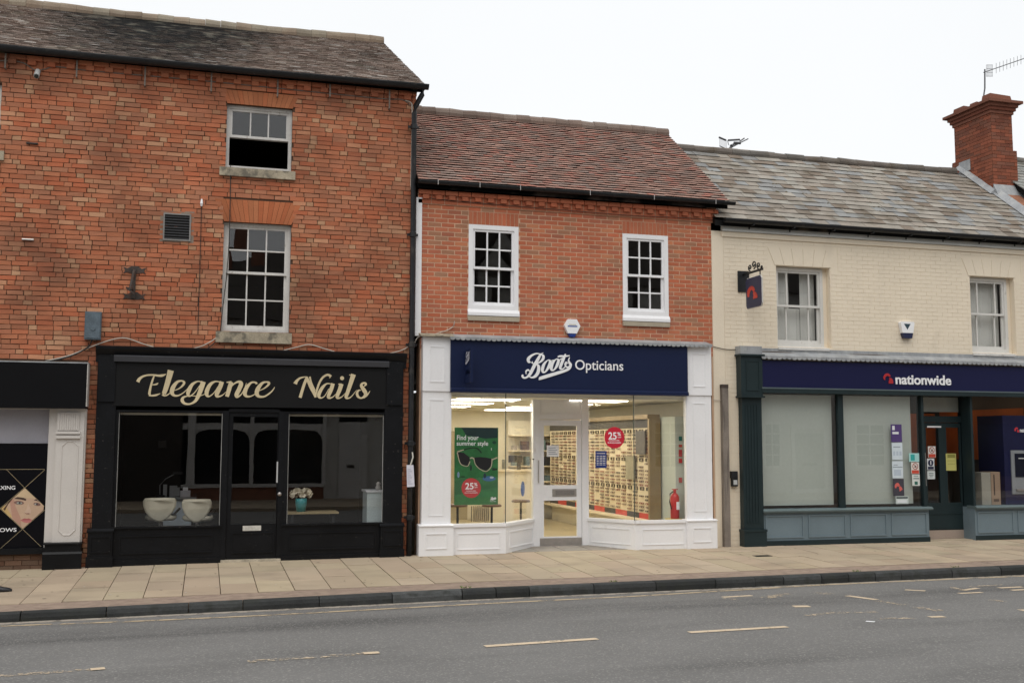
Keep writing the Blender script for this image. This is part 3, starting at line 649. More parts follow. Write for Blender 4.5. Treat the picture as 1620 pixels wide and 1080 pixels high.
# ------------------------------------------------------------------ C: cream painted building
Cd = thing('cream_building', 'cream painted brick building with mossy slate roof over the building society branch', 'building', (9, 0, 0))
cx0, cx1 = 5.217, 12.7
u1 = RC(1229, 422, 1314, 549); u2 = RC(1536, 440, 1606, 556); u2 = (u2[0], u2[1], u1[2], u1[3])
openC = [u1, u2, (6.0, 12.3, -1, 3.0)]
mb = MB()
for c in wall_cells(cx0, cx1, -.35, 5.55, openC): mb.box(c[0], c[1], 0, .3, c[2], c[3])
wallC = mb.build('wall', M_CREAMPAINT, Cd)
rC = random.Random(4); mb = MB()
for b in lay_bricks(cx0+.235, cx1, -.2, 5.44, openC + [(u[0]-.17, u[1]+.17, u[3], u[3]+.33) for u in (u1, u2)], 'str', .0755, .228, .007): brick_face(mb, b[0], b[1], b[2], b[3], -.0034-rC.uniform(0, .0014), .02, .001, .0016, .0006, rC)
mb.build('painted_brickwork', M_CREAMPAINT, wallC, kind='stuff')
B('render_strip', M_CREAMPAINT, wallC, (cx0+.003, cx0+.228, -.010, .02, -.3, 5.45))
for u in (u1, u2):
    n = 6
    for i in range(n):
        f = lambda t, s: u[0]-s+(u[1]-u[0]+2*s)*t; t0, t1 = i/n, (i+1)/n; mb = MB()
        mb.prism([(f(t0, .03)+.003, u[3]+.006), (f(t1, .03)-.003, u[3]+.006), (f(t1, .165)-.003, u[3]+.325), (f(t0, .165)+.003, u[3]+.325)], -.010, .02); mb.build('voussoir', M_CREAMPAINT, wallC)
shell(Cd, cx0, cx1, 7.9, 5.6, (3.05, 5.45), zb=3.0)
EC = (-.14, 5.74, 2.45, 7.72)
roofC = roof_back(Cd, cx0+.02, 12.75, *EC, M_SLATE, dz=-.02)
colsC = pal((.262,.230,.193), 9, .12, .03, rC) + pal((.235,.233,.226), 4, .12, .02, rC) + pal((.295,.268,.23), 3, .08, .03, rC) + pal((.19,.155,.122), 3, .15, .04, rC)
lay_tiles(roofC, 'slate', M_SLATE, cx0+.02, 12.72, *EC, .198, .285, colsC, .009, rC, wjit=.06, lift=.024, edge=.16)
ridge(roofC, cx0+.02, 12.4, EC[2], EC[3]+.06, 17, .10, M_SLATE, pal((.13,.115,.10), 4, .15, .05, rC), rC)
# moss tufts on the slates
mb = MB(); p = math.atan2(EC[3]-EC[1], EC[2]-EC[0])
for i in range(700):
    x, v = rC.uniform(cx0+.1, 12.5), rC.choice(range(16))*.198+rC.uniform(-.02, .01)
    if rC.random() > .35+.65*math.sin(x*1.7+v)*math.sin(x*.6-v*2): continue
    y, z = EC[0]+v*math.cos(p)-.02*math.sin(p), EC[1]+v*math.sin(p)+.022; s_ = rC.uniform(.008, .02)
    mb.hexa([(x-s_*1.6, y-s_*.3, z-.012), (x+s_*1.6, y-s_*.3, z-.012), (x+s_*1.3, y+s_, z-.004+s_*.8), (x-s_*1.3, y+s_, z-.004+s_*.8), (x-s_, y, z+s_*.55), (x+s_*.8, y, z+s_*.45), (x+s_*.7, y+s_*.8, z+s_), (x-s_*.7, y+s_*.8, z+s_)])
mb.build('moss', mat('brown_moss', (.095,.075,.04), .95, .3, 8, 60, .6, 60), roofC, kind='stuff')
gC = gutter(Cd, cx0+.16, 12.75, EC[0]-.06, EC[1]-.01, .065)
xg = 5.95
while xg < 12.3: B('gutter_bracket', M_BLACKMETAL, gC, (xg-.012, xg+.012, EC[0]-.09, -.05, EC[1]-.10, EC[1]-.07), (xg-.012, xg+.012, -.052, -.04, EC[1]-.14, EC[1]-.03)); xg += .82
B('fascia_board', mat('dirty_white_board', (.60,.60,.57), .6, .08, 2, 40, stain=(.3,.28,.25), stain_amt=.4, stain_scale=(1,1,12), stain_lo=.5, stain_hi=.7), Cd, (cx0+.20, 12.75, -.045, .02, 5.555, 5.73), (cx0+.20, 12.75, -.06, -.044, 5.545, 5.575))
B('eaves_bed', M_CREAMPAINT, wallC, (cx0+.2, 12.75, -.028, .02, 5.45, 5.543))
M_BLIND = mat('vertical_blind', (.62,.62,.58), .8, .04, 2, 30); M_CWIN = mat('white_window_paint', (.66,.645,.61), .5, .06, 4, 50, stain=(.3,.27,.22), stain_amt=.5, stain_scale=(15,15,10), stain_lo=.66, stain_hi=.74)
for k, u in enumerate((u1, u2)):
    w = sash_window(Cd, u[0]+.005, u[1]-.09, u[2]+.02, u[3]-.01, .10, 3, 1, 1, M_CWIN, fw=.06, bar=.028, colw=(1, 2.6, 1), mid=u[2]+(u[3]-u[2])*.515, label=('white sash window with vertical blinds part open' if k == 0 else 'white sash window with pale blinds drawn'), gl=M_OLDGLASS)
    B('reveal', M_CREAMPAINT, w, (u[1]-.088, u[1]-.002, .12, .29, u[2], u[3]-.002))
    mb = MB(); mb.prismx([(-.03, u[2]-.06), (-.03, u[2]-.02), (.1, u[2]+.02), (.2, u[2]+.02), (.2, u[2]-.06)], u[0]+.002, u[1]-.06); mb.build('sill', M_OLDWHITE, w)
    n = 11; wd = (u[1]-u[0]-.25)/n
    for i in range(n):
        x = u[0]+.10+i*wd; full = not (k == 0 and 4 <= i <= 6); a = rC.uniform(-.012, .012)
        za = u[2]+.05 if True else 0; zb = u[3]-.05 if full else u[2]+(u[3]-u[2])*.50
        m_ = MB(); m_.hexa([(x+.003, .30+a, za), (x+wd+.002, .30-a, za), (x+wd+.002, .303-a, za), (x+.003, .303+a, za), (x+.003, .30+a, zb), (x+wd+.002, .30-a, zb), (x+wd+.002, .303-a, zb), (x+.003, .303+a, zb)]); m_.build('blind_slat', M_BLIND, w)
# chimney and party wall (part of the cream building)
chx0, chx1, chy0, chy1 = 12.70, 13.24, 1.62, 2.78
rcol = pal((.235,.078,.045), 8, .22, .12, rC) + pal((.17,.065,.042), 4, .2, .1, rC)
def stack_bricks(mb, x0, x1, y0, y1, z0, z1, ch=.076):
    z = z0; k = 0
    while z < z1-.02:
        zt = min(z+ch-.008, z1)
        for face in range(4):
            a, b = (x0, x1) if face % 2 == 0 else (y0, y1); t = a-(0 if k % 2 else .112)
            while t < b-.01:
                p, q = max(t, a)+.003, min(t+.225, b)-.003; t += .225
                if q-p < .02: continue
                mb.setc(rcol[rC.randrange(12)]); e = rC.uniform(.004, .008)
                if face == 0: mb.box(p, q, y0-e, y0+.02, z, zt)
                elif face == 2: mb.box(p, q, y1-.02, y1+e, z, zt)
                elif face == 1: mb.box(x1-.02, x1+e, p, q, z, zt)
                else: mb.box(x0-e, x0+.02, p, q, z, zt)
        z += ch; k += 1
zc = lambda py, Y=1.6: F(1566, py, Y)[1]
zs_, zb_ = zc(236), zc(178)
mb = MB(); mb.box(chx0-.05, chx1+.05, chy0-.05, chy1+.05, 6.4, zs_); mb.box(chx0, chx1, chy0, chy1, zs_-.01, zb_+.3)
chim = mb.build('chimney', M_MORTAR_OLD, Cd)
mb = MB(); stack_bricks(mb, chx0-.05, chx1+.05, chy0-.05, chy1+.05, 6.5, zs_); stack_bricks(mb, chx0, chx1, chy0, chy1, zs_+.01, zb_); mb.build('chimney_brickwork', M_BRICK_NEW, chim, kind='stuff')
mb = MB()
for i, (e, h) in enumerate(((.03, .07), (.065, .07), (.10, .07), (.17, .06))): mb.setc(rcol[8+i % 4]); mb.box(chx0-e, chx1+e, chy0-e, chy1+e, zb_+sum((.07,)*i), zb_+sum((.07,)*i)+h)
mb.build('chimney_cap', M_BRICK_NEW, chim)
mb = MB(); zt = zb_+.27
for (a, b, c, d, h) in ((chx0-.02, chx1+.02, chy0-.02, chy0+.26, .17), (chx0-.01, chx1+.01, chy0+.42, chy0+.66, .12), (chx0-.02, chx1+.01, chy0+.82, chy1+.02, .15), (chx0+.03, chx1-.03, chy0+.26, chy0+.82, .06)):
    mb.setc(rcol[rC.randrange(12)]); mb.hexa([(a, c, zt), (b, c, zt), (b, d, zt), (a, d, zt), (a+.03, c+.02, zt+h), (b-.02, c+.03, zt+h*.9), (b-.03, d-.02, zt+h*.85), (a+.02, d-.03, zt+h)])
mb.build('broken_flaunching', M_BRICK_NEW, chim)
cp = math.atan2(EC[3]-EC[1], EC[2]-EC[0]); zroof = lambda y: EC[1]+(y-EC[0])*math.tan(cp)
mb = MB(); mb.prismx([(-.1, zroof(-.1)-.1), (-.1, zroof(-.1)+.10), (2.45, zroof(2.45)+.10), (2.45, zroof(2.45)-.3)], 12.76, 13.2); mb.build('party_wall', M_BRICK_OLD if False else mat('brick_plain', (.27,.12,.07), .9, .3, 4, 30, .5, 50), Cd)
for i in range(15):                                      # stepped lead soakers up the slope
    y = -.05+i*.175; z = zroof(y)+.035; mb = MB(); o_ = -.008-.004*(i % 2)
    xx = 12.70 if not (chy0-.1 < y < chy1) else chx0-.075
    mb.hexa([(xx-.10, y, z+.012+.003*(i % 2)), (xx+.05+o_, y, z+.02), (xx+.05+o_, y+.18, z+.155), (xx-.10, y+.18, z+.15), (xx-.10, y, z+.02+.003*(i % 2)), (xx+.06+o_, y, z+.14), (xx+.06+o_, y+.17, z+.27), (xx-.10, y+.18, z+.158)]); mb.build('lead_soaker', M_LEAD, chim)
mb = MB(); mb.hexa([(chx0-.06, chy0-.22, zroof(chy0-.22)+.04), (chx1+.08, chy0-.22, zroof(chy0-.22)+.04), (chx1+.08, chy0-.06, zroof(chy0-.06)+.04), (chx0-.06, chy0-.06, zroof(chy0-.06)+.04), (chx0-.06, chy0-.22, zroof(chy0-.22)+.06), (chx1+.08, chy0-.22, zroof(chy0-.22)+.06), (chx1+.08, chy0-.062, zroof(chy0)+.2), (chx0-.06, chy0-.062, zroof(chy0)+.2)]); mb.build('lead_apron', M_LEAD, chim)
B('lead_patch', M_LEAD, chim, (chx0-.075, chx0-.06, chy1-.55, chy1-.2, zroof(chy1-.3)+.02, zroof(chy1-.3)+.26))
# ------------------------------------------------------------------ D: neighbour beyond the party wall
Dd = thing('neighbouring_house', 'slate roofed brick house just beyond the red brick chimney', 'building', (15, 0, 0))
B('wall', mat('brick_plain'), Dd, (13.22, 17.5, 0, .3, -.3, 5.9), (17.2, 17.5, .3, 6, -.3, 5.9), (13.22, 17.5, 5.7, 6, -.3, 5.9))
ED = (-.15, 6.05, 2.6, 8.15); roofD = roof_back(Dd, 13.19, 17.6, *ED, M_SLATE)
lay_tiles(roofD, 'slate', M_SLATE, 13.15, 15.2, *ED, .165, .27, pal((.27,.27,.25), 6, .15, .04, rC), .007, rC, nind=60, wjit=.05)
ridge(roofD, 13.15, 17.6, ED[2], ED[3]+.06, 11, .10, M_SLATE, pal((.14,.125,.11), 4, .15, .05, rC), rC)
# ================================================================== SHOPFRONTS
def zgr(px): return -.06
def panel_ring(mb, x0, x1, z0, z1, y, w=.018, d=.012):      # raised moulding round a sunk panel
    mb.box(x0, x1, y-d, y+.002, z0, z0+w); mb.box(x0, x1, y-d, y+.002, z1-w, z1); mb.box(x0, x0+w, y-d, y+.002, z0+w, z1-w); mb.box(x1-w, x1, y-d, y+.002, z0+w, z1-w)
def pane(parent, x0, x1, z0, z1, y, m=None, name='glass_pane'):
    return B(name, m or M_SHOPGLASS, parent, (x0, x1, y, y+.006, z0, z1))
# ------------------------------------------------------------------ black nail salon front
S = thing('salon_shopfront', 'black painted nail salon shopfront with gold lettering', 'shopfront', (-2.6, -.1, 0))
YF = -.13
r = RC(180, 575, 614, 644, YF); fas = B('fascia', M_FASCIA_BLK, S, (r[0], r[1], YF, .0, r[2], r[3]))
r2 = RC(180, 566, 616, 576, YF-.05); mb = MB(); mb.prismx([(YF-.05, r2[2]), (YF-.055, r2[3]-.02), (YF-.03, r2[3]), (YF+.02, r2[3]), (YF+.02, r2[2])], r2[0], r2[1]); mb.build('fascia_moulding', mat('dark_grey_trim', (.045,.045,.05), .35, .1), S)
r3 = RC(147, 553, 641, 566, -.18); mb = MB(); mb.prismx([(-.18, r3[3]-.035), (-.185, r3[3]), (.02, r3[3]+.03), (.02, r3[2]), (-.12, r3[2])], -4.93, -.26); mb.build('cornice', M_BLACKPAINT, S)
B('header', M_BLACKPAINT, S, (-4.93, -.26, -.10, .02, r[3]-.02, r3[2]+.002))
xl0, xl1 = RC(150, 570, 181, 830, -.12)[:2]; xr0, xr1 = RC(608, 570, 637, 830, -.12)[:2]
ztop = r3[2]; zped = F(160, 838, -.14)[1]; zb = -.12
for a, b in ((xl0, xl1), (xr0, xr1)):
    p = B('pilaster', M_BLACKPAINT, S, (a, b, -.12, .0, zped, ztop))
    mb = MB(); mb.box(a-.045, b+.045-.02, -.155, .0, zb, zped-.03); mb.prismx([(-.17, zped-.03), (-.17, zped-.01), (-.12, zped+.02), (0, zped+.02), (0, zped-.03)], a-.06, b+.04); mb.box(a-.06, b+.04, -.17, -.154, zb, zped-.38); panel_ring(mb, a-.01, b, zped-.33, zped-.09, -.155); mb.build('pedestal', M_BLACKPAINT, S)
    B('console', M_BLACKPAINT, S, (a+.02, b-.02, -.15, -.12, r[2]+.06, ztop-.03))
zt = F(270, 651, -.06)[1]; gl = RC(185, 652, 350, 830, -.06); gr = RC(455, 652, 606, 826, -.06); dr = RC(352, 648, 446, 880, -.06)
zs1, zs2 = F(265, 832, -.1)[1], F(530, 827, -.1)[1]; zs1 = zs2 = (zs1+zs2)/2
# stall risers
for nm, a, b in (('stall_riser', xl1-.02, dr[0]+.01), ('stall_riser', dr[1]-.005, xr0+.02)):
    mb = MB(); mb.box(a, b, -.09, -.0, zb, zs1-.025); panel_ring(mb, a+.13, b-.13, .13, zs1-.13, -.09, .022, .014); mb.box(a, b, -.115, -.089, zb, .055); s = mb.build(nm, M_BLACKPAINT, S)
    B('sill', M_BLACKPAINT, s, (a+.001, b-.001, -.125, .0, zs1-.026, zs1))
mb = MB()
for w, a, b in ((gl, gl[0], gl[1]), (gr, gr[0], gr[1])):
    mb2 = MB(); y0, y1 = -.085, -.03
    mb2.box(a-.07, a, y0, y1, zs1, zt+.02); mb2.box(b, b+.06, y0, y1, zs1, zt+.02); mb2.box(a, b, y0, y1, zt-.01, zt+.02)
    wn_ = mb2.build('window', M_BLACKPAINT, S)
    B('blind_rail', mat('brass_rail', (.38,.35,.28), .45, .1), wn_, (a+.01, b-.01, -.02, .01, zt-.05, zt-.018)); pane(wn_, a, b, zs1, zt-.012, -.055)
    for e in (a+.004, b-.010): B('sealant_bead', mat('chipped_edge', (.5,.5,.48), .6, .3), wn_, (e, e+.006, -.066, -.056, zs1, zt-.015))
# door
d0, d1 = dr[0]+.02, dr[1]-.02; zdt = F(400, 650, -.05)[1]; dz0 = .015
dg = RC(367, 659, 438, 828, -.05)
door = B('door', M_BLACKPAINT, S, (d0+.05, dg[0], -.075, -.03, dz0, zdt-.02), (dg[1], d1-.05, -.075, -.03, dz0, zdt-.02), (dg[0], dg[1], -.075, -.03, dg[3], zdt-.02), (dg[0], dg[1], -.075, -.03, dz0, dg[2]))
mb = MB(); panel_ring(mb, dg[0]+.02, dg[1]-.02, .10, dg[2]-.13, -.075); mb.build('door_panel', M_BLACKPAINT, door)
pane(door, dg[0], dg[1], dg[2], dg[3], -.055); B('door_frame', M_BLACKPAINT, S, (d0-.03, d0+.046, -.10, -.02, 0, zdt), (d1-.046, d1+.03, -.10, -.02, 0, zdt), (d0+.046, d1-.046, -.10, -.02, zdt-.018, zdt+.03))
PB('handle_plate', M_STEEL if False else mat('pale_plate', (.6,.6,.6), .4, .1), door, [(437.5, 730, 446, 763)], -.085, .012); PB('letterbox', mat('cream_plate', (.55,.53,.48), .5, .2), door, [(384, 831, 413, 839)], -.085, .012)
x, z = F(442, 781, -.09); mb = MB(); mb.tube([(x, -.075, z), (x, -.095, z), (x, -.12, z)], [.012, .02, .03], 12); mb.build('knob', M_STEEL, door, smooth=True)
x, z = F(442, 771, -.08); mb = MB(); mb.tube([(x, -.07, z), (x, -.083, z)], .017, 12); mb.build('lock', M_STEEL, door)
B('threshold', mat('pale_step', (.42,.37,.29), .85, .25, 8, 40, .4, 40), S, (d0-.02, d1+.02, -.14, .1, -.06, .012))
# lettering
zm = zoommap(205, 575, 6.75, YF)
EL = [[(88,196,38),(104,165,32),(140,138,22),(190,123,18),(250,121,18),(310,128,22),(350,126,26),(390,112,5)], [(264,128,12),(246,175,20),(228,235,22),(215,295,26),(212,330,28)], [(205,338,16),(240,341,18),(285,335,20),(328,318,5)], [(228,226,7),(265,224,13),(290,218,18),(306,206,6)],
 [(440,72,66),(418,160,58),(388,262,52),(366,322,44)], [(352,325,30),(375,342,16),(410,330,12),(455,292,6)],
 [(470,288,7),(525,268,12),(570,230,22),(582,200,26),(556,184,16),(510,196,28),(466,250,44),(452,305,44),(475,338,26),(520,340,16),(575,310,10),(625,262,5)],
 [(770,196,10),(725,190,14),(670,222,32),(636,278,44),(624,325,36),(645,346,16),(695,308,10),(750,232,8)], [(788,192,52),(768,255,50),(738,335,44),(702,398,30),(645,430,18),(588,424,26),(562,392,36),(578,358,22),(640,344,8),(740,345,9),(812,322,6)],
 [(965,196,10),(915,191,16),(862,222,36),(828,285,44),(824,330,38),(848,350,16),(900,312,10),(950,236,8)], [(986,192,46),(966,250,46),(932,322,44),(938,350,26),(985,340,12),(1030,302,5)],
 [(1036,200,12),(1088,192,14)], [(1086,196,46),(1066,262,46),(1040,352,40)], [(1060,285,6),(1108,222,14),(1160,194,24),(1190,212,44),(1172,268,46),(1142,330,44),(1150,354,26),(1190,330,12),(1226,268,9),(1248,205,4)],
 [(1358,218,26),(1345,202,18),(1300,203,20),(1248,258,40),(1230,315,44),(1250,348,26),(1300,346,14),(1370,306,6)],
 [(1375,292,7),(1430,268,12),(1476,232,22),(1488,206,26),(1460,196,16),(1415,210,28),(1372,265,44),(1358,318,44),(1382,350,28),(1440,350,18),(1500,312,16),(1535,275,12),(1548,248,3)]]
strokes(fas, 'lettering', EL, zm, YF, M_GOLD, .006)
zm = zoommap(455, 580, 11.571, YF)
NL = [[(138,312,74),(165,262,52),(220,212,36),(295,188,22),(362,182,10)], [(352,205,54),(300,330,52),(228,565,56)], [(345,188,40),(420,350,68),(490,490,60),(512,560,36)], [(405,180,34),(435,290,26),(490,400,16),(520,445,6)],
 [(512,560,14),(540,410,34),(590,275,38),(650,190,38),(720,148,38),(775,160,40),(808,168,6)], [(765,208,6),(782,180,30)],
 [(798,312,14),(715,310,26),(640,375,54),(580,480,64),(572,540,56),(610,570,26),(680,530,16),(755,400,12)], [(830,305,66),(796,415,70),(748,530,62),(760,570,38),(830,550,18),(912,465,7)],
 [(925,318,16),(985,312,16)], [(985,312,76),(956,410,72),(908,530,64),(920,572,38),(990,550,18),(1072,465,7)], [(1125,150,14),(1200,140,14)], [(1205,138,88),(1160,280,76),(1096,470,66),(1070,545,58),(1090,575,34),(1160,550,18),(1262,425,7)],
 [(1395,360,10),(1430,325,38),(1415,298,34),(1370,305,36),(1348,345,52),(1395,425,72),(1428,490,64),(1400,545,44),(1340,572,30),(1285,540,46),(1270,480,44),(1300,432,30),(1345,430,8)], [(1395,570,16),(1450,525,24),(1490,470,16),(1506,440,4)]]
o = strokes(fas, 'lettering', NL, zm, YF, M_GOLD, .006)
x, z = F(455+997/11.571, 580+208/11.571, YF); mb = MB(); mb.prism([(x+.031*math.cos(k*math.pi/9), z+.031*math.sin(k*math.pi/9)) for k in range(18)], YF-.007, YF+.001); mb.build('lettering_dot', M_GOLD, fas)
# salon interior
room = thing('salon_room', 'dim salon interior seen through the dark shop windows', 'room', (-2.6, 2, 0))
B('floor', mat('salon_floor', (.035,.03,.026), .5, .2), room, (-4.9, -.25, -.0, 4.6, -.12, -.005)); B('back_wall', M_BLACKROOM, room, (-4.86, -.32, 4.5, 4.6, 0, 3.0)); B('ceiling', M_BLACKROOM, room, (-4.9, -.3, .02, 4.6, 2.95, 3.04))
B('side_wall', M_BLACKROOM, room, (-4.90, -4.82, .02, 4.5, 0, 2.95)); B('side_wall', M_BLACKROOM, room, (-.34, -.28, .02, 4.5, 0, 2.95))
M_CREAMLEATHER = mat('cream_leather', (.60,.56,.44), .45, .06, 4, 40, .1, 60, spec=.4)
def salon_chair(px0, px1, py0, py1, label, Y):
    x0, x1, z0, z1 = RC(px0, py0, px1, py1, Y); c = (x0+x1)/2; w = (x1-x0)/2; h = z1-z0
    t = thing('salon_chair', label, 'chair', (c, Y+.1, 0), 'cream chairs behind the salon glass'); mb = MB()
    out = [(-.88, .98), (-.5, 1), (0, 1.0), (.5, 1), (.88, .98), (.99, .86), (.97, .66), (.82, .42), (.55, .2), (.25, .04), (0, 0), (-.25, .03), (-.6, .2), (-.85, .42), (-.98, .66), (-1, .86)]
    rings = []
    for s_, yy in ((.80, -.045), (.97, -.03), (1.0, 0), (.97, .035), (.80, .05)):
        k = len(mb.v); rings.append(k)
        for u, v in out: mb.v.append((c+u*w*s_, Y+yy+.09*(u*u)+.05*(1-v), z0+(v-.5)*h*s_+h*.5))
    m_ = len(out)
    for a, b in zip(rings, rings[1:]):
        for i in range(m_): mb.face((a+i, a+(i+1) % m_, b+(i+1) % m_, b+i))
    mb.face(tuple(rings[0]+i for i in range(m_))); mb.face(tuple(rings[-1]+i for i in range(m_))[::-1]); mb.build('backrest', M_CREAMLEATHER, t, smooth=True)
    mb = MB(); mb.lathe([(.02, 0), (.2, .0), (.235, .03), (.235, .07), (.2, .10), (.02, .11)], (c+.02, Y+.25, z0+.02), 20); mb.build('seat', M_CREAMLEATHER, t, smooth=True)
    mb = MB(); mb.tube([(c+w*.3, Y+.1, z0+.06), (c+w*.9, Y+.12, z0+.12), (c+w*1.18, Y+.2, z0+.2)], .02, 8); mb.build('armrest', M_BLACKMETAL, t, smooth=True)
    mb = MB(); mb.tube([(c+.01, Y+.22, .03), (c+.01, Y+.22, z0+.03)], .03, 10); mb.build('pedestal', M_STEEL, t); mb = MB(); mb.lathe([(.22, 0), (.22, .015), (.05, .05), (.03, .06)], (c+.01, Y+.22, 0), 20); mb.build('base', M_STEEL, t)
salon_chair(225, 279, 787, 826, 'cream tub chair beside the tall salon desk lamp', .55); salon_chair(287, 335, 789, 827, 'cream tub chair in front of the pale blue desk end', .55)
dk = thing('manicure_desk', 'pale grey-blue manicure desk behind the two cream chairs', 'desk', (-3.6, 1.6, 0)); r = RC(258, 786, 302, 850, 1.5)
B('side_panel', mat('pale_blue_desk', (.42,.48,.52), .5, .05), dk, (r[0], r[1], 1.5, 1.53, 0, r[3]-.03)); B('side_panel', mat('pale_blue_desk'), dk, (r[0], r[1], 2.6, 2.63, 0, r[3]-.03)); B('desk_top', mat('desk_glass', (.2,.22,.22), .2, .05), dk, (r[0]-.1, r[1]+.08, 1.42, 2.7, r[3]-.03, r[3]))
lp = thing('desk_lamp', 'thin angled desk lamp standing on the manicure desk', 'lamp', (-3.7, 1.8, r[3])); pts = [(*F(253, 786, 1.8), ), (*F(253, 767, 1.8), ), (*F(262, 757, 1.8), ), (*F(279, 748, 1.8), )]
mb = MB(); mb.tube([(x, 1.8, z) for x, z in pts], .008, 6); mb.build('arm', mat('grey_tube', (.35,.35,.35), .4), lp); mb = MB(); x, z = pts[-1]; mb.box(x-.06, x+.1, 1.77, 1.83, z-.02, z+.02); mb.build('lamp_head', M_BLACKMETAL, lp); mb = MB(); mb.lathe([(.08, 0), (.08, .02), (.01, .03)], (pts[0][0], 1.8, r[3]), 14); mb.build('base', M_BLACKMETAL, lp)
bx = RC(285, 777, 301, 786, 1.6); tb = thing('tissue_box', 'small white tissue box on the manicure desk', 'box', (bx[0], 1.6, r[3])); B('carton', mat('white_card', (.55,.56,.58), .6), tb, (bx[0], bx[1], 1.6, 1.7, r[3]+.001, r[3]+.1)); B('tissue', M_LETTER, tb, (bx[0]+.04, bx[1]-.04, 1.63, 1.66, r[3]+.1, r[3]+.15))
for i, (a, b, y_) in enumerate(((258, 264, 766), (268, 280, 768), (279, 284, 771))):
    x0, x1, z0, z1 = RC(a, y_, b, 786, 1.9); tag(B('polish_rack', mat('clear_white', (.5, .5, .5), .3), None, (x0, x1, 1.9+.05*i, 1.94+.05*i, r[3]+.001, z1)), ('narrow', 'wide', 'short')[i]+' white bottle rack standing at the back of the manicure desk', 'rack', 'racks on the manicure desk')
pc = RC(251, 697, 263, 708, 4.49); tag(B('wall_notice', mat('grey_notice', (.3,.3,.3), .7), None, (pc[0], pc[1], 4.47, 4.498, pc[2], pc[3])), 'small grey notice on the dark salon wall', 'notice')
# flowers and shelves in the right window
r = RC(467, 788, 486, 809, .45); cxx, rr = (r[0]+r[1])/2, (r[1]-r[0])/2
sh = thing('low_table', 'low dark table in the salon window carrying the flower pot', 'table', (cxx, .5, 0)); B('table_top', mat('tan_top', (.32,.25,.13), .5), sh, (-2.05, -1.25, .3, .75, r[2]-.03, r[2])); B('leg', M_BLACKMETAL, sh, (-2.0, -1.95, .34, .39, 0, r[2]-.03)); B('leg', M_BLACKMETAL, sh, (-1.35, -1.3, .34, .39, 0, r[2]-.03)); B('leg', M_BLACKMETAL, sh, (-2.0, -1.95, .66, .71, 0, r[2]-.03)); B('leg', M_BLACKMETAL, sh, (-1.35, -1.3, .66, .71, 0, r[2]-.03))
fl = thing('flower_pot', 'teal pot of cream flowers in the salon window', 'flower pot', (cxx, .5, r[2])); mb = MB(); mb.lathe([(rr*.75, .001), (rr*.95, (r[3]-r[2])*.6), (rr, r[3]-r[2]), (rr*.85, r[3]-r[2]), (rr*.8, (r[3]-r[2])*.8)], (cxx, .5, r[2]), 16); mb.build('pot', mat('teal_glaze', (.03,.26,.28), .3), fl, smooth=True)
mb = MB(); rf = random.Random(2)
for i in range(150):
    a, b = rf.uniform(0, 6.28), rf.uniform(-.5, 1.3); R0 = rr*1.25; cx_, cz = cxx+(-.07 if i % 2 else .07)+R0*.75*math.cos(a)*math.cos(b), r[3]+.06+R0*.7*math.sin(b); cy = .5+R0*.7*math.sin(a)*math.cos(b); s_ = rf.uniform(.02, .035); t = rf.uniform(0, 3)
    mb.quad((cx_-s_, cy, cz-s_*.3), (cx_, cy-s_*math.cos(t), cz-s_), (cx_+s_, cy, cz+s_*.3), (cx_, cy+s_*math.cos(t), cz+s_))
mb.build('blossom', mat('cream_petal', (.62,.57,.44), .8), fl); 
r = RC(580, 775, 607, 830, .35); cb = thing('white_cabinet', 'white cabinet at the end of the salon window', 'cabinet', (r[0], .5, 0)); B('carcass', mat('pale_cabinet', (.45,.52,.52), .5), cb, (r[0], r[1]-.02, .3, .8, 0, r[3]-.03)); B('cabinet_top', mat('white_card'), cb, (r[0]-.02, r[1]-.015, .28, .82, r[3]-.03, r[3]))
r2 = RC(594, 764, 603, 775, .5); mb = MB(); mb.lathe([(.04, .001), (.05, .04), (.03, .08), (.045, .1), (.01, .13)], ((r2[0]+r2[1])/2, .5, r[3]), 12); tag(mb.build('ornament', mat('grey_ceramic', (.35,.33,.3), .5), smooth=True), 'small pale ornament on top of the white salon cabinet', 'ornament')
# ------------------------------------------------------------------ left beauty shop front
S2 = thing('beauty_shopfront', 'beauty shop front with white pilaster and large black poster window', 'shopfront', (-7, -.1, 0))
r = RC(-40, 573, 137, 645, -.3); B('fascia', mat('matt_black_fascia', (.004,.004,.005), .6, .1, spec=.12), S2, (-9.3, r[1], -.3, .0, r[2], r[3]))
B('fascia_edge', M_LEAD, S2, (-9.3, r[1]+.012, -.305, .01, r[3], r[3]+.018)); B('fascia_end', mat('silver_trim', (.5,.48,.45), .5, .2, 6), S2, (r[1], r[1]+.012, -.30, 0, r[2]+.03, r[3]))
M_CREAMW = mat('soft_white_paint', (.60,.565,.53), .5, .04, 3, 40, .1, 50)
pz = F(100, 857, -.14)[1]; p = RC(75, 650, 133, 857, -.12); p2 = RC(86, 650, 131, 857, -.16); ztp = F(100, 644, -.14)[1]
pil = B('pilaster', M_CREAMW, S2, (p[0], p[1], -.10, .0, pz, ztp), (p2[0], p2[1]-.01, -.15, -.099, pz, ztp))
f0 = RC(91, 652, 125, 681, -.17); mb = MB(); mb.box(f0[0], f0[1], -.17, -.149, f0[2], f0[3])
for i in range(9): a = f0[0]+.01+i*(f0[1]-f0[0]-.02)/9; mb.box(a, a+.018, -.18, -.169, f0[2]+.01, f0[3]-.01)
for py0, py1 in ((682, 686), (689, 693)): q_ = RC(88, py0, 127, py1, -.18); mb.box(q_[0], q_[1], -.19, -.149, q_[2], q_[3])
mb.build('capital', M_CREAMW, pil)
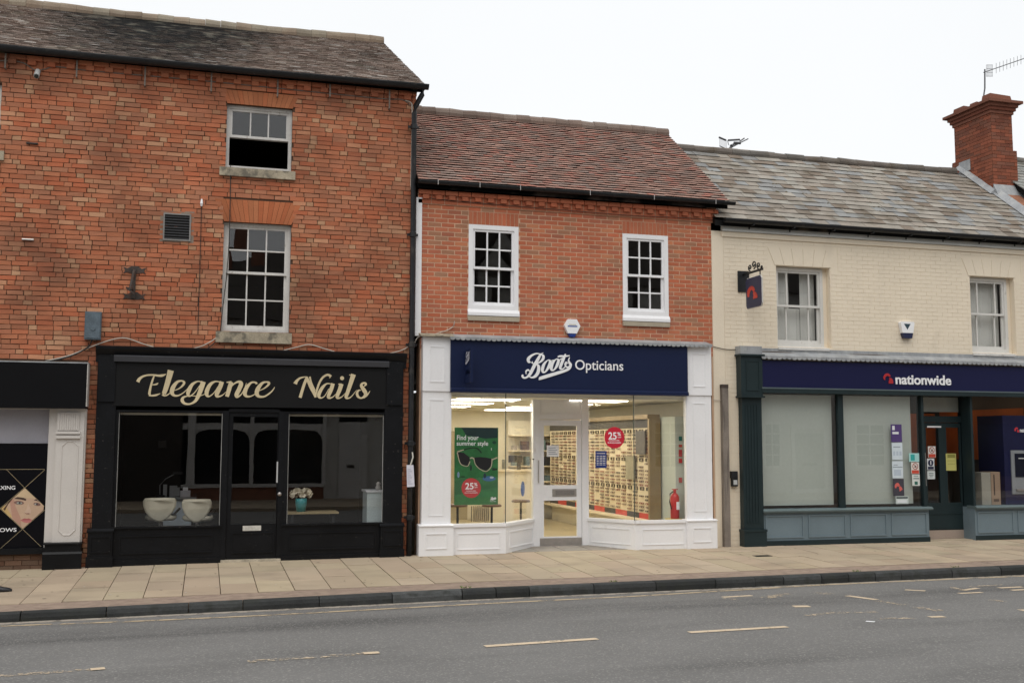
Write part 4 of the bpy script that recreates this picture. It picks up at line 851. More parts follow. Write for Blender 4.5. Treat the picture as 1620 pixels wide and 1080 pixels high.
q0 = RC(95, 698, 121, 846, -.16); c_ = .07; pl = [(q0[0], q0[2]+c_), (q0[0]+c_, q0[2]), (q0[1]-c_, q0[2]), (q0[1], q0[2]+c_), (q0[1], q0[3]-c_), (q0[1]-c_, q0[3]), (q0[0]+c_, q0[3]), (q0[0], q0[3]-c_)]
mb = MB()
for a, b in zip(pl, pl[1:]+pl[:1]): mb.tube([(a[0], -.152, a[1]), (b[0], -.152, b[1])], .008, 6)
mb.build('panel_moulding', M_CREAMW, pil)
mb = MB(); a, b = p[0]+.01, p[1]+.0; mb.box(a, b, -.20, 0, -.16, pz-.03); mb.prismx([(-.22, pz-.03), (-.22, pz-.012), (-.16, pz), (0, pz), (0, pz-.03)], a-.015, b+.015); mb.box(a-.02, b+.02, -.225, -.199, -.16, .17); mb.prismx([(-.225, .17), (-.2, .2), (-.199, .17)], a-.02, b+.02); mb.build('plinth', M_BLACKPAINT, S2)
wz0, wz1 = F(35, 866, -.06)[1], F(35, 647, -.06)[1]; wx1 = F(74, 760, -.06)[0]
B('sill', M_BLACKPAINT, S2, (-9.3, p[0]+.01, -.14, .0, wz0-.085, wz0-.003)); sr = MB(); rnd2 = random.Random(8)
B('riser_bed', M_MORTAR_OLD, S2, (-9.3, p[0]+.02, -.06, .0, -.2, wz0-.085))
for k, z in enumerate((-.13, -.06, .012, .085)):
    x = -6.95-(.11 if k % 2 else 0)
    while x < p[0]-.02:
        mb = MB(); mb.setc(pal((.16,.095,.065), 1, .2, .1, rnd2)[0]); mb.box(x+.004, min(x+.222, p[0])-.004, -.068, -.05, z, min(z+.064, wz0-.087)); mb.build('brick', M_BRICK_OLD, S2); x += .226
mb = MB(); mb.box(-9.3, wx1-.001, -.055, -.049, wz0, F(35, 703, -.05)[1]); win = mb.build('window_poster', mat('black_vinyl', (.004,.004,.006), .3, .1, spec=.2), S2)
B('roller_blind', mat('grey_roller_blind', (.40,.39,.43), .7, .06, 2, 40), S2, (-9.3, wx1-.002, .02, .03, F(35, 701, .02)[1], wz1)); pane(S2, -9.3, wx1, F(35, 703, -.05)[1], wz1, -.045)
B('window_frame', M_CREAMW, S2, (wx1, p[0]+.005, -.09, -.02, wz0-.01, ztp)); B('window_head', M_CREAMW, S2, (-9.3, wx1, -.08, -.02, wz1, ztp))
Yp = -.056; zpm = zoommap(0, 740, 7.7125, Yp)
def gold(pts, w=4): return [(a, b, w) for a, b in pts]
strokes(win, 'gold_line', [gold(((-400, 18), (545, 14))), gold(((80, 18), (298, 238))), gold(((545, 22), (308, 236))), gold(((298, 240), (0, 492), (-120, 600))), gold(((272, 745), (-40, 1020))), gold(((278, 745), (500, 958))), gold(((300, 240), (540, 465))), gold(((0, 492), (272, 742))), gold(((545, 510), (278, 742)))], zpm, Yp, mat('dull_gold', (.42,.34,.2), .5), .001, .0003)
def poly(name, pts, c, k, par=win, mp=zpm, Y=Yp):
    mb = MB(); mb.prism([mp(*q) for q in pts], Y-.0008-.0005*k, Y); return mb.build(name, flat(*c), par)
def ell(cx, cy, a, b, rot=0, n=18): return [(cx+a*math.cos(t)*math.cos(rot)-b*math.sin(t)*math.sin(rot), cy+a*math.cos(t)*math.sin(rot)+b*math.sin(t)*math.cos(rot)) for t in [i*2*math.pi/n for i in range(n)]]
face = [(302, 246), (535, 462), (530, 512), (276, 738), (14, 494)]
poly('face_print', face, (.52, .36, .25), 1); poly('face_print', [(302, 246), (180, 352), (330, 365), (430, 372)], (.58, .43, .27), 2); poly('face_print', [(14, 494), (60, 450), (130, 560), (150, 600), (120, 598)], (.55, .38, .16), 2)
poly('face_print', [(120, 400), (170, 370), (190, 470), (250, 600), (260, 715), (150, 612)], (.46, .26, .19), 2); poly('face_print', [(345, 430), (380, 520), (372, 556), (320, 556), (300, 540), (325, 500)], (.56, .40, .30), 3)
poly('face_print', [(300, 538), (322, 552), (345, 548), (370, 556), (350, 562), (318, 560)], (.25, .12, .09), 4); poly('face_print', [(170, 372), (215, 352), (290, 362), (322, 380), (315, 398), (250, 382), (185, 376)], (.07, .04, .03), 4); poly('face_print', [(412, 392), (445, 374), (480, 398), (498, 425), (450, 398)], (.07, .04, .03), 4)
poly('face_print', ell(232, 422, 62, 24, .08), (.22, .12, .10), 4); poly('face_print', ell(236, 426, 34, 15, .05), (.30, .32, .28), 5); poly('face_print', ell(240, 424, 13, 13), (.04, .04, .04), 6); poly('face_print', ell(452, 440, 44, 20, .15), (.20, .11, .09), 4); poly('face_print', ell(440, 440, 20, 12), (.36, .36, .32), 5); poly('face_print', ell(450, 440, 11, 11), (.04, .04, .04), 6)
poly('face_print', [(248, 634), (300, 612), (330, 618), (350, 612), (392, 632), (330, 636)], (.36, .10, .10), 4); poly('face_print', [(248, 636), (392, 634), (370, 662), (320, 668), (280, 656)], (.48, .17, .16), 5); poly('face_print', [(60, 520), (120, 400), (160, 372), (100, 440), (40, 500)], (.10, .05, .03), 3)
a, b = zpm(185, 262), zpm(185, 215); text(win, 'lettering', 'WAXING', (a[0]-.335*1.0, a[0], a[1], b[1]), Yp, M_LETTER, .001, .012); a, b = zpm(200, 775), zpm(200, 728); text(win, 'lettering', 'BROWS', (a[0]-.335, a[0], a[1], b[1]), Yp, M_LETTER, .001, .012)
rm = thing('beauty_room', 'dark shop space behind the pale roller blind', 'room', (-7.2, 1.5, 0)); B('back_wall', M_DARKROOM, rm, (-9.3, -5.05, 2.0, 2.1, -.1, 2.95)); B('floor', M_DARKROOM, rm, (-9.3, -5.05, .0, 2.0, -.1, -.05)); B('side_wall', M_DARKROOM, rm, (-5.12, -5.05, .02, 2, -.05, 2.9)); B('ceiling', M_DARKROOM, rm, (-9.3, -5.05, .02, 2, 2.9, 2.95))
def atx(px, py, x):
    d = ray(px, py); p = CAM + d*((x-CAM.x)/d.x); return p.y, p.z
def scallop(parent, px0, px1, py, Y, pitch, zt, name='lead_flashing', drop=.05, z=None):
    x0, zf = F(px0, py, Y); x1, zf2 = F(px1, py, Y); zf = z if z is not None else (zf+zf2)/2; mb = MB()
    n = int((x1-x0)/pitch); w = (x1-x0)/n
    for i in range(n):
        a = x0+i*w; k = [(a, 0), (a+w, 0)] + [(a+w/2+w*.48*math.cos(t*math.pi/6), -drop*.45-drop*.55*math.sin(t*math.pi/6)) for t in range(7)]
        dz = rnd.uniform(-.004, .004); mb.prism([(x, zf+zz2+dz) for x, zz2 in k], Y-.004+rnd.uniform(-.004, .003), Y+.004)
    mb.hexa([(x0, Y-.002, zf-.004), (x1, Y-.002, zf-.004), (x1, .0, zt-.012), (x0, .0, zt-.012), (x0, Y-.002, zf+.004), (x1, Y-.002, zf+.004), (x1, .0, zt), (x0, .0, zt)])
    return mb.build(name, M_LEAD, parent)
# ------------------------------------------------------------------ opticians front
O = thing('opticians_shopfront', 'white opticians shopfront with navy fascia and recessed door', 'shopfront', (2.6, -.1, 0))
YO = -.20; r = RC(713, 540, 1088, 623, YO); ofas = B('fascia', M_NAVY, O, (r[0], r[1], YO, -.02, r[2]+.075, r[3]))
mb = MB(); mb.prismx([(YO-.035, r[2]), (YO-.035, r[2]+.05), (YO, r[2]+.074), (-.02, r[2]+.074), (-.02, r[2])], r[0], r[1]); mb.build('fascia_moulding', M_NAVY, O)
zft = r[3]; zfb = r[2]; scallop(O, 712, 1127, 541, YO-.05, .085, zft+.085, z=zft+.012)
mb = MB(); mb.hexa([(-.05, -.24, zft+.01), (.50, -.24, zft+.01), (.50, .0, zft+.06), (-.05, .0, zft+.06), (-.05, -.24, zft+.03), (.50, -.24, zft+.03), (.50, .0, zft+.09), (-.05, .0, zft+.09)]); mb.build('coping', M_STONE, O)
zpb = F(690, 830, -.16)[1]; zcap = F(690, 618, -.15)[1]
for a, b in ((RC(668, 700, 712.5, 701, -.14)[0:2]), (RC(1087.5, 700, 1126, 701, -.14)[0:2])):
    mb = MB(); mb.box(a, b, -.14, .0, zpb, zcap-.008); m1 = (a+b)/2
    panel_ring(mb, a+.11, b-.11, zpb+.14, zcap-.14, -.14, .012, .008); mb.build('pilaster', M_WHITE, O)
    mb = MB(); mb.box(a-.005, b+.005, -.16, .0, zcap-.006, zft+.01); panel_ring(mb, a+.11, b-.11, zcap+.14, zft-.14, -.16, .012, .008); mb.build('capital', M_WHITE, O)
    mb = MB(); mb.box(a-.05, b+.05, -.20, .0, -.1, zpb-.02); mb.prismx([(-.215, zpb-.02), (-.215, zpb-.004), (-.14, zpb+.012), (0, zpb+.012), (0, zpb-.02)], a-.055, b+.055); panel_ring(mb, a+.06, b-.06, .10, zpb-.13, -.20, .014, .010); mb.build('pedestal', M_WHITE, O)
lx0, lx1 = RC(712, 700, 713, 701, -.1)[0], 1.40; rx0, rx1 = 3.66, RC(1086, 700, 1087, 701, -.1)[1]
dx0, dx1, YD = 2.17, 3.10, .76; zsil = F(900, 825, -.12)[1]; zgt = zfb+.0
def along(p, q, t): return (p[0]+(q[0]-p[0])*t, p[1]+(q[1]-p[1])*t)
def vwall(mb, p, q, z0, z1, th):                          # upright slab from p to q (plan points), thickness th inwards
    d = Vector((q[0]-p[0], q[1]-p[1])).normalized(); n_ = Vector((-d.y, d.x))*th
    mb.hexa([(p[0], p[1], z0), (q[0], q[1], z0), (q[0]+n_.x, q[1]+n_.y, z0), (p[0]+n_.x, p[1]+n_.y, z0), (p[0], p[1], z1), (q[0], q[1], z1), (q[0]+n_.x, q[1]+n_.y, z1), (p[0]+n_.x, p[1]+n_.y, z1)])
YR = -.13
segs = (((lx0, YR), (lx1, YR)), ((lx1, YR), (dx0, YD)), ((dx1, YD), (rx0, YR)), ((rx0, YR), (rx1, YR)))
for p, q in segs:
    mb = MB(); vwall(mb, p, q, -.1, zsil-.05, .06); d = Vector((q[0]-p[0], q[1]-p[1])); L = d.length; d.normalize(); n_ = Vector((d.y, -d.x))
    for t0, t1, z0, z1 in ((.13, L-.10, .07, .082), (.13, L-.10, zsil-.16, zsil-.148)):     # raised bead lines of the panel
        a, b = (p[0]+d.x*t0+n_.x*.01, p[1]+d.y*t0+n_.y*.01), (p[0]+d.x*t1+n_.x*.01, p[1]+d.y*t1+n_.y*.01); vwall(mb, a, b, z0, z1, .012)
    for t0, t1 in ((.13, .142), (L-.112, L-.10)):
        a, b = (p[0]+d.x*t0+n_.x*.01, p[1]+d.y*t0+n_.y*.01), (p[0]+d.x*t1+n_.x*.01, p[1]+d.y*t1+n_.y*.01); vwall(mb, a, b, .082, zsil-.16, .012)
    ris = mb.build('stall_riser', M_WHITE, O)
    mb = MB(); vwall(mb, (p[0]+n_.x*.025, p[1]+n_.y*.025), (q[0]+n_.x*.025, q[1]+n_.y*.025), zsil-.05, zsil, .14); mb.build('sill', M_WHITE, ris)
    mb = MB(); a, b = (p[0]-n_.x*.03, p[1]-n_.y*.03), (q[0]-n_.x*.03, q[1]-n_.y*.03); vwall(mb, along(a, b, .006), along(a, b, .994), zsil, zgt, .008); mb.build('glass_pane', M_SHOPGLASS, O)
M_JOINT = mat('glass_joint', (.05,.07,.06), .4)
for q0_ in (lx1, rx0): B('glass_joint', M_JOINT, O, (q0_-.006, q0_+.006, YR+.018, YR+.028, zsil, zgt))
B('corner_post', M_WHITE, O, (lx0-.02, lx0+.012, -.13, -.06, zsil, zgt)); B('corner_post', M_WHITE, O, (rx1-.03, rx1+.01, -.13, -.06, zsil, zgt))
mb = MB(); mb.box(dx0-.045, dx0+.075, YD-.05, YD+.05, -.05, zgt); mb.build('door_post', M_WHITE, O); mb = MB(); mb.box(dx1-.075, dx1+.045, YD-.05, YD+.05, -.05, zgt); mb.build('door_post', M_WHITE, O)
q_ = RC(850, 664, 927, 862, YD); zdt = q_[3]
mb = MB(); mb.box(dx0+.075, dx1-.075, YD-.03, YD+.03, zdt+.01, zgt); panel_ring(mb, dx0+.10, dx1-.10, zdt+.10, zgt-.05, YD-.03, .012, .008); mb.build('transom_panel', M_WHITE, O)
B('lobby_soffit', M_WHITE, O, (r[0], r[1], -.02, YD+.05, zgt+.001, zgt+.05))
e0, e1 = dx0+.080, dx1-.080; g1 = RC(857, 673, 915, 767, YD); g2 = RC(858, 791, 916, 848, YD); gx0, gx1 = max(g1[0], e0+.08), min(g1[1], e1-.08)
odoor = B('door', M_WHITE, O, (e0, gx0, YD-.02, YD+.025, .01, zdt), (gx1, e1, YD-.02, YD+.025, .01, zdt), (gx0, gx1, YD-.02, YD+.025, g1[3], zdt), (gx0, gx1, YD-.02, YD+.025, g2[3], g1[2]), (gx0, gx1, YD-.02, YD+.025, .01, g2[2]))
pane(odoor, gx0, gx1, g1[2], g1[3], YD); pane(odoor, gx0, gx1, g2[2], g2[3], YD)
PB('letterbox', M_STEEL, odoor, [(874, 773, 912, 785)], YD-.03, .012); PB('letterbox_flap', mat('steel_dark', (.3,.28,.27), .4, .1, metal=.6), odoor, [(879, 775.5, 909, 782.5)], YD-.034, .006); B('kick_plate', M_STEEL, odoor, (e0+.003, e1-.003, YD-.025, YD-.019, .012, F(888, 850, YD)[1]))
x, z0 = F(851.5, 763, YD-.05); z1 = F(851.5, 728, YD-.05)[1]; mb = MB(); mb.tube([(x, YD-.02, z0), (x, YD-.07, z0), (x, YD-.07, z1), (x, YD-.02, z1)], .010, 8); mb.build('handle', M_STEEL, odoor, smooth=False)
for px, py in ((851, 689), (852, 840), (843.5, 726)):
    x, z = F(px, py, YD-.03); mb = MB(); mb.tube([(x, YD-.015, z), (x, YD-.055 if px < 846 else YD-.03, z)], .012, 10); mb.build('lock', M_BLACKMETAL, odoor)
# lobby floor
for i in range(5):
    for j in range(2):
        xa = 1.55+i*.46; slab(xa, xa+.455, .0+j*.39, .385+j*.39, (.30,.275,.24), 'lobby_slab')
# lettering on the fascia
zm = zoommap(815, 545, 8.757, YO)
BL = [[(388,112,8),(350,128,12),(290,124,20),(225,152,30),(182,198,42),(188,238,34),(214,242,12)], [(352,132,24),(318,195,40),(262,295,44),(206,405,40),(158,452,26),(120,458,26),(98,438,28),(108,418,22)], [(150,410,8),(150,368,20),(180,350,22),(200,372,8)], [(352,126,12),(388,158,34),(380,205,34),(330,248,20),(262,262,14),(232,250,16),(240,232,10)], [(290,262,16),(322,300,38),(318,375,44),(278,436,38),(222,455,20),(180,425,10)],
 [(440,222,14),(398,272,36),(376,340,40),(386,382,26),(420,372,22),(462,310,38),(484,245,38),(468,214,18),(440,222,14)], [(485,232,10),(530,212,12)], [(556,206,14),(516,258,36),(498,325,40),(512,356,24),(548,338,22),(582,280,38),(598,222,36),(582,200,18),(556,206,14)], [(596,222,10),(640,195,16),(652,190,8)],
 [(696,128,14),(672,185,36),(638,270,38),(622,322,34),(642,340,18),(680,318,12),(712,262,8)], [(588,170,18),(620,160,26),(690,160,24),(752,152,14)],
 [(752,176,10),(738,215,18),(748,250,30),(766,280,34),(742,310,26),(704,306,18),(690,272,20),(706,242,18),(724,262,10)], [(772,285,24),(745,330,36),(690,360,36),(600,388,42),(480,424,46),(370,458,46),(336,470,40)], [(332,462,14),(330,492,10)]]
strokes(ofas, 'lettering', BL, zm, YO, M_LETTER, .008)
a = RC(815+830/8.757, 545+218/8.757, 815+1496/8.757, 545+396/8.757, YO); text(ofas, 'lettering', 'Opticians', (a[0], a[1], a[2], a[3]), YO, M_LETTER, .008, .006)
# interior of the opticians
M_CREAMWALL = mat('cream_wall', (.76,.70,.545), .85, .04, 2, 30); M_CEIL = mat('ceiling_tile', (.76,.74,.64), .9, .04, 2, 30)
oi = thing('opticians_room', 'brightly lit cream interior of the opticians shop', 'room', (2.5, 4, 0))
zc_ = 2.53
B('floor', mat('beige_floor', (.48,.40,.24), .35, .06, 2, 30), oi, (.02, 5.18, .80, 7.6, -.1, -.002)); B('window_bed', mat('pale_bed', (.55,.52,.42), .6), oi, (.5, lx1, -.05, .1, -.05, .25)); B('back_wall', M_CREAMWALL, oi, (.02, 5.18, 7.5, 7.6, -.002, zc_)); B('side_wall', M_CREAMWALL, oi, (.02, .12, .02, 7.5, -.002, zc_)); B('side_wall', M_CREAMWALL, oi, (5.08, 5.18, .02, 7.5, -.002, zc_)); ce = B('ceiling', M_CEIL, oi, (.02, 5.18, .02, 7.6, zc_, zc_+.08))
B('partition', M_CREAMWALL, oi, (.12, 1.6, 5.2, 5.3, 0, zc_)); B('inner_door', mat('beige_door', (.42,.35,.22), .6), oi, (1.75, 2.6, 7.44, 7.499, 0, 2.05)); B('floor', mat('beige_floor'), oi, (.02, 2.0, -.03, .80, -.1, -.004)); B('floor', mat('beige_floor'), oi, (3.2, 5.18, -.03, .80, -.1, -.004))
M_PANEL = emit('lit_ceiling_panel', (1, .945, .81), 8.5)
for x in (1.35, 3.35):
    for y in (1.0, 2.8, 4.6, 6.4):
        B('light_panel', M_PANEL, oi, (x-.55, x+.55, y-.28, y+.28, zc_-.012, zc_-.002)); 
dw = thing('spectacle_display', 'wall display of spectacle frames inside the opticians window', 'display', (4.5, 3.5, .4))
B('backboard', mat('cream_board', (.78,.67,.47), .7, .04), dw, (4.46, 4.52, .98, 6.9, .46, 2.06)); B('header_board', mat('dark_header', (.06,.055,.05), .5, .3, 3), dw, (4.45, 4.52, .98, 6.9, 2.06, 2.22)); B('cornice', mat('bronze_trim', (.32,.235,.13), .4, .1, metal=.4), dw, (4.36, 4.60, .93, 6.95, 2.22, 2.30)); B('side_trim', mat('bronze_trim'), dw, (4.38, 4.60, .90, .975, .30, 2.22)); B('shelf', mat('cream_board'), dw, (4.30, 4.52, .98, 6.9, .36, .40)); B('base', M_CREAMWALL, dw, (4.50, 4.6, .98, 6.9, 0, .36))
for k in range(10):
    y = .98+k*.592; B('footer_sign', flat(*(((.05, .045, .04)) if k % 2 else ((.55, .06, .04)))), dw, (4.452, 4.458, y, y+.59, .40, .50))
rg = random.Random(6); groups = {}
for row in range(23):
    z = .53+row*.066; card = row in (6, 14, 22); y = 1.02+rg.uniform(0, .06)
    while y < 6.65:
        if card: c = ('card', (.10, .07, .05) if rg.random() < .3 else (.16, .13, .09))
        else: c = ('g', rg.choice(((.04, .025, .02), (.12, .05, .04), (.22, .07, .05), (.30, .10, .07), (.18, .11, .08), (.34, .24, .17))))
        mb = groups.setdefault(c, MB())
        if card:
            mb.box(4.432, 4.458, y, y+.15, z-.012, z-.004); mb.box(4.432, 4.458, y, y+.15, z+.042, z+.05); mb.box(4.432, 4.458, y, y+.012, z-.004, z+.042); mb.box(4.432, 4.458, y+.138, y+.15, z-.004, z+.042)
        elif rg.random() < .9:
            h = rg.uniform(.026, .034); w = .085
            for s_ in (0, .10):
                mb.box(4.435, 4.445, y+s_, y+s_+w, z+h-.009, z+h); mb.box(4.435, 4.445, y+s_, y+s_+w, z, z+.005); mb.box(4.435, 4.445, y+s_, y+s_+.012, z+.005, z+h-.009); mb.box(4.435, 4.445, y+s_+w-.012, y+s_+w, z+.005, z+h-.009)
            mb.box(4.435, 4.443, y+w, y+.10, z+h*.6, z+h*.6+.006); mb.box(4.443, 4.46, y, y+.006, z+h*.7, z+h*.7+.006); mb.box(4.443, 4.46, y+.179, y+.185, z+h*.7, z+h*.7+.006)
        y += .29
for (k, c), mb in groups.items(): mb.build('framed_card' if k == 'card' else 'spectacle_frames', flat(*c), dw, kind='stuff')
y0_, z0_ = atx(1008, 738, 4.44); 
for py0, py1, px0, px1, c in ((681, 718, 1006, 1020, (.12, .11, .10)), (721, 757, 990, 1003, (.34, .31, .22))):
    ya, za = atx(px0, py1, 4.40); yb, zb2 = atx(px1, py0, 4.40); tag(B('display_panel', mat('panel_%d' % px0, c, .4, .25, 6), None, (4.395, 4.42, min(ya, yb), max(ya, yb), min(za, zb2), max(za, zb2))), 'dark photo panel hung over the spectacle display' if px0 > 1000 else 'olive mirror panel leaning over the spectacle display', 'panel')
B('pillar', mat('pale_green_wall', (.56,.60,.52), .8, .03), oi, (4.62, 5.07, .32, .95, 0, 2.25)); 
fx, _ = F(1069, 790, .16); zf0, zf1 = F(1069, 818, .16)[1]-.02, F(1069, 779, .16)[1]
fe = thing('fire_extinguisher', 'red fire extinguisher with black hose in the opticians window', 'extinguisher', (fx, .2, zf0)); M_RED = mat('red_enamel', (.50,.02,.02), .3, .05, spec=.5); hh = zf1-zf0
mb = MB(); mb.lathe([(.07, 0), (.078, .01), (.078, hh*.82), (.06, hh*.92), (.025, hh)], (fx, .2, zf0), 20); mb.build('cylinder', M_RED, fe, smooth=True); B('label', M_LETTER, fe, (fx-.005, fx+.05, .118, .123, zf0+hh*.35, zf0+hh*.65))
mb = MB(); mb.tube([(fx-.03, .2, zf1+.02), (fx-.10, .17, zf1-.02), (fx-.115, .16, zf1-.15), (fx-.09, .14, zf0+.16)], .011, 8); mb.build('hose', M_BLACKMETAL, fe, smooth=True); mb = MB(); mb.box(fx-.05, fx+.06, .19, .21, zf1+.05, zf1+.065); mb.box(fx-.02, fx+.02, .18, .22, zf1-.005, zf1+.05); mb.build('handle', M_RED, fe); B('stand', mat('yellow_tray', (.55,.40,.05), .5), fe, (fx-.14, fx+.1, .13, .30, zf0-.02, zf0-.001)); B('plinth', M_CREAMWALL, fe, (fx-.15, fx+.12, .12, .31, 0, zf0-.02))
for k, (py0, py1, c, nm) in enumerate(((690, 697, (.02, .16, .14), 'green'), (703, 707, (.5, .08, .06), 'orange-red'), (711, 722, (.5, .05, .05), 'tall red'), (725, 732, (.55, .04, .04), 'deep red'), (755, 763, (.5, .07, .06), 'low red'))):
    q_ = RC(1074, py0, 1079, py1, .31); tag(B('fire_notice', flat(*c), None, (q_[0], q_[1], .305, .315, q_[2], q_[3])), nm+' fire safety notice above the extinguisher', 'notice', 'fire safety notices above the extinguisher')
# tables and stools seen below the poster
def stool(px, py, Y, label, w=.17):
    x, z = F(px, py, Y); t = thing('swivel_stool', label, 'stool', (x, Y, 0), 'dark stools in the opticians window'); mb = MB(); mb.lathe([(.04, 0), (w, .005), (w+.01, .03), (w-.02, .05), (.03, .055)], (x, Y, z-.05), 18); mb.build('seat', mat('dark_stool_seat', (.12,.07,.05), .5, .1), t, smooth=True)
    mb = MB(); mb.tube([(x, Y, .06), (x, Y, z-.05)], .022, 8); mb.build('pole', M_BLACKMETAL, t)
    for k in range(5): a = k*1.257+.4; mb = MB(); mb.tube([(x, Y, .16), (x+.25*math.cos(a), Y+.25*math.sin(a), .02)], .014, 6); mb.build('leg', M_BLACKMETAL, t)
stool(824, 790, 2.4, 'dark round stool beside the blue oval sticker'); stool(778, 797, 1.6, 'dark round stool under the right side of the green poster'); stool(724, 797, 1.6, 'dark round stool under the left side of the green poster')
rd = RC(746, 800, 775, 820, 5.15); t = thing('radiator', 'cream ribbed radiator below the poster', 'radiator', (rd[0], 5.1, .1))
for i in range(9): a = rd[0]+i*(rd[1]-rd[0])/9; B('rib', mat('radiator_cream', (.6,.53,.4), .5), t, (a+.01, a+(rd[1]-rd[0])/9-.02, 5.08, 5.16, .12, rd[3]))
B('body', mat('dark_gap', (.12,.10,.07), .8), t, (rd[0], rd[1], 5.16, 5.195, .12, rd[3]))
# cabinets at the back right, seen through the door
sb = thing('stock_shelves', 'cream shelves of boxes seen through the opticians door', 'shelves', (4.2, 7.2, 0)); B('carcass', M_CREAMWALL, sb, (3.55, 5.0, 7.3, 7.48, 0, 2.3))
for i in range(5): B('shelf', mat('cream_board'), sb, (3.55, 4.9, 6.98, 7.30, .5+i*.36, .53+i*.36))
for i in range(4):
    x = 3.6
    while x < 4.8: w = rg.uniform(.06, .16); h = rg.uniform(.1, .26); cn_, cc_ = rg.choice((('brown', (.10, .06, .05)), ('beige', (.35, .30, .25)), ('teal', (.14, .2, .2)), ('black', (.05, .05, .05)), ('red', (.4, .12, .08)))); tag(B('stock_box', flat(*cc_), None, (x, x+w, 7.04, 7.25, .531+i*.36, .531+i*.36+h)), 'small %s carton on the %s back shelf inside the opticians' % (cn_, ('lowest', 'second', 'third', 'top')[i]), 'carton', 'cartons on the back shelves'); x += w+rg.uniform(.02, .2)
wb = RC(805, 727, 817, 753, 6.9); tag(B('wall_poster', mat('grey_poster', (.30,.29,.24), .6, .3, 9), None, (wb[0], wb[1], 7.47, 7.498, wb[2], wb[3])), 'small grey framed poster on the cream back wall', 'poster')
dsk = RC(805, 720, 826, 731, 5.5); t = thing('reception_screen', 'dark computer screen inside the opticians', 'screen', (dsk[0], 5.5, .8)); B('panel', M_BLACKMETAL, t, (dsk[0], dsk[1], 5.5, 5.54, dsk[2], dsk[3])); B('stand', M_BLACKMETAL, t, (dsk[0]+.2, dsk[0]+.28, 5.52, 5.56, dsk[2]-.16, dsk[2])); t = thing('reception_desk', 'cream reception desk under the dark computer screen', 'desk', (dsk[0], 5.6, 0)); B('desk_top', mat('cream_board'), t, (dsk[0]-.4, dsk[1]+.4, 5.4, 6.0, dsk[2]-.2, dsk[2]-.16)); B('front_panel', M_CREAMWALL, t, (dsk[0]-.38, dsk[1]+.38, 5.45, 5.48, 0, dsk[2]-.2)); B('side_panel', M_CREAMWALL, t, (dsk[0]-.38, dsk[0]-.35, 5.48, 5.95, 0, dsk[2]-.2)); B('side_panel', M_CREAMWALL, t, (dsk[1]+.35, dsk[1]+.38, 5.48, 5.95, 0, dsk[2]-.2))
# posters and stickers on the glass
Yq = .03; q_ = RC(719, 676, 788, 798, Yq); ps = B('poster', mat('green_poster', (.03,.155,.05), .5, .22, 4, 20), None, (q_[0], q_[1], Yq, Yq+.012, q_[2], q_[3])); tag(ps, 'green sunglasses poster hanging in the opticians window', 'poster'); zp = zoommap(700, 660, 6.35, Yq)
def pp(pts, c, k, name='print'): return poly(name, pts, c, k, ps, zp, Yq)
pp([(190, 103), (554, 103), (554, 205), (430, 212), (240, 180)], (.012, .035, .035), 1); pp([(125, 640), (250, 610), (400, 690), (552, 640), (552, 700), (125, 780)], (.022, .12, .04), 1)
pp([(150, 348), (215, 355), (270, 398), (276, 440), (250, 486), (192, 470), (165, 420)], (.012, .012, .014), 2); pp([(312, 402), (380, 396), (440, 402), (496, 414), (486, 490), (440, 536), (372, 512), (326, 462)], (.012, .012, .014), 2)
strokes(ps, 'print', [[(148, 350, 10), (172, 445, 8), (200, 478, 7), (252, 488, 7), (276, 440, 9)], [(314, 404, 8), (330, 468, 7), (374, 516, 7), (440, 540, 8), (488, 494, 8), (498, 414, 10)], [(276, 412, 10), (296, 405, 14), (314, 414, 10)], [(498, 424, 12), (552, 402, 10)], [(150, 345, 14), (214, 324, 8)]], zp, Yq-.002, mat('pale_rim', (.50,.44,.33), .4), .001, .0002)
strokes(ps, 'print', [[(210, 326, 12), (270, 310, 12), (335, 306, 12), (365, 325, 14), (392, 358, 12)], [(500, 520, 26), (550, 520, 14)]], zp, Yq-.001, flat(.012, .03, .015), .001, .0002)
pp(ell(468, 614, 66, 26), (.05, .14, .30), 2); pp(ell(495, 602, 20, 10), (.5, .55, .6), 3); pp(ell(425, 585, 14, 26), (.02, .04, .06), 3); pp(ell(160, 575, 12, 30), (.2, .3, .42), 2); pp(ell(205, 595, 26, 8), (.02, .07, .03), 2); pp(ell(285, 505, 12, 30), (.02, .04, .03), 3); pp(ell(520, 252, 20, 16), (.012, .06, .03), 2); pp(ell(492, 318, 5, 14), (.5, .5, .45), 2); pp(ell(288, 708, 98, 100), (.50, .035, .04), 2, 'offer_disc')
def tx(par, s, u0, v0, u1, v1, Y, mp, b=0.01): a, c = mp(u0, v1), mp(u1, v0); return text(par, 'lettering', s, (a[0], c[0], a[1], c[1]), Y, M_LETTER, .001, b)
Yt = Yq-.0035
tx(ps, 'Find your', 145, 178, 362, 242, Yt, zp); tx(ps, 'summer style', 143, 238, 458, 296, Yt, zp); tx(ps, '25', 228, 655, 312, 722, Yt, zp, .02); tx(ps, '%', 318, 655, 350, 688, Yt, zp, .02); tx(ps, 'OFF', 320, 695, 352, 708, Yt, zp); tx(ps, 'DESIGNER', 238, 732, 338, 742, Yt, zp); tx(ps, 'SUNGLASSES', 222, 750, 352, 761, Yt, zp)
zl = lambda u, v: zp(470+u*.088, 788+v*.088); strokes(ps, 'lettering', [[(a, b, max(c, 14)*1.3) for a, b, c in s] for s in BL], zl, Yt, M_LETTER, .001, .0001); tx(ps, 'Opticians', 476, 838, 538, 848, Yt, zp)
zr_ = zoommap(940, 630, 5.4, -.099); Ys = -.104; st = MB(); st.prism([zr_(*p_) for p_ in ell(172, 335, 85, 92, 0, 32)], Ys-.002, Ys+.003)
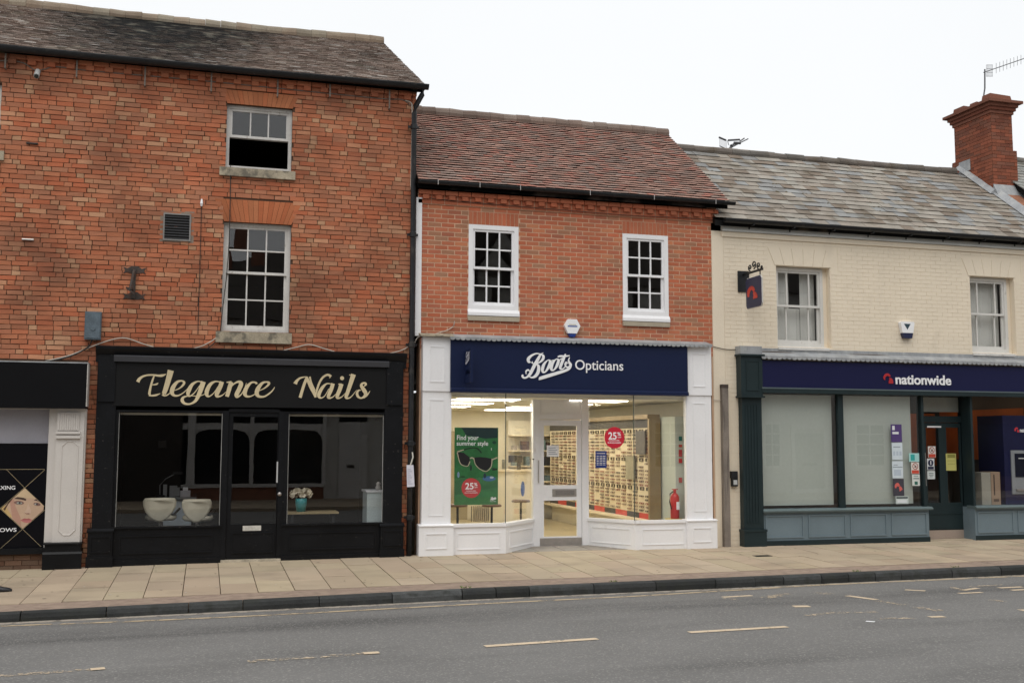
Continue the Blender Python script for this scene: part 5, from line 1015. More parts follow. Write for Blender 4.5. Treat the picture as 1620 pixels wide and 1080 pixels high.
x_a, _z = zr_(172, 335); st = st.build('offer_sticker', flat(.55, .012, .035)); tag(st, 'round red offer sticker on the glass before the spectacle display', 'sticker')
Ys -= .0025; tx(st, '25', 120, 288, 190, 350, Ys, zr_, .02); tx(st, '%', 196, 288, 226, 318, Ys, zr_, .02); tx(st, 'OFF', 198, 326, 230, 338, Ys, zr_); tx(st, 'DESIGNER', 126, 354, 216, 364, Ys, zr_); tx(st, 'SUNGLASSES', 114, 372, 228, 384, Ys, zr_)
# opening hours card on the angled pane
def on_angled(px, py): # point on the right angled pane
    d = ray(px, py); p, q = Vector((dx1, YD)), Vector((rx0, YR)); e = q-p; nn = Vector((e.y, -e.x)); nn.normalize(); b0 = p+nn*(-.03+.045)*(1)
    den = d.x*nn.x+d.y*nn.y; t = ((b0.x-CAM.x)*nn.x+(b0.y-CAM.y)*nn.y)/den; return CAM+d*t
pA, pB_, pC_, pD_ = [on_angled(*p_) for p_ in ((942, 740), (959.5, 740), (959.5, 713), (942, 713))]
e_ = Vector((rx0-dx1, YR-YD)).normalized(); nn = Vector((e_.y, -e_.x, 0))
def quadslab(mb, ps_, off, th): a = [p_+nn*off for p_ in ps_]; b = [p_+nn*(off-th) for p_ in ps_]; mb.hexa([a[0], a[1], b[1], b[0], a[3], a[2], b[2], b[3]])
oh = MB(); quadslab(oh, (pA, pB_, pC_, pD_), 0, .004); oh = oh.build('opening_hours_card', flat(.02, .05, .25)); tag(oh, 'blue opening hours card on the angled glass by the door', 'card')
mb = MB()
for k in range(7):
    for u0, u1 in ((.12, .3), (.38, .62), (.68, .9)) if k else ((.12, .88),):
        v = .86-k*.10-(.06 if k else 0); L = lambda u, w: pA.lerp(pB_, u).lerp(pD_.lerp(pC_, u), w); quadslab(mb, (L(u0, v-.02), L(u1, v-.02), L(u1, v+.015), L(u0, v+.015)), .002, .003)
mb.build('print', M_LETTER, oh)
q_ = RC(865, 704, 884, 722, YD-.008); cd_ = B('door_notice', M_LETTER, None, (q_[0], q_[1], YD-.014, YD-.008, q_[2], q_[3])); tag(cd_, 'white printed notice taped inside the opticians door glass', 'notice')
for k in range(4): B('print', flat(.35, .37, .45), cd_, (q_[0]+.03, q_[1]-.03-.03*(k % 2), YD-.0155, YD-.0145, q_[2]+.04+k*.035, q_[2]+.052+k*.035))
x, z = F(829, 773, .55); mb = MB(); mb.prism([(x+.035*math.cos(t*.35), z+.13*math.sin(t*.35)) for t in range(18)], .62, .63); tag(mb.build('oval_sticker', flat(.07, .16, .42)), 'blue oval sticker on the angled window glass', 'sticker')
# projecting opticians sign
xs_ = F(737, 575, -.22)[0]; ya, yb = -.24, -.62
sg = thing('projecting_sign', 'navy projecting sign at the end of the opticians fascia', 'sign', (xs_, -.4, 2.8)); z1, z0 = atx(745, 552, xs_)[1], F(738, 606, -.3)[1]
B('sign_board', M_NAVY, sg, (xs_-.02, xs_+.02, yb, ya, z0, z1)); B('bracket', M_BLACKMETAL, sg, (xs_-.01, xs_+.01, ya, YO, z1-.06, z1-.03)); B('bracket', M_BLACKMETAL, sg, (xs_-.01, xs_+.01, ya, YO, z0+.03, z0+.06))
mb = MB(); k = 0
for s in BL:
    pts = cr(s, 4)
    for a, b in zip(pts, pts[1:]):
        f = lambda p_, w: (xs_-.021-.00004*k, ya-.03-(ya-yb-.06)*(p_[0]-90)/690, z0+.30+(490-p_[1])/690*.36+w)
        ww = .016; mb.quad(f(a, ww), f(b, ww), f(b, -ww), f(a, -ww)); k += 1
mb.build('lettering', mat('dull_white', (.5,.5,.55), .5), sg)
tm = text(None, 'lettering', 'Opticians', (0, 1, 0, 1), 0, mat('dull_white'), .0, .01); 
for v in tm.data.vertices: u, _, w = v.co; v.co = (xs_-.0215, ya-.05-(ya-yb-.10)*u, z0+.12+w*.10)
attach(tm, sg)
# ------------------------------------------------------------------ building society front
N = thing('bank_shopfront', 'dark green and blue-grey building society shopfront with indigo fascia', 'shopfront', (9, -.1, 0))
YN = -.16; r = RC(1204, 575, 1620, 618, YN); xe = 12.3
nf = B('fascia', M_INDIGO, N, (r[0], xe, YN, .0, r[2], r[3])); B('fascia_rail', M_GREEN, N, (r[0], xe, YN-.03, -.02, r[2]-.075, r[2]-.001)); B('fascia_bead', mat('grey_green_bead', (.10,.13,.14), .4), N, (r[0], xe, YN-.035, YN-.001, r[2]+.0, r[2]+.022))
scallop(N, 1205, 1655, 566, YN-.05, .10, r[3]+.17, z=r[3]+.075, drop=.06); B('lead_upstand', M_LEAD, N, (r[0], xe, -.012, .0, r[3]+.165, r[3]+.23))
zb_ = F(1195, 838, -.16)[1]; zk = F(1190, 626, -.16)[1]; pt = F(1187, 563, -.16)[1]
pa = RC(1175, 700, 1206, 701, -.14); a, b = pa[0], pa[1]
mb = MB(); mb.box(a, b, -.14, .0, zb_, zk-.03)
for i in range(5): t = a+.05+i*(b-a-.1)/5; mb.box(t+.008, t+.03, -.15, -.139, zb_+.12, zk-.15)
mb.build('pilaster', M_GREEN, N); mb = MB(); mb.box(a-.02, b+.03, -.18, 0, -.08, zb_-.03); mb.box(a-.03, b+.04, -.19, 0, zb_-.03, zb_+.01); mb.build('pedestal', M_GREEN, N)
mb = MB(); mb.box(a-.03, b+.01, -.18, 0, zk, pt); panel_ring(mb, a+.07, b-.05, zk+.09, pt-.08, -.18, .016, .01); mb.box(a-.05, b+.03, -.22, 0, zk-.03, zk); mb.box(a-.06, b+.04, -.22, 0, pt, pt+.03); cap = mb.build('capital', M_GREEN, N)
q_ = RC(1167, 548, 1201, 563, -.1); B('lead_cap', M_LEAD, cap, (q_[0], q_[1], -.2, .0, pt+.03, q_[3]))
zsl = F(1340, 803, -.1)[1]; zgn = r[2]-.075; Yg = -.03
s0, s1 = b, RC(1468, 830, 1470, 831, -.1)[1]; s2 = F(1543, 830, -.1)[0]
def riser(x0, x1, npan):
    mb = MB(); mb.box(x0, x1, -.10, .1, -.06, zsl-.055); mb.box(x0-.0, x1, -.108, -.099, -.08, .085); rs = mb.build('stall_riser', M_BLUEGREY, N); w = (x1-x0)/npan
    B('skirting', M_GREEN, rs, (x0-.002, x1+.003, -.118, -.105, -.1, .085))
    for i in range(npan):
        u0, u1 = x0+i*w+.07, x0+(i+1)*w-.07; mb = MB(); z0, z1 = .15, zsl-.13; y = -.10
        mb.hexa([(u0, y-.001, z0), (u1, y-.001, z0), (u1, y+.02, z0), (u0, y+.02, z0), (u0, y-.001, z1), (u1, y-.001, z1), (u1, y+.02, z1), (u0, y+.02, z1)]); panel_ring(mb, u0-.022, u1+.022, z0-.022, z1+.022, y, .024, .016); mb.build('riser_panel', M_BLUEGREY, rs)
    mb = MB(); mb.prismx([(-.17, zsl-.055), (-.175, zsl-.03), (-.13, zsl), (.1, zsl), (.1, zsl-.055)], x0-.01, x1+.05); mb.build('sill', mat('grey_green_paint', (.10,.135,.14), .5, .1, 3, 40), rs)
riser(s0, s1, 4); riser(s2, xe, 2)
m1 = RC(1325, 700, 1333, 701, Yg); e1_ = RC(1443, 700, 1444, 701, Yg)[0]; YDn = .24
B('mullion', M_GREEN, N, (m1[0], m1[1], -.08, .0, zsl, zgn)); xw = F(1456.5, 700, Yg)[0]; xv = F(1460, 700, .2)[0]; B('corner_post', M_GREEN, N, (xw, xw+.05, -.08, .0, zsl, zgn))
pane(N, s0, m1[0], zsl, zgn, Yg); pane(N, m1[1], xw, zsl, zgn, Yg); B('side_riser', M_BLUEGREY, N, (s1-.05, s1-.004, .1, YDn, -.06, zsl-.03)); mb = MB(); vwall(mb, (xw+.05, -.02), (xv, YDn-.04), zsl, zgn, .006); mb.build('side_glass', M_SHOPGLASS, N); B('side_riser', M_BLUEGREY, N, (s2+.004, s2+.05, .1, YDn, -.06, zsl-.03))
pane(N, s2+.05, xe, zsl, zgn, Yg); B('corner_post', M_GREEN, N, (s2, s2+.05, -.08, .0, zsl, zgn)); B('end_post', M_GREEN, N, (xe-.001, xe+.3, -.10, .0, -.1, zgn+.6))
M_FROST = mat('frosted_blind', (.40,.44,.40), .75, .05, 1.2, 20)
zbl = F(1260, 797, .06)[1]
for x0, x1 in ((s0+.02, m1[0]-.06), (m1[1]+.02, RC(1441, 700, 1442, 701, .06)[0])): tag(B('roller_blind', M_FROST, None, (x0, x1, .05, .058, zbl-.02, zgn-.02)), 'pale grey-green blind behind the glass %s' % ('next to the dark green pilaster' if x0 < 6.5 else 'with notices stuck in front'), 'blind', 'blinds in the building society window')
# door
dn = RC(1459, 628, 1527, 850, YDn); zdn = F(1490, 668, YDn)[1]; xa, xb = F(1456, 750, YDn)[0], F(1531, 750, YDn)[0]
B('door_frame', M_GREEN, N, (xa, xa+.07, YDn-.03, YDn+.06, 0, zgn)); B('door_frame', M_GREEN, N, (xb-.06, s2+.02, YDn-.03, YDn+.06, 0, zgn)); B('transom', M_GREEN, N, (xa+.07, xb-.06, YDn-.03, YDn+.06, zdn, zdn+.12)); tl = B('fanlight', M_SHOPGLASS, N, (xa+.06, xb-.06, YDn, YDn+.006, zdn+.12, zgn)); B('fanlight_panel', mat('frosted_panel', (.36,.38,.35), .7), N, (xa+.07, xb-.12, YDn+.03, YDn+.04, zdn+.2, zgn-.01))
g_a = RC(1466, 676, 1486, 795, YDn); g_b = RC(1498, 676, 1519, 795, YDn); dx_0, dx_1 = xa+.073, xb-.063
ndoor = B('door', M_GREEN, N, (dx_0, g_a[0], YDn-.01, YDn+.035, .01, zdn-.005), (g_a[1], g_b[0], YDn-.01, YDn+.035, .01, zdn-.005), (g_b[1], dx_1, YDn-.01, YDn+.035, .01, zdn-.005), (g_a[0], g_a[1], YDn-.01, YDn+.035, .01, g_a[2]), (g_b[0], g_b[1], YDn-.01, YDn+.035, .01, g_a[2]), (g_a[0], g_a[1], YDn-.01, YDn+.035, g_a[3], zdn-.005), (g_b[0], g_b[1], YDn-.01, YDn+.035, g_a[3], zdn-.005))
for g in (g_a, g_b): pane(ndoor, g[0], g[1], g_a[2], g_a[3], YDn+.01)
mb = MB(); panel_ring(mb, dx_0+.05, dx_1-.05, F(1490, 836, YDn)[1], F(1490, 812, YDn)[1], YDn-.01, .014, .008); mb.build('door_panel', M_GREEN, ndoor); B('kick_plate', mat('tan_steel', (.42,.34,.29), .45, .08, metal=.3), ndoor, (dx_0+.003, dx_1-.003, YDn-.016, YDn-.009, .012, F(1490, 838, YDn)[1])); x, z0 = F(1464, 768, YDn-.03); z1 = F(1464, 716, YDn-.03)[1]; mb = MB(); mb.tube([(x, YDn-.01, z0), (x, YDn-.05, z0), (x, YDn-.05, z1), (x, YDn-.01, z1)], .011, 8); mb.build('handle', M_STEEL, ndoor); PB('sign_strip', M_LETTER, ndoor, [(1467, 673.5, 1489, 676)], YDn-.016, .006)
B('step', mat('tan_step', (.42,.345,.25), .85, .1, 3, 60), N, (s1, s2, -.02, YDn+.1, -.08, .008)); B('recess_soffit', M_GREEN, N, (s1-.06, s2+.06, .0, YDn, zgn, zgn+.03)); B('side_post', M_GREEN, N, (s2+.02, s2+.06, .0, YDn, zsl-.03, zgn))
# lettering
zn = zoommap(1385, 580, 12.46, YN)
strokes(nf, 'emblem', [[(180, 258, 14), (168, 215, 34), (195, 168, 46), (240, 155, 50), (285, 190, 26)], [(270, 222, 20), (295, 250, 60), (300, 290, 84), (300, 330, 84)]], zn, YN, flat(.42, .02, .025), .012, .0006)
a = RC(1385+392/12.46, 580+160/12.46, 1385+1484/12.46, 580+356/12.46, YN); text(nf, 'lettering', 'nationwide', a, YN, M_LETTER, .012, .022)
# interior
ni = thing('bank_room', 'dim building society interior with orange wall', 'room', (10, 3, 0)); M_NW = mat('bank_wall', (.11,.095,.08), .85, .06)
B('floor', mat('bank_floor', (.10,.09,.08), .6), ni, (5.5, 12.6, .02, 5.2, -.1, -.006)); B('back_wall', M_NW, ni, (5.5, 12.6, 5.1, 5.2, 0, 2.9)); B('ceiling', mat('bank_ceiling', (.5,.48,.42), .9), ni, (5.5, 12.6, .02, 5.2, 2.9, 2.98)); B('side_wall', M_NW, ni, (5.45, 5.52, .02, 5.1, 0, 2.9)); B('side_wall', M_NW, ni, (12.5, 12.6, .02, 5.1, 0, 2.9)); B('orange_panel', mat('orange_board', (.62,.15,.03), .6, .1, 3), ni, (11.5, 12.4, 3.4, 3.5, 1.3, 2.45)); B('orange_panel', mat('grey_board', (.10,.10,.11), .6), ni, (9.7, 12.4, 3.4, 3.5, 0, 1.299)); B('orange_panel', mat('orange_board'), ni, (12.44, 12.499, .75, 3.3, 1.45, 2.5))
for yy in (1.0, 2.4): B('light_strip', emit('bank_strip_light', (1, .85, .6), 2.6), ni, (10.6, 12.2, yy, yy+.12, 2.87, 2.895))
B('bench', mat('brown_bench', (.16,.075,.04), .6, .3, 4), ni, (5.8, 9.0, .35, .8, .3, zsl+.02))
at_ = thing('cash_machine', 'navy cash machine with steel surround in the bank window', 'cash machine', (11.8, .1, 0)); q_ = RC(1588, 657, 1620, 795, .06); atmx = q_[0]
B('housing', M_INDIGO, at_, (atmx, atmx+.95, .05, .75, zsl-.1, q_[3])); s_r = RC(1600, 712, 1640, 781, .04); B('surround', mat('atm_steel', (.33,.35,.37), .4, .08, metal=.3), at_, (s_r[0], s_r[0]+.55, .03, .06, s_r[2], s_r[3])); B('screen', mat('atm_dark', (.01,.012,.025), .2), at_, (s_r[0]+.08, s_r[0]+.47, .022, .031, s_r[2]+.32, s_r[3]-.06)); B('keypad', M_STEEL, at_, (s_r[0]+.08, s_r[0]+.47, -.005, .031, s_r[2]+.06, s_r[2]+.10)); B('cash_slot', M_LETTER, at_, (s_r[0]+.16, s_r[0]+.4, .018, .023, s_r[3]-.16, s_r[3]-.145)); B('plinth', M_GREEN, at_, (atmx, atmx+.95, .05, .75, 0, zsl-.1))
zq = lambda u, v: F(1605+u, 673+v, .05); strokes(at_, 'emblem', [[(1.2, 8.5, 2), (1, 6, 2.4), (3, 3.8, 2.6), (5, 5, 2)], [(4.5, 7, 2), (5.6, 8.4, 3), (5.8, 10.5, 3.4)]], zq, .05, flat(.6, .03, .04), .004, .0003); a0, b0 = zq(8.5, 10.5), zq(34, 4); text(at_, 'lettering', 'nationwide', (a0[0], a0[0]+.42, a0[1], b0[1]), .05, M_LETTER, .004, .03)
M_CARD = mat('brown_cardboard', (.33,.235,.165), .85, .08)
for i, (px0, px1, py0, c, yy) in enumerate(((1553, 1568, 747, mat('grey_cardboard', (.30,.29,.245), .85, .08), .05), (1568, 1583, 746, M_CARD, .10))):
    q_ = RC(px0, py0, px1, 796, yy); t = thing('storage_box', ('grey upright storage box' if i == 0 else 'brown cardboard file box with dark slots')+' in the bank window', 'box', (q_[0], yy, zsl)); B('carton', c, t, (q_[0]+.004, q_[1]-.004, yy, yy+.3, zsl+.001, q_[3]))
    if i: B('slot', flat(.05, .035, .03), t, (q_[0]+.06, q_[0]+.085, yy-.003, yy+.001, zsl+.18, q_[3]-.05)); B('print', flat(.12, .08, .06), t, (q_[0]+.05, q_[1]-.05, yy-.003, yy+.001, zsl+.06, zsl+.11))
# ---- notices
def card(name, label, cat, rect, Y, base, marks=(), group=None):
    x0, x1, z0, z1 = RC(*rect, Y); o = B(name, flat(*base), None, (x0, x1, Y-.004, Y, z0, z1)); tag(o, label, cat, group)
    for u0, v0, u1, v1, c in marks: B('print', flat(*c), o, (x0+u0*(x1-x0), x0+u1*(x1-x0), Y-.0055, Y-.0042, z1-v1*(z1-z0), z1-v0*(z1-z0)))
    return o, (x0, x1, z0, z1)
YG = Yg-.002; WH = (.70, .72, .74); LB = (.45, .52, .60)
card('window_notice', 'purple notice with white printed heading on the bank glass', 'notice', (1409.5, 671, 1426.5, 699), YG, (.08, .045, .17), ((.12, .08, .35, .32, WH), (.12, .42, .7, .55, WH)))
card('window_notice', 'white leaflet directly under the purple notice', 'notice', (1411, 700, 1427.5, 727), YG, (.60, .67, .72), ((.12, .22, .8, .28, (.3, .35, .4)), (.1, .5, .3, .75, LB), (.4, .5, .6, .75, LB), (.7, .5, .9, .75, LB)))
card('window_notice', 'white leaflet with grey rule above the red and navy card', 'notice', (1411.5, 729, 1428.5, 756), YG, (.60, .67, .72), ((.05, .33, .95, .37, (.2, .25, .28)), (.12, .2, .5, .25, (.3, .35, .4)), (.15, .5, .8, .85, LB)))
o, q_ = card('window_notice', 'dark notice with red emblem at the foot of the notices', 'notice', (1413, 757, 1430, 784), YG, (.05, .045, .06))
zi = lambda u, v: (q_[0]+u/100*(q_[1]-q_[0]), q_[3]-v/100*(q_[3]-q_[2])); strokes(o, 'print', [[(22, 54, 12), (25, 40, 20), (42, 33, 20), (58, 42, 14)], [(56, 48, 14), (66, 56, 24), (72, 68, 30)]], zi, YG-.0042, flat(.6, .12, .10), .001, .0003)
card('window_sticker', 'small white rounded sticker at the window corner above the sill', 'sticker', (1417, 784.5, 1437, 796.5), YG-.006, (.55, .6, .58), ((.05, .08, .95, .30, (.05, .07, .07)), (.12, .5, .85, .85, WH)))
card('window_sticker', 'turquoise sticker beside the bank door', 'sticker', (1438, 716.5, 1454, 730), YG-.002, (.35, .62, .60), ((.15, .15, .55, .85, (.03, .35, .33)),))
def nodog(label, rect, Y):
    o, q = card('no_dogs_sign', label, 'sign', rect, Y, (.68, .66, .62), ((.05, .68, .95, .98, (.55, .07, .04)),)); cx_, cz = (q[0]+q[1])/2, q[3]-(q[3]-q[2])*.34; rr_ = (q[1]-q[0])*.36; mb = MB(); n_ = 20
    for i in range(n_):
        t0, t1 = i*2*math.pi/n_, (i+1)*2*math.pi/n_; mb.prism([(cx_+rr_*math.cos(t0), cz+rr_*math.sin(t0)), (cx_+rr_*math.cos(t1), cz+rr_*math.sin(t1)), (cx_+rr_*.8*math.cos(t1), cz+rr_*.8*math.sin(t1)), (cx_+rr_*.8*math.cos(t0), cz+rr_*.8*math.sin(t0))], Y-.006, Y-.0042)
    mb.prism([(cx_-rr_*.6, cz+rr_*.5), (cx_-rr_*.5, cz+rr_*.62), (cx_+rr_*.62, cz-rr_*.5), (cx_+rr_*.5, cz-rr_*.62)], Y-.0075, Y-.0043); mb.build('prohibition_ring', flat(.35, .05, .03), o); mb = MB(); mb.prism([(cx_-rr_*.4, cz-rr_*.3), (cx_-rr_*.1, cz), (cx_+rr_*.3, cz+rr_*.3), (cx_+rr_*.45, cz+.01), (cx_+rr_*.2, cz-rr_*.1), (cx_+rr_*.1, cz-rr_*.4)], Y-.0058, Y-.0042); mb.build('print', flat(.03, .03, .03), o)
nodog('red and white prohibition sign under the turquoise sticker', (1441.5, 731, 1454, 749), YG); nodog('red and white prohibition sign on the bank door glass', (1468, 705.5, 1480, 723.5), YDn-.012)
card('door_sticker', 'white safety sticker with green spot beside the bank door', 'sticker', (1443, 750, 1455, 768), YG, (.62, .65, .62), ((.2, .1, .8, .2, (.3, .35, .35)), (.15, .32, .9, .40, (.1, .15, .15)), (.3, .62, .7, .9, (.02, .12, .09))))
o, q_ = card('door_sign', 'navy and white warning sign with exclamation bar on the bank door', 'sign', (1466.5, 725, 1478, 743), YDn-.012, (.68, .70, .72), ((.1, .70, .9, .95, (.02, .025, .06)),)); mb = MB(); mb.prism([((q_[0]+q_[1])/2+.062*math.cos(t*.5), q_[3]-(q_[3]-q_[2])*.38+.062*math.sin(t*.5)) for t in range(12)], YDn-.018, YDn-.016); mb.build('print', flat(.02, .025, .06), o); B('print', M_LETTER, o, ((q_[0]+q_[1])/2-.008, (q_[0]+q_[1])/2+.008, YDn-.0195, YDn-.0182, q_[3]-(q_[3]-q_[2])*.55, q_[3]-(q_[3]-q_[2])*.2))
card('door_notice', 'plain white notice under the navy warning sign', 'notice', (1467, 744.5, 1479, 757.5), YDn-.012, (.62, .66, .66), ((.2, .25, .8, .33, (.1, .15, .15)), (.2, .45, .8, .52, (.1, .15, .15)), (.3, .65, .7, .72, (.1, .15, .15))))
card('door_notice', 'yellow notice on the bank door glass', 'notice', (1496.5, 717, 1512.5, 744), YDn-.012, (.55, .52, .17), ((.15, .04, .9, .25, (.25, .24, .06)), (.15, .4, .85, .44, (.42, .40, .12)), (.15, .6, .85, .64, (.42, .40, .12))))
# ------------------------------------------------------------------ hanging sign
xh = F(1181, 470, -.12)[0]; ya, yb = atx(1181.5, 470, xh)[0], atx(1206, 470, xh)[0]; z0, z1 = atx(1194, 486, xh)[1], atx(1194, 438, xh)[1]
hg = thing('hanging_sign', 'navy hanging sign with red emblem on a black scrolled iron bracket', 'sign', (xh, -.3, z0))
c_ = .05; mb = MB(); pl = [(ya, z0+c_), (ya-c_*.7, z0), (yb+c_*.7, z0), (yb, z0+c_), (yb, z1-c_), (yb+c_*.7, z1), (ya-c_*.7, z1), (ya, z1-c_)]; mb.prismx(pl, xh-.015, xh+.015); bo = mb.build('sign_board', mat('navy_sign', (.03,.032,.075), .5, .08), hg); mb = MB()
for a, b in zip(pl, pl[1:]+pl[:1]): mb.tube([(xh, a[0], a[1]), (xh, b[0], b[1])], .012, 6)
mb.build('sign_rim', mat('pale_rim_edge', (.6,.58,.55), .5), bo)
mb = MB(); k = 0; hz = z1-z0; hy = yb-ya
for s in ([(.18, .62, .1), (.16, .48, .2), (.3, .35, .22), (.45, .36, .2), (.55, .47, .14)], [(.50, .50, .12), (.60, .60, .26), (.62, .72, .28)]):
    pts = cr(s, 6)
    for i in range(len(pts)-1):
        p_, q2 = pts[i], pts[i+1]; tv = Vector((q2[0]-p_[0], q2[1]-p_[1])).normalized(); nn_ = Vector((-tv.y, tv.x))
        f = lambda p, s_: (xh-.017-.00005*k, ya+(p[0]+nn_.x*s_*p[2]/2)*hy, z1-(p[1]+nn_.y*s_*p[2]/2*.6)*hz)
        mb.quad(f(p_, 1), f(q2, 1), f(q2, -1), f(p_, -1)); k += 1
mb.build('emblem', mat('coral_red', (.58,.06,.04), .5), bo)
q_ = RC(1167.5, 429, 1185, 462, -.02); B('wall_plate', M_BLACKMETAL, hg, (q_[0], q_[1], -.03, -.006, q_[2], q_[3])); B('arm', M_BLACKMETAL, hg, (xh-.015, xh+.015, yb-.03, -.03, z1+.08, z1+.115)); 
for y_ in (ya-.06, yb+.06): B('hanger', M_BLACKMETAL, hg, (xh-.006, xh+.006, y_-.012, y_+.012, z1-.01, z1+.081))
def scroll(cy_, cz, R0, turns, sgn, st):
    pts = []
    for i in range(26): t = i/25; a = st+sgn*turns*6.283*t; rr_ = R0*(1-.8*t); pts.append((xh, cy_+rr_*math.cos(a), cz+rr_*math.sin(a)))
    mb = MB(); mb.tube(pts, .012, 6); mb.build('scroll', M_BLACKMETAL, hg, smooth=True)
for (t, h, R0, sg_) in ((.25, .17, .06, 1), (.5, .20, .075, -1), (.8, .16, .06, 1), (1.0, .115, .03, 1)): scroll(ya+(yb-ya)*t, z1+.02+h, R0, 1.3, sg_, -1.57)
# ------------------------------------------------------------------ wall things
def lathe_y(): pass
x, z = F(905, 519, -.05); t = thing('alarm_box', 'white hexagonal alarm box on the red brick wall above the opticians fascia', 'alarm', (x, -.05, z)); q_ = RC(892, 505, 917, 533, -.06); w, h = (q_[1]-q_[0])/2, (q_[3]-q_[2])/2
hexp = [(x-w*.55, z+h), (x+w*.55, z+h), (x+w, z+h*.25), (x+w*.55, z-h*.6), (x-w*.55, z-h*.6), (x-w, z+h*.25)]; mb = MB(); mb.prism(hexp, -.075, -.004); mb.build('cover', M_LETTER, t); mb = MB(); mb.prism([(x-w*.5, z-h*.61), (x+w*.5, z-h*.61), (x+w*.3, z-h), (x-w*.3, z-h)], -.07, -.004); mb.build('strobe', mat('blue_lens', (.02,.05,.22), .3), t); B('print', flat(.12, .17, .38), t, (x-w*.6, x+w*.6, -.0765, -.0752, z+h*.12, z+h*.28)); B('print', flat(.5, .45, .3), t, (x-w*.45, x+w*.45, -.0765, -.0752, z+h*.34, z+h*.42))
q_ = RC(1424, 509, 1446, 535, -.06); x0, x1, z0, z1 = q_; t = thing('alarm_box', 'shield shaped white and navy alarm box on the cream wall', 'alarm', ((x0+x1)/2, -.05, z0)); zz_ = z0+(z1-z0)*.32; mb = MB(); mb.prism([(x0, z1-.02), (x0+.02, z1), (x1-.02, z1), (x1, z1-.02), (x1-.035, zz_), (x0+.04, zz_)], -.085, -.007); mb.build('cover', M_LETTER, t); mb = MB(); mb.prism([(x0+.04, zz_-.001), (x1-.035, zz_-.001), (x1-.06, z0), (x0+.07, z0)], -.08, -.007); mb.build('strobe', mat('navy_lens', (.02,.025,.07), .3), t); mb = MB(); mb.prism([(x0+.07, z1-.04), (x1-.09, z1-.04), ((x0+x1)/2-.01, zz_+.06)], -.0865, -.0852); mb.build('print', flat(.03, .06, .08), t)
q_ = RC(258, 338, 302, 381, -.02); t = thing('vent_grille', 'dark louvred vent grille in the orange brick wall', 'vent', ((q_[0]+q_[1])/2, -.02, q_[2])); mb = MB(); frame_mb(mb, q_[0], q_[1], q_[2], q_[3], .022, -.035, -.012); mb.build('frame', mat('grey_vent', (.22,.21,.20), .6, .15), t); B('surround', mat('cement_patch', (.24,.19,.15), .95, .2, 8, 60, .4, 60), t, (q_[0]-.045, q_[1]+.045, -.0135, .0, q_[2]-.02, q_[3]+.045)); B('back', M_BLACKROOM, t, (q_[0]+.02, q_[1]-.02, -.016, -.0136, q_[2]+.02, q_[3]-.02))
for i in range(9): z = q_[2]+.028+i*(q_[3]-q_[2]-.05)/9; mb = MB(); mb.hexa([(q_[0]+.022, -.034, z), (q_[1]-.022, -.034, z), (q_[1]-.022, -.018, z+.02), (q_[0]+.022, -.018, z+.02), (q_[0]+.022, -.034, z+.005), (q_[1]-.022, -.034, z+.005), (q_[1]-.022, -.018, z+.025), (q_[0]+.022, -.018, z+.025)]); mb.build('louvre', mat('black_louvre', (.02,.02,.022), .5), t)
q_ = RC(134, 493, 160, 537, -.08); t = thing('junction_box', 'weathered blue-grey metal box on the brick wall above the salon', 'box', (q_[0], -.05, q_[2])); B('case', mat('blue_grey_metal', (.095,.125,.15), .7, .25, 8, 50, .3, 40), t, (q_[0], q_[1], -.10, -.006, q_[2], q_[3])); B('lid', mat('blue_grey_metal'), t, (q_[0]+.012, q_[1]-.012, -.112, -.10, q_[2]+.02, q_[3]-.02)); x, z = F(147, 519, -.11); mb = MB(); mb.tube([(x, -.111, z), (x, -.122, z)], .035, 12); mb.build('knockout', mat('blue_grey_metal'), t)
# old iron sign bracket
t = thing('iron_bracket', 'rusted iron sign bracket bolted to the orange brick wall', 'bracket', (F(212, 475)[0], -.05, F(212, 475)[1])); M_RUST = mat('rusty_iron', (.055,.045,.04), .85, .3, 9, 50, .4, 50, stain=(.12,.045,.02), stain_amt=.6, stain_scale=(20,20,20), stain_lo=.5, stain_hi=.7)
for a, b, c, d in ((195, 423, 231, 433), (194, 464, 230, 474)):
    q_ = RC(a, b, c, d, -.02); mb = MB(); zm_ = (q_[2]+q_[3])/2; mb.prism([(q_[0], q_[2]), (q_[0]+.05, q_[2]+.02), (q_[0]+.12, q_[2]), (q_[1]-.12, q_[2]), (q_[1]-.05, q_[2]+.02), (q_[1], q_[2]), (q_[1]-.03, zm_), (q_[1], q_[3]), (q_[1]-.06, q_[3]-.02), (q_[1]-.12, q_[3]+.02), (q_[0]+.12, q_[3]+.02), (q_[0]+.06, q_[3]-.02), (q_[0], q_[3]), (q_[0]+.03, zm_)], -.024, -.008); mb.build('wall_plate', M_RUST, t)
x, zt_ = F(212, 425, -.04); zb2 = F(212, 472, -.04)[1]; B('spine', M_RUST, t, (x-.03, x+.03, -.045, -.024, zb2, zt_)); mb = MB(); mb.tube([(x, -.045, zt_-.03), (x-.01, -.16, zt_-.16), (x-.03, -.30, zt_-.36)], .02, 6); mb.tube([(x, -.045, zb2+.08), (x-.015, -.16, zb2+.14), (x-.03, -.30, zt_-.36)], .02, 6); mb.build('arm', M_RUST, t); x2, z2 = F(205, 457, -.3); mb = MB(); mb.hexa([(x2-.05, -.33, z2), (x2+.06, -.30, z2-.08), (x2+.06, -.1, z2-.06), (x2-.02, -.1, z2+.02), (x2-.05, -.33, z2+.03), (x2+.06, -.30, z2-.05), (x2+.06, -.1, z2-.03), (x2-.02, -.1, z2+.05)]); mb.build('hook_plate', M_RUST, t)
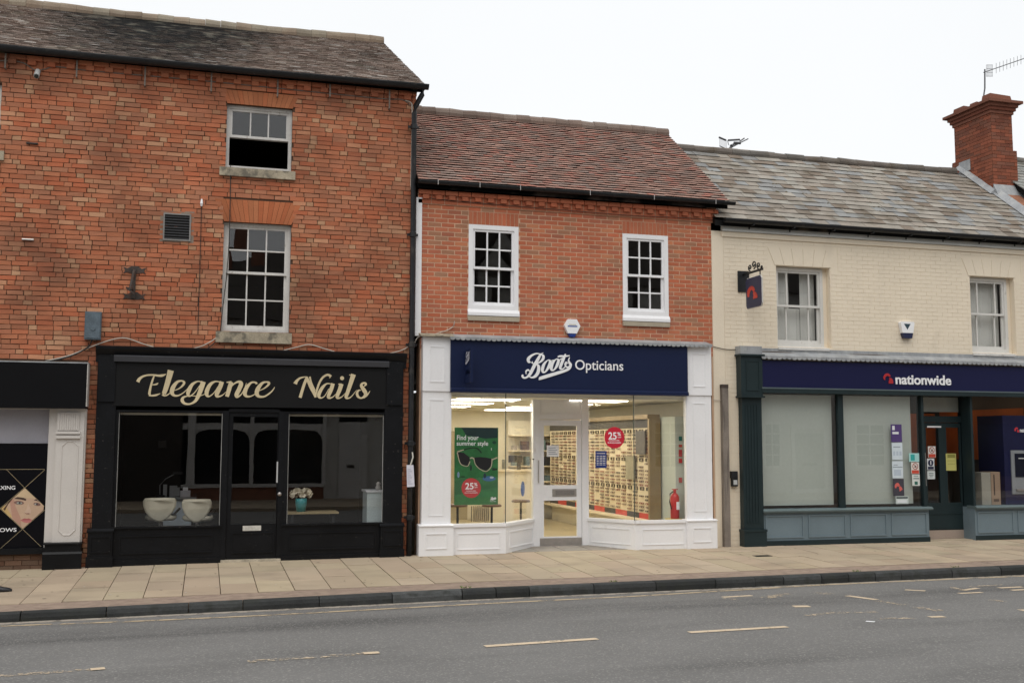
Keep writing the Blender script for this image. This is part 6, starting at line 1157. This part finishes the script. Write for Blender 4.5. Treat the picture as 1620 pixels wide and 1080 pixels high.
# camera
x, z = F(59, 117, -.1); t = thing('security_camera', 'small pale security camera under the brick eaves', 'camera', (x, -.1, z)); mb = MB(); mb.tube([(x+.01, -.005, z+.07), (x+.01, -.08, z+.05)], .028, 10); mb.build('mount', mat('grey_mount', (.25,.26,.27), .6), t); mb = MB(); mb.tube([(x, -.06, z+.06), (x, -.17, z-.06)], [.036, .042], 12); mb.build('housing', mat('pale_housing', (.48,.48,.47), .5), t, smooth=False); mb = MB(); mb.tube([(x, -.168, z-.058), (x, -.18, z-.072)], .03, 12); mb.build('lens', mat('dark_lens', (.02,.03,.035), .15), t)
for px, py, lb in ((51, 227, 'small dark fixing above the vent level on the orange brick wall'), (44, 379, 'small pale spigot on the orange brick wall level with the vent')):
    x, z = F(px, py, -.03); mb = MB(); mb.tube([(x-.08, -.03, z), (x+.08, -.03, z)], .016, 8); mb.box(x-.07, x-.05, -.03, .0, z-.01, z+.01); mb.box(x+.05, x+.07, -.03, .0, z-.01, z+.01); tag(mb.build('wall_fixing', M_STEEL if py > 300 else M_RUST), lb, 'fixing')
x, z = F(319, 320, -.04); mb = MB(); mb.tube([(x, -.03, z+.05), (x, -.04, z-.02), (x, -.03, z-.06)], [.012, .022, .014], 8); mb.box(x-.006, x+.006, -.03, .0, z-.02, z+.02); tag(mb.build('cable_insulator', M_LETTER), 'small black and white cable insulator beside the vent', 'insulator')
# cables
cable('cable', 'pale cable running along the brickwork under the dark eaves', [(-30, 96), (30, 98), (55, 111), (70, 110), (90, 106), (150, 113), (300, 126), (450, 141), (600, 156), (636, 158), (650, 168)], .009, mat('grey_cable', (.16,.13,.11), .8), Y=-.035)
cable('cable', 'black cable dropping past the salon window frames to the shopfront', [(365, 262), (364, 330), (362, 390), (358, 440), (352, 490), (349, 520), (344, 536), (330, 550), (312, 556)], .008, M_CABLEB, Y=-.045)
cable('cable', 'thin black cable hanging below the insulator', [(318.5, 326), (318, 360), (316, 430), (314, 490), (313, 528)], .006, M_CABLEB, Y=-.025)
cable('cable', 'pale cable looping over the black fascia beneath the blue-grey box', [(72, 571), (110, 562), (145, 548), (178, 537), (200, 535), (230, 545), (268, 554), (310, 550), (332, 541), (345, 532)], .009, M_CABLEW, Y=-.05)
cable('cable', 'second pale cable arching between the salon fascia and the downpipe', [(418, 559), (440, 556), (470, 549), (490, 545), (515, 552), (545, 560), (580, 563), (620, 558), (640, 552), (648, 545)], .009, M_CABLEW, Y=-.05)
cable('cable', 'dark cable bundle feeding down from the blue-grey box', [(146, 536), (140, 548), (120, 560), (95, 568), (70, 572)], .012, M_CABLEB, Y=-.06)
cable('cable', 'pale cable curling off the red brick above the opticians', [(719, 508), (717, 516), (708, 522), (695, 526), (682, 530), (662, 533), (655, 545)], .008, M_CABLEW, Y=-.03)
cable('cable', 'long dark cable strung below the red brick eaves', [(668, 312), (720, 318), (800, 325), (900, 333), (1000, 341), (1090, 345), (1140, 350)], .006, M_CABLEB, Y=-.05)
cable('cable', 'thin cable stretching from the white pilaster to the green pilaster', [(1128, 548), (1145, 552), (1160, 553), (1172, 552)], .007, M_CABLEB, Y=-.03); cable('cable', 'thin cable hooked to the weathered post', [(1128, 632), (1137, 633), (1144, 632)], .006, M_CABLEW, Y=-.03)
cable('cable', 'cables lying along the lead flashing of the indigo fascia', [(1203, 556), (1240, 557), (1280, 562), (1320, 567), (1330, 562), (1380, 561), (1430, 565), (1500, 566), (1620, 569)], .010, mat('grey_cable'), Y=-.03)
cable('cable', 'pale cable dangling by the white beauty shop pilaster', [(135, 590), (136, 640), (132, 700), (128, 790), (127, 840), (128, 850), (124, 857)], .008, M_CABLEW, Y=-.04)
# downpipe
t = thing('downpipe', 'black cast iron downpipe between the two brick buildings', 'downpipe', (ax1+.02, -.12, 0)); xd = F(652, 500, -.11)[0]; yd = -.10; pts = [(xd+.13, EA[0]-.05, EA[1]-.06), (xd+.11, EA[0]-.04, EA[1]-.16), (xd+.02, yd-.01, EA[1]-.34), (xd, yd, EA[1]-.46), (xd, yd, 4.0), (xd, yd, 1.9), (xd-.01, yd, -.05)]
mb = MB(); mb.tube(pts, .043, 12); mb.build('pipe', M_BLACKMETAL, t, smooth=True)
for z in (6.9, 5.1, 3.3, 1.72, .55): mb = MB(); mb.lathe([(.045, 0), (.056, .01), (.056, .08), (.045, .09)], (xd, yd, z), 14); mb.box(xd-.09, xd+.09, yd+.03, yd+.05, z+.03, z+.07); mb.build('collar', M_BLACKMETAL, t)
x, z = F(656, 150, -.03); cable('cable', 'pale conduit bending down beside the black downpipe', [(641, 159), (650, 163), (652, 175), (651, 240), (650, 300)], .010, M_CABLEW, Y=-.04)
q_ = RC(643, 735, 655, 770, -.16); t = thing('notice_card', 'white paper notice strapped to the black downpipe', 'notice', (q_[0], -.16, q_[2])); mb = MB(); mb.hexa([(q_[0]+.01, -.165, q_[2]), (q_[1]+.012, -.155, q_[2]+.005), (q_[1]+.012, -.152, q_[2]+.005), (q_[0]+.01, -.162, q_[2]), (q_[0], -.16, q_[3]), (q_[1]-.01, -.158, q_[3]), (q_[1]-.01, -.155, q_[3]), (q_[0], -.157, q_[3])]); mb.build('paper', flat(.66, .66, .74), t); mb = MB(); mb.tube([(xd-.01, yd-.055, q_[3]-.01), (xd+.03, yd-.06, q_[3]+.12), (xd+.02, yd-.05, q_[3]+.2)], .012, 6); mb.build('plastic_strap', flat(.6, .58, .52), t)
for k in range(8): B('print', flat(.45, .45, .55), t, (q_[0]+.02, q_[1]-.03-.02*(k % 3), -.167, -.1652, q_[2]+.05+k*.032, q_[2]+.058+k*.032))
q_ = RC(1143, 609, 1152.5, 867, -.06); t = thing('timber_post', 'weathered grey timber post against the cream wall', 'post', (q_[0], -.06, 0)); B('post', M_WOODGREY, t, (q_[0], q_[1], -.10, -.012, -.08, q_[3]-.05)); B('post_cap', M_RUST, t, (q_[0]-.003, q_[1]+.003, -.103, -.012, q_[3]-.05, q_[3]+.01))
q_ = RC(1157, 745, 1167, 769, -.05); t = thing('key_safe', 'small black key safe on the cream pier by the green pilaster', 'key safe', (q_[0], -.04, q_[2])); zm_ = (q_[2]+q_[3])/2; B('body', M_BLACKMETAL, t, (q_[0]+.01, q_[1], -.06, -.006, q_[2], zm_+.01)); B('cover', M_BLACKMETAL, t, (q_[0]-.005, q_[1]-.005, -.07, -.006, zm_+.011, q_[3])); B('keypad', flat(.45, .46, .46), t, (q_[0]+.035, q_[1]-.015, -.064, -.0602, q_[2]+.03, zm_-.02))
# ------------------------------------------------------------------ aerials
t = thing('tv_aerial', 'thin television aerial mounted on the red brick chimney', 'aerial', (12.9, 1.9, 9)); Ya = 2.0; m_ = mat('aerial_metal', (.12,.12,.125), .5, .1, metal=.4)
P3 = lambda px, py, Y: (F(px, py, Y)[0], Y, F(px, py, Y)[1])
mb = MB(); mb.tube([(*P3(1554, 172, Ya)[:2], zb_+.2 if False else P3(1554, 172, Ya)[2]), P3(1555, 160, Ya), P3(1558, 140, Ya), P3(1558, 110, Ya)], .016, 8); mb.build('mast', m_, t); mb = MB(); mb.tube([P3(1556, 115, Ya), P3(1640, 86, Ya)], .010, 6); mb.build('boom', m_, t)
for i in range(11):
    px = 1576+i*5.6; py = 115-(px-1556)*.345; a = P3(px, py-8+i*.1, Ya); b = P3(px, py+8-i*.1, Ya); mb = MB(); mb.tube([a, b], .0045, 5); mb.build('element', m_, t)
mb = MB()
for i in range(6): a, b = P3(1560.5+i*1.9, 103, Ya), P3(1560.5+i*1.9, 121.5, Ya); mb.tube([a, b], .004, 5)
for py in (103, 109, 115, 121): mb.tube([P3(1560.5, py, Ya), P3(1570.5, py, Ya)], .004, 5)
mb.build('reflector_grid', m_, t)
t = thing('tv_aerial', 'compact dark aerial lying behind the slate ridge', 'aerial', (6.5, 3.4, 8)); Ya = 3.3; zz = lambda u, v: P3(1130+u/23.14, 205+v/23.14, Ya)
mb = MB(); mb.tube([zz(580, 900), zz(600, 650), zz(640, 600)], .03, 8); mb.build('mast', m_, t); mb = MB(); mb.tube([zz(540, 690), zz(1240, 340)], .014, 6); mb.build('boom', m_, t)
for a, b, rr_ in (((170, 285), (430, 395), .02), ((510, 395), (930, 372), .022), ((720, 490), (960, 500), .03), ((940, 430), (1100, 320), .016), ((190, 605), (400, 690), .01), ((490, 400), (520, 570), .008)):
    mb = MB(); mb.tube([zz(*a), zz(*b)], rr_, 6); mb.build('element', m_, t)
for i in range(5): mb = MB(); u = 590+i*55; mb.tube([zz(u, 560-i*24), zz(u+20, 690-i*30)], .016, 6); mb.build('director', m_, t)
for i in range(7): u = 190+i*42; mb = MB(); mb.tube([zz(u, 300+i*14), zz(u+10, 620+i*8)], .004, 4); mb.build('rod', m_, t)
# ------------------------------------------------------------------ buildings across the road (seen mirrored in the glass)
YX = -18.7; RX = 18.7
M_PALEREND = mat('pale_render', (.55,.54,.51), .85, .06); M_TIMB = mat('dark_timber', (.04,.033,.028), .8, .2); M_OROOF = mat('dark_far_roof', (.07,.06,.052), .9, .2); M_FARBRICK = mat('far_brick', (.24,.11,.07), .9, .3, 3, 20); M_WOODW = mat('white_joinery', (.62,.61,.59), .5, .06); M_DARKGLASS = mat('dark_window', (.012,.013,.015), .08, .05)
B_ = lambda name, m, par, *bx_: [B(name, m, par, b) for b in bx_]
kb = thing('opposite_pavement', 'pavement on the far side of the road', 'pavement', (0, -16, 0)); kb['kind'] = 'structure'; B('slab_bed', mat('far_slab', (.36,.29,.21), .9, .1, 2, 20), kb, (-60, 60, -40, -14.25, -.4, -.06))
def opp(name, label, x0, x1, zt, roofh, m, gable=False):
    t = thing(name, label, 'building', ((x0+x1)/2, YX-3, 0)); B('wall', m, t, (x0, x1, YX-6, YX, -.1, zt)); mb = MB()
    if gable: mb.prism([(x0-.2, zt), (x1+.2, zt), ((x0+x1)/2, zt+roofh)], YX-6, YX+.15)
    else: mb.prismx([(YX+.3, zt), (YX-3, zt+roofh), (YX-6.3, zt)], x0, x1)
    mb.build('roof', M_OROOF, t); return t
t = opp('opposite_shop', 'pale rendered shop with white timber window posts across the road', -16, 3.2, 5.6, 3.0, M_PALEREND)
gx = lambda px: F(px, 700, RX)[0]
zs_o, zt_o = F(330, 768, RX)[1], F(330, 676, RX)[1]
B('boarded_bay', M_TIMB, t, (-15.8, gx(288), YX, YX+.14, -.1, zt_o+.5)); wl_ = gx(288); B('stall_riser', M_FARBRICK, t, (wl_, gx(512), YX, YX+.06, -.1, zs_o-.06)); B('sill', M_WOODW, t, (wl_, gx(512), YX, YX+.12, zs_o-.06, zs_o+.06)); B('window', M_DARKGLASS, t, (wl_, gx(512), YX, YX+.02, zs_o+.06, zt_o+.5)); B('head', M_WOODW, t, (wl_, gx(512), YX, YX+.10, zt_o-.06, zt_o+.14)); B('fascia', M_TIMB, t, (-8.8, 3.0, YX, YX+.2, zt_o+.5, zt_o+1.1))
for px in (303, 398, 512): x = gx(px); B('post', M_WOODW, t, (x-.12 if px == 303 else x-.06, x+.12 if px == 303 else x+.06, YX, YX+.13, zs_o, zt_o+.5))
for px in (303, 398, 512):
    x = gx(px)
    for s_ in ((1,) if px == 303 else (-1, 1) if px == 398 else (-1,)):
        mb = MB(); mb.prism([(x+s_*.06, zt_o-.061), (x+s_*.5, zt_o-.061), (x+s_*.22, zt_o-.13), (x+s_*.1, zt_o-.28), (x+s_*.06, zt_o-.45)], YX+.001, YX+.09); mb.build('bracket', M_WOODW, t)
x0, x1 = gx(536), gx(580); B('door', M_WOODW, t, (x0, x1, YX, YX+.06, -.05, F(560, 668, RX)[1])); B('letterbox', M_TIMB, t, (gx(548), gx(560), YX+.06, YX+.07, .95, 1.05)); B('fanlight', M_DARKGLASS, t, (x0, x1, YX, YX+.03, F(560, 667, RX)[1], F(560, 654, RX)[1]))
for x in (-7.2, -3.2, .8): B('upper_window', M_DARKGLASS, t, (x, x+1.1, YX, YX+.03, 3.6, 5.0)); B('window_frame', M_WOODW, t, (x-.06, x+1.16, YX, YX+.025, 3.54, 5.06))
B('chimney', M_FARBRICK, t, (gx(378)-.5, gx(378)+.5, YX-3.4, YX-2.6, 7.6, 9.7)); B('chimney', M_FARBRICK, t, (.9, 1.7, YX-3.4, YX-2.6, 7.2, 9.6))
t = opp('opposite_timbered_house', 'half-timbered gabled house across the road', 3.2, 10.5, 7.6, 4.6, mat('far_white_infill', (.42,.41,.38), .9, .08), True)
for x in (3.25, 4.6, 6.0, 7.4, 8.8, 10.2): B('timber', M_TIMB, t, (x, x+.26, YX, YX+.08, 3.0, 7.6))
for z in (3.0, 4.6, 6.2): B('rail', M_TIMB, t, (3.2, 10.5, YX, YX+.085, z, z+.25))
for x in (4.9, 6.35, 7.75): B('window', M_DARKGLASS, t, (x, x+.95, YX, YX+.05, 4.9, 6.1))
mb = MB(); mb.prism([(4.3, 7.8), (9.4, 7.8), (6.85, 10.9)], YX+.15, YX+.2); mb.build('gable_panel', mat('far_white_infill'), t)
for a, b in (((4.3, 7.8), (6.85, 10.9)), ((9.4, 7.8), (6.85, 10.9)), ((6.85, 7.8), (6.85, 10.8)), ((5.6, 7.8), (6.85, 9.4)), ((8.1, 7.8), (6.85, 9.4))): mb = MB(); mb.tube([(a[0], YX+.2, a[1]), (b[0], YX+.2, b[1])], .13, 4); mb.build('brace', M_TIMB, t)
B('shop_window', M_DARKGLASS, t, (3.6, 10.1, YX, YX+.05, .6, 2.4)); B('shop_fascia', M_TIMB, t, (3.3, 10.4, YX, YX+.2, 2.4, 2.99))
t = opp('opposite_cream_house', 'pale house with panelled door and sash windows across the road', 10.5, 24, 7.4, 3.4, M_PALEREND); t4 = opp('opposite_brick_house', 'dark brick house beyond the pale house across the road', 24, 44, 7.0, 3.2, mat('dark_far_brick', (.10,.06,.045), .9, .3, 3, 20)); B('shop_window', M_DARKGLASS, t4, (24.5, 33, YX, YX+.05, .5, 2.6)); B('shop_fascia', M_TIMB, t4, (24.3, 33.2, YX, YX+.2, 2.6, 3.2))
x0, x1 = gx(1255), gx(1300); B('door', mat('grey_door', (.30,.30,.28), .6), t, (x0, x1, YX, YX+.05, -.05, F(1280, 685, RX)[1])); mb = MB(); frame_mb(mb, x0-.15, x1+.15, -.05, F(1280, 672, RX)[1], .15, YX, YX+.09); mb.build('door_case', M_WOODW, t); B('letterbox', M_TIMB, t, (x0+.3, x1-.3, YX+.05, YX+.06, .95, 1.05))
for a, b in ((15.0, 16.2), (16.7, 17.3), (20.6, 21.8), (12.2, 13.4)):
    w = B('window', M_DARKGLASS, t, (a, b, YX, YX+.03, .95, 2.5)); mb = MB(); frame_mb(mb, a-.08, b+.08, .87, 2.58, .09, YX, YX+.06); mb.box((a+b)/2-.02, (a+b)/2+.02, YX+.03, YX+.05, .95, 2.5)
    for z in (1.35, 1.75, 2.15): mb.box(a, b, YX+.03, YX+.045, z-.02, z+.02)
    mb.build('glazing', M_WOODW, w); B('upper_window', M_DARKGLASS, t, (a, b, YX, YX+.03, 3.7, 5.2))
# ------------------------------------------------------------------ person walking in at the pavement's end
def person():
    hx, hy = -6.18, -2.05; zb3 = zg(hx, hy)
    t = thing('person', 'person in black shoes and dark trousers walking along the pavement', 'person', (hx, hy, zb3))
    J = dict(pel=(0, 0, .96), ch=(.03, 0, 1.35), nk=(.04, 0, 1.50), hd=(.06, 0, 1.68), ls=(.03, .19, 1.42), le=(-.07, .24, 1.13), lw=(.06, .25, .90), rs=(.03, -.19, 1.42), re=(.0, -.25, 1.13), rw=(.16, -.24, .95), lh=(0, .09, .92), lk=(-.06, .1, .5), la=(-.32, .1, .16), rh=(0, -.09, .92), rk=(.20, -.09, .52), ra=(.36, -.09, .10))
    E_ = [('pel', 'ch'), ('ch', 'nk'), ('nk', 'hd'), ('ch', 'ls'), ('ls', 'le'), ('le', 'lw'), ('ch', 'rs'), ('rs', 're'), ('re', 'rw'), ('pel', 'lh'), ('lh', 'lk'), ('lk', 'la'), ('pel', 'rh'), ('rh', 'rk'), ('rk', 'ra')]
    Rr = dict(pel=.15, ch=.16, nk=.06, hd=.10, ls=.075, le=.05, lw=.035, rs=.075, re=.05, rw=.035, lh=.10, lk=.065, la=.05, rh=.10, rk=.065, ra=.05); K = list(J)
    me = bpy.data.meshes.new('body'); me.from_pydata([(hx+J[k][0], hy+J[k][1], zb3+J[k][2]) for k in K], [(K.index(a), K.index(b)) for a, b in E_], []); o = bpy.data.objects.new('body', me); COL.objects.link(o)
    md = o.modifiers.new('s', 'SKIN'); 
    for i, k in enumerate(K): me.skin_vertices[0].data[i].radius = (Rr[k], Rr[k]*(.75 if k in ('ch', 'pel') else 1))
    me.skin_vertices[0].data[0].use_root = True; sb_ = o.modifiers.new('d', 'SUBSURF'); sb_.levels = sb_.render_levels = 2; me.materials.append(mat('dark_clothing', (.03,.032,.04), .9, .2)); attach(o, t)
    for nm, (ax_, ay, az), toe in (('shoe', (.36, -.09, .0), 0), ('shoe', (-.34, .1, .03), -.3)):
        mb = MB(); pr = [(-.09, .0, .035, .08), (-.05, 0, .042, .10), (.02, 0, .045, .085), (.10, 0, .05, .06), (.17, 0, .042, .048), (.205, 0, .02, .03)]; rings = []
        for u, _, w, h in pr:
            k = len(mb.v); rings.append(k)
            for v_, z_ in ((-w, 0), (w, 0), (w, h*.5), (w*.6, h), (-w*.6, h), (-w, h*.5)): mb.v.append((hx+ax_+u, hy+ay+v_, zb3+az+z_-toe*.0+(max(0, -u)*.3 if toe else 0)))
        for a, b in zip(rings, rings[1:]):
            for i in range(6): mb.face((a+i, a+(i+1) % 6, b+(i+1) % 6, b+i))
        mb.face(tuple(rings[0]+i for i in range(6))); mb.face(tuple(rings[-1]+i for i in range(6))[::-1]); mb.build('shoe', mat('black_shoe', (.015,.015,.017), .4, .1), t, smooth=True)
    mb = MB(); mb.lathe([(.03, -.04), (.085, .0), (.105, .06), (.10, .12), (.06, .17), (.01, .185)], (hx+.055, hy, zb3+1.62), 16); mb.build('hair', mat('brown_hair', (.05,.03,.02), .8, .2), t, smooth=True)
person()
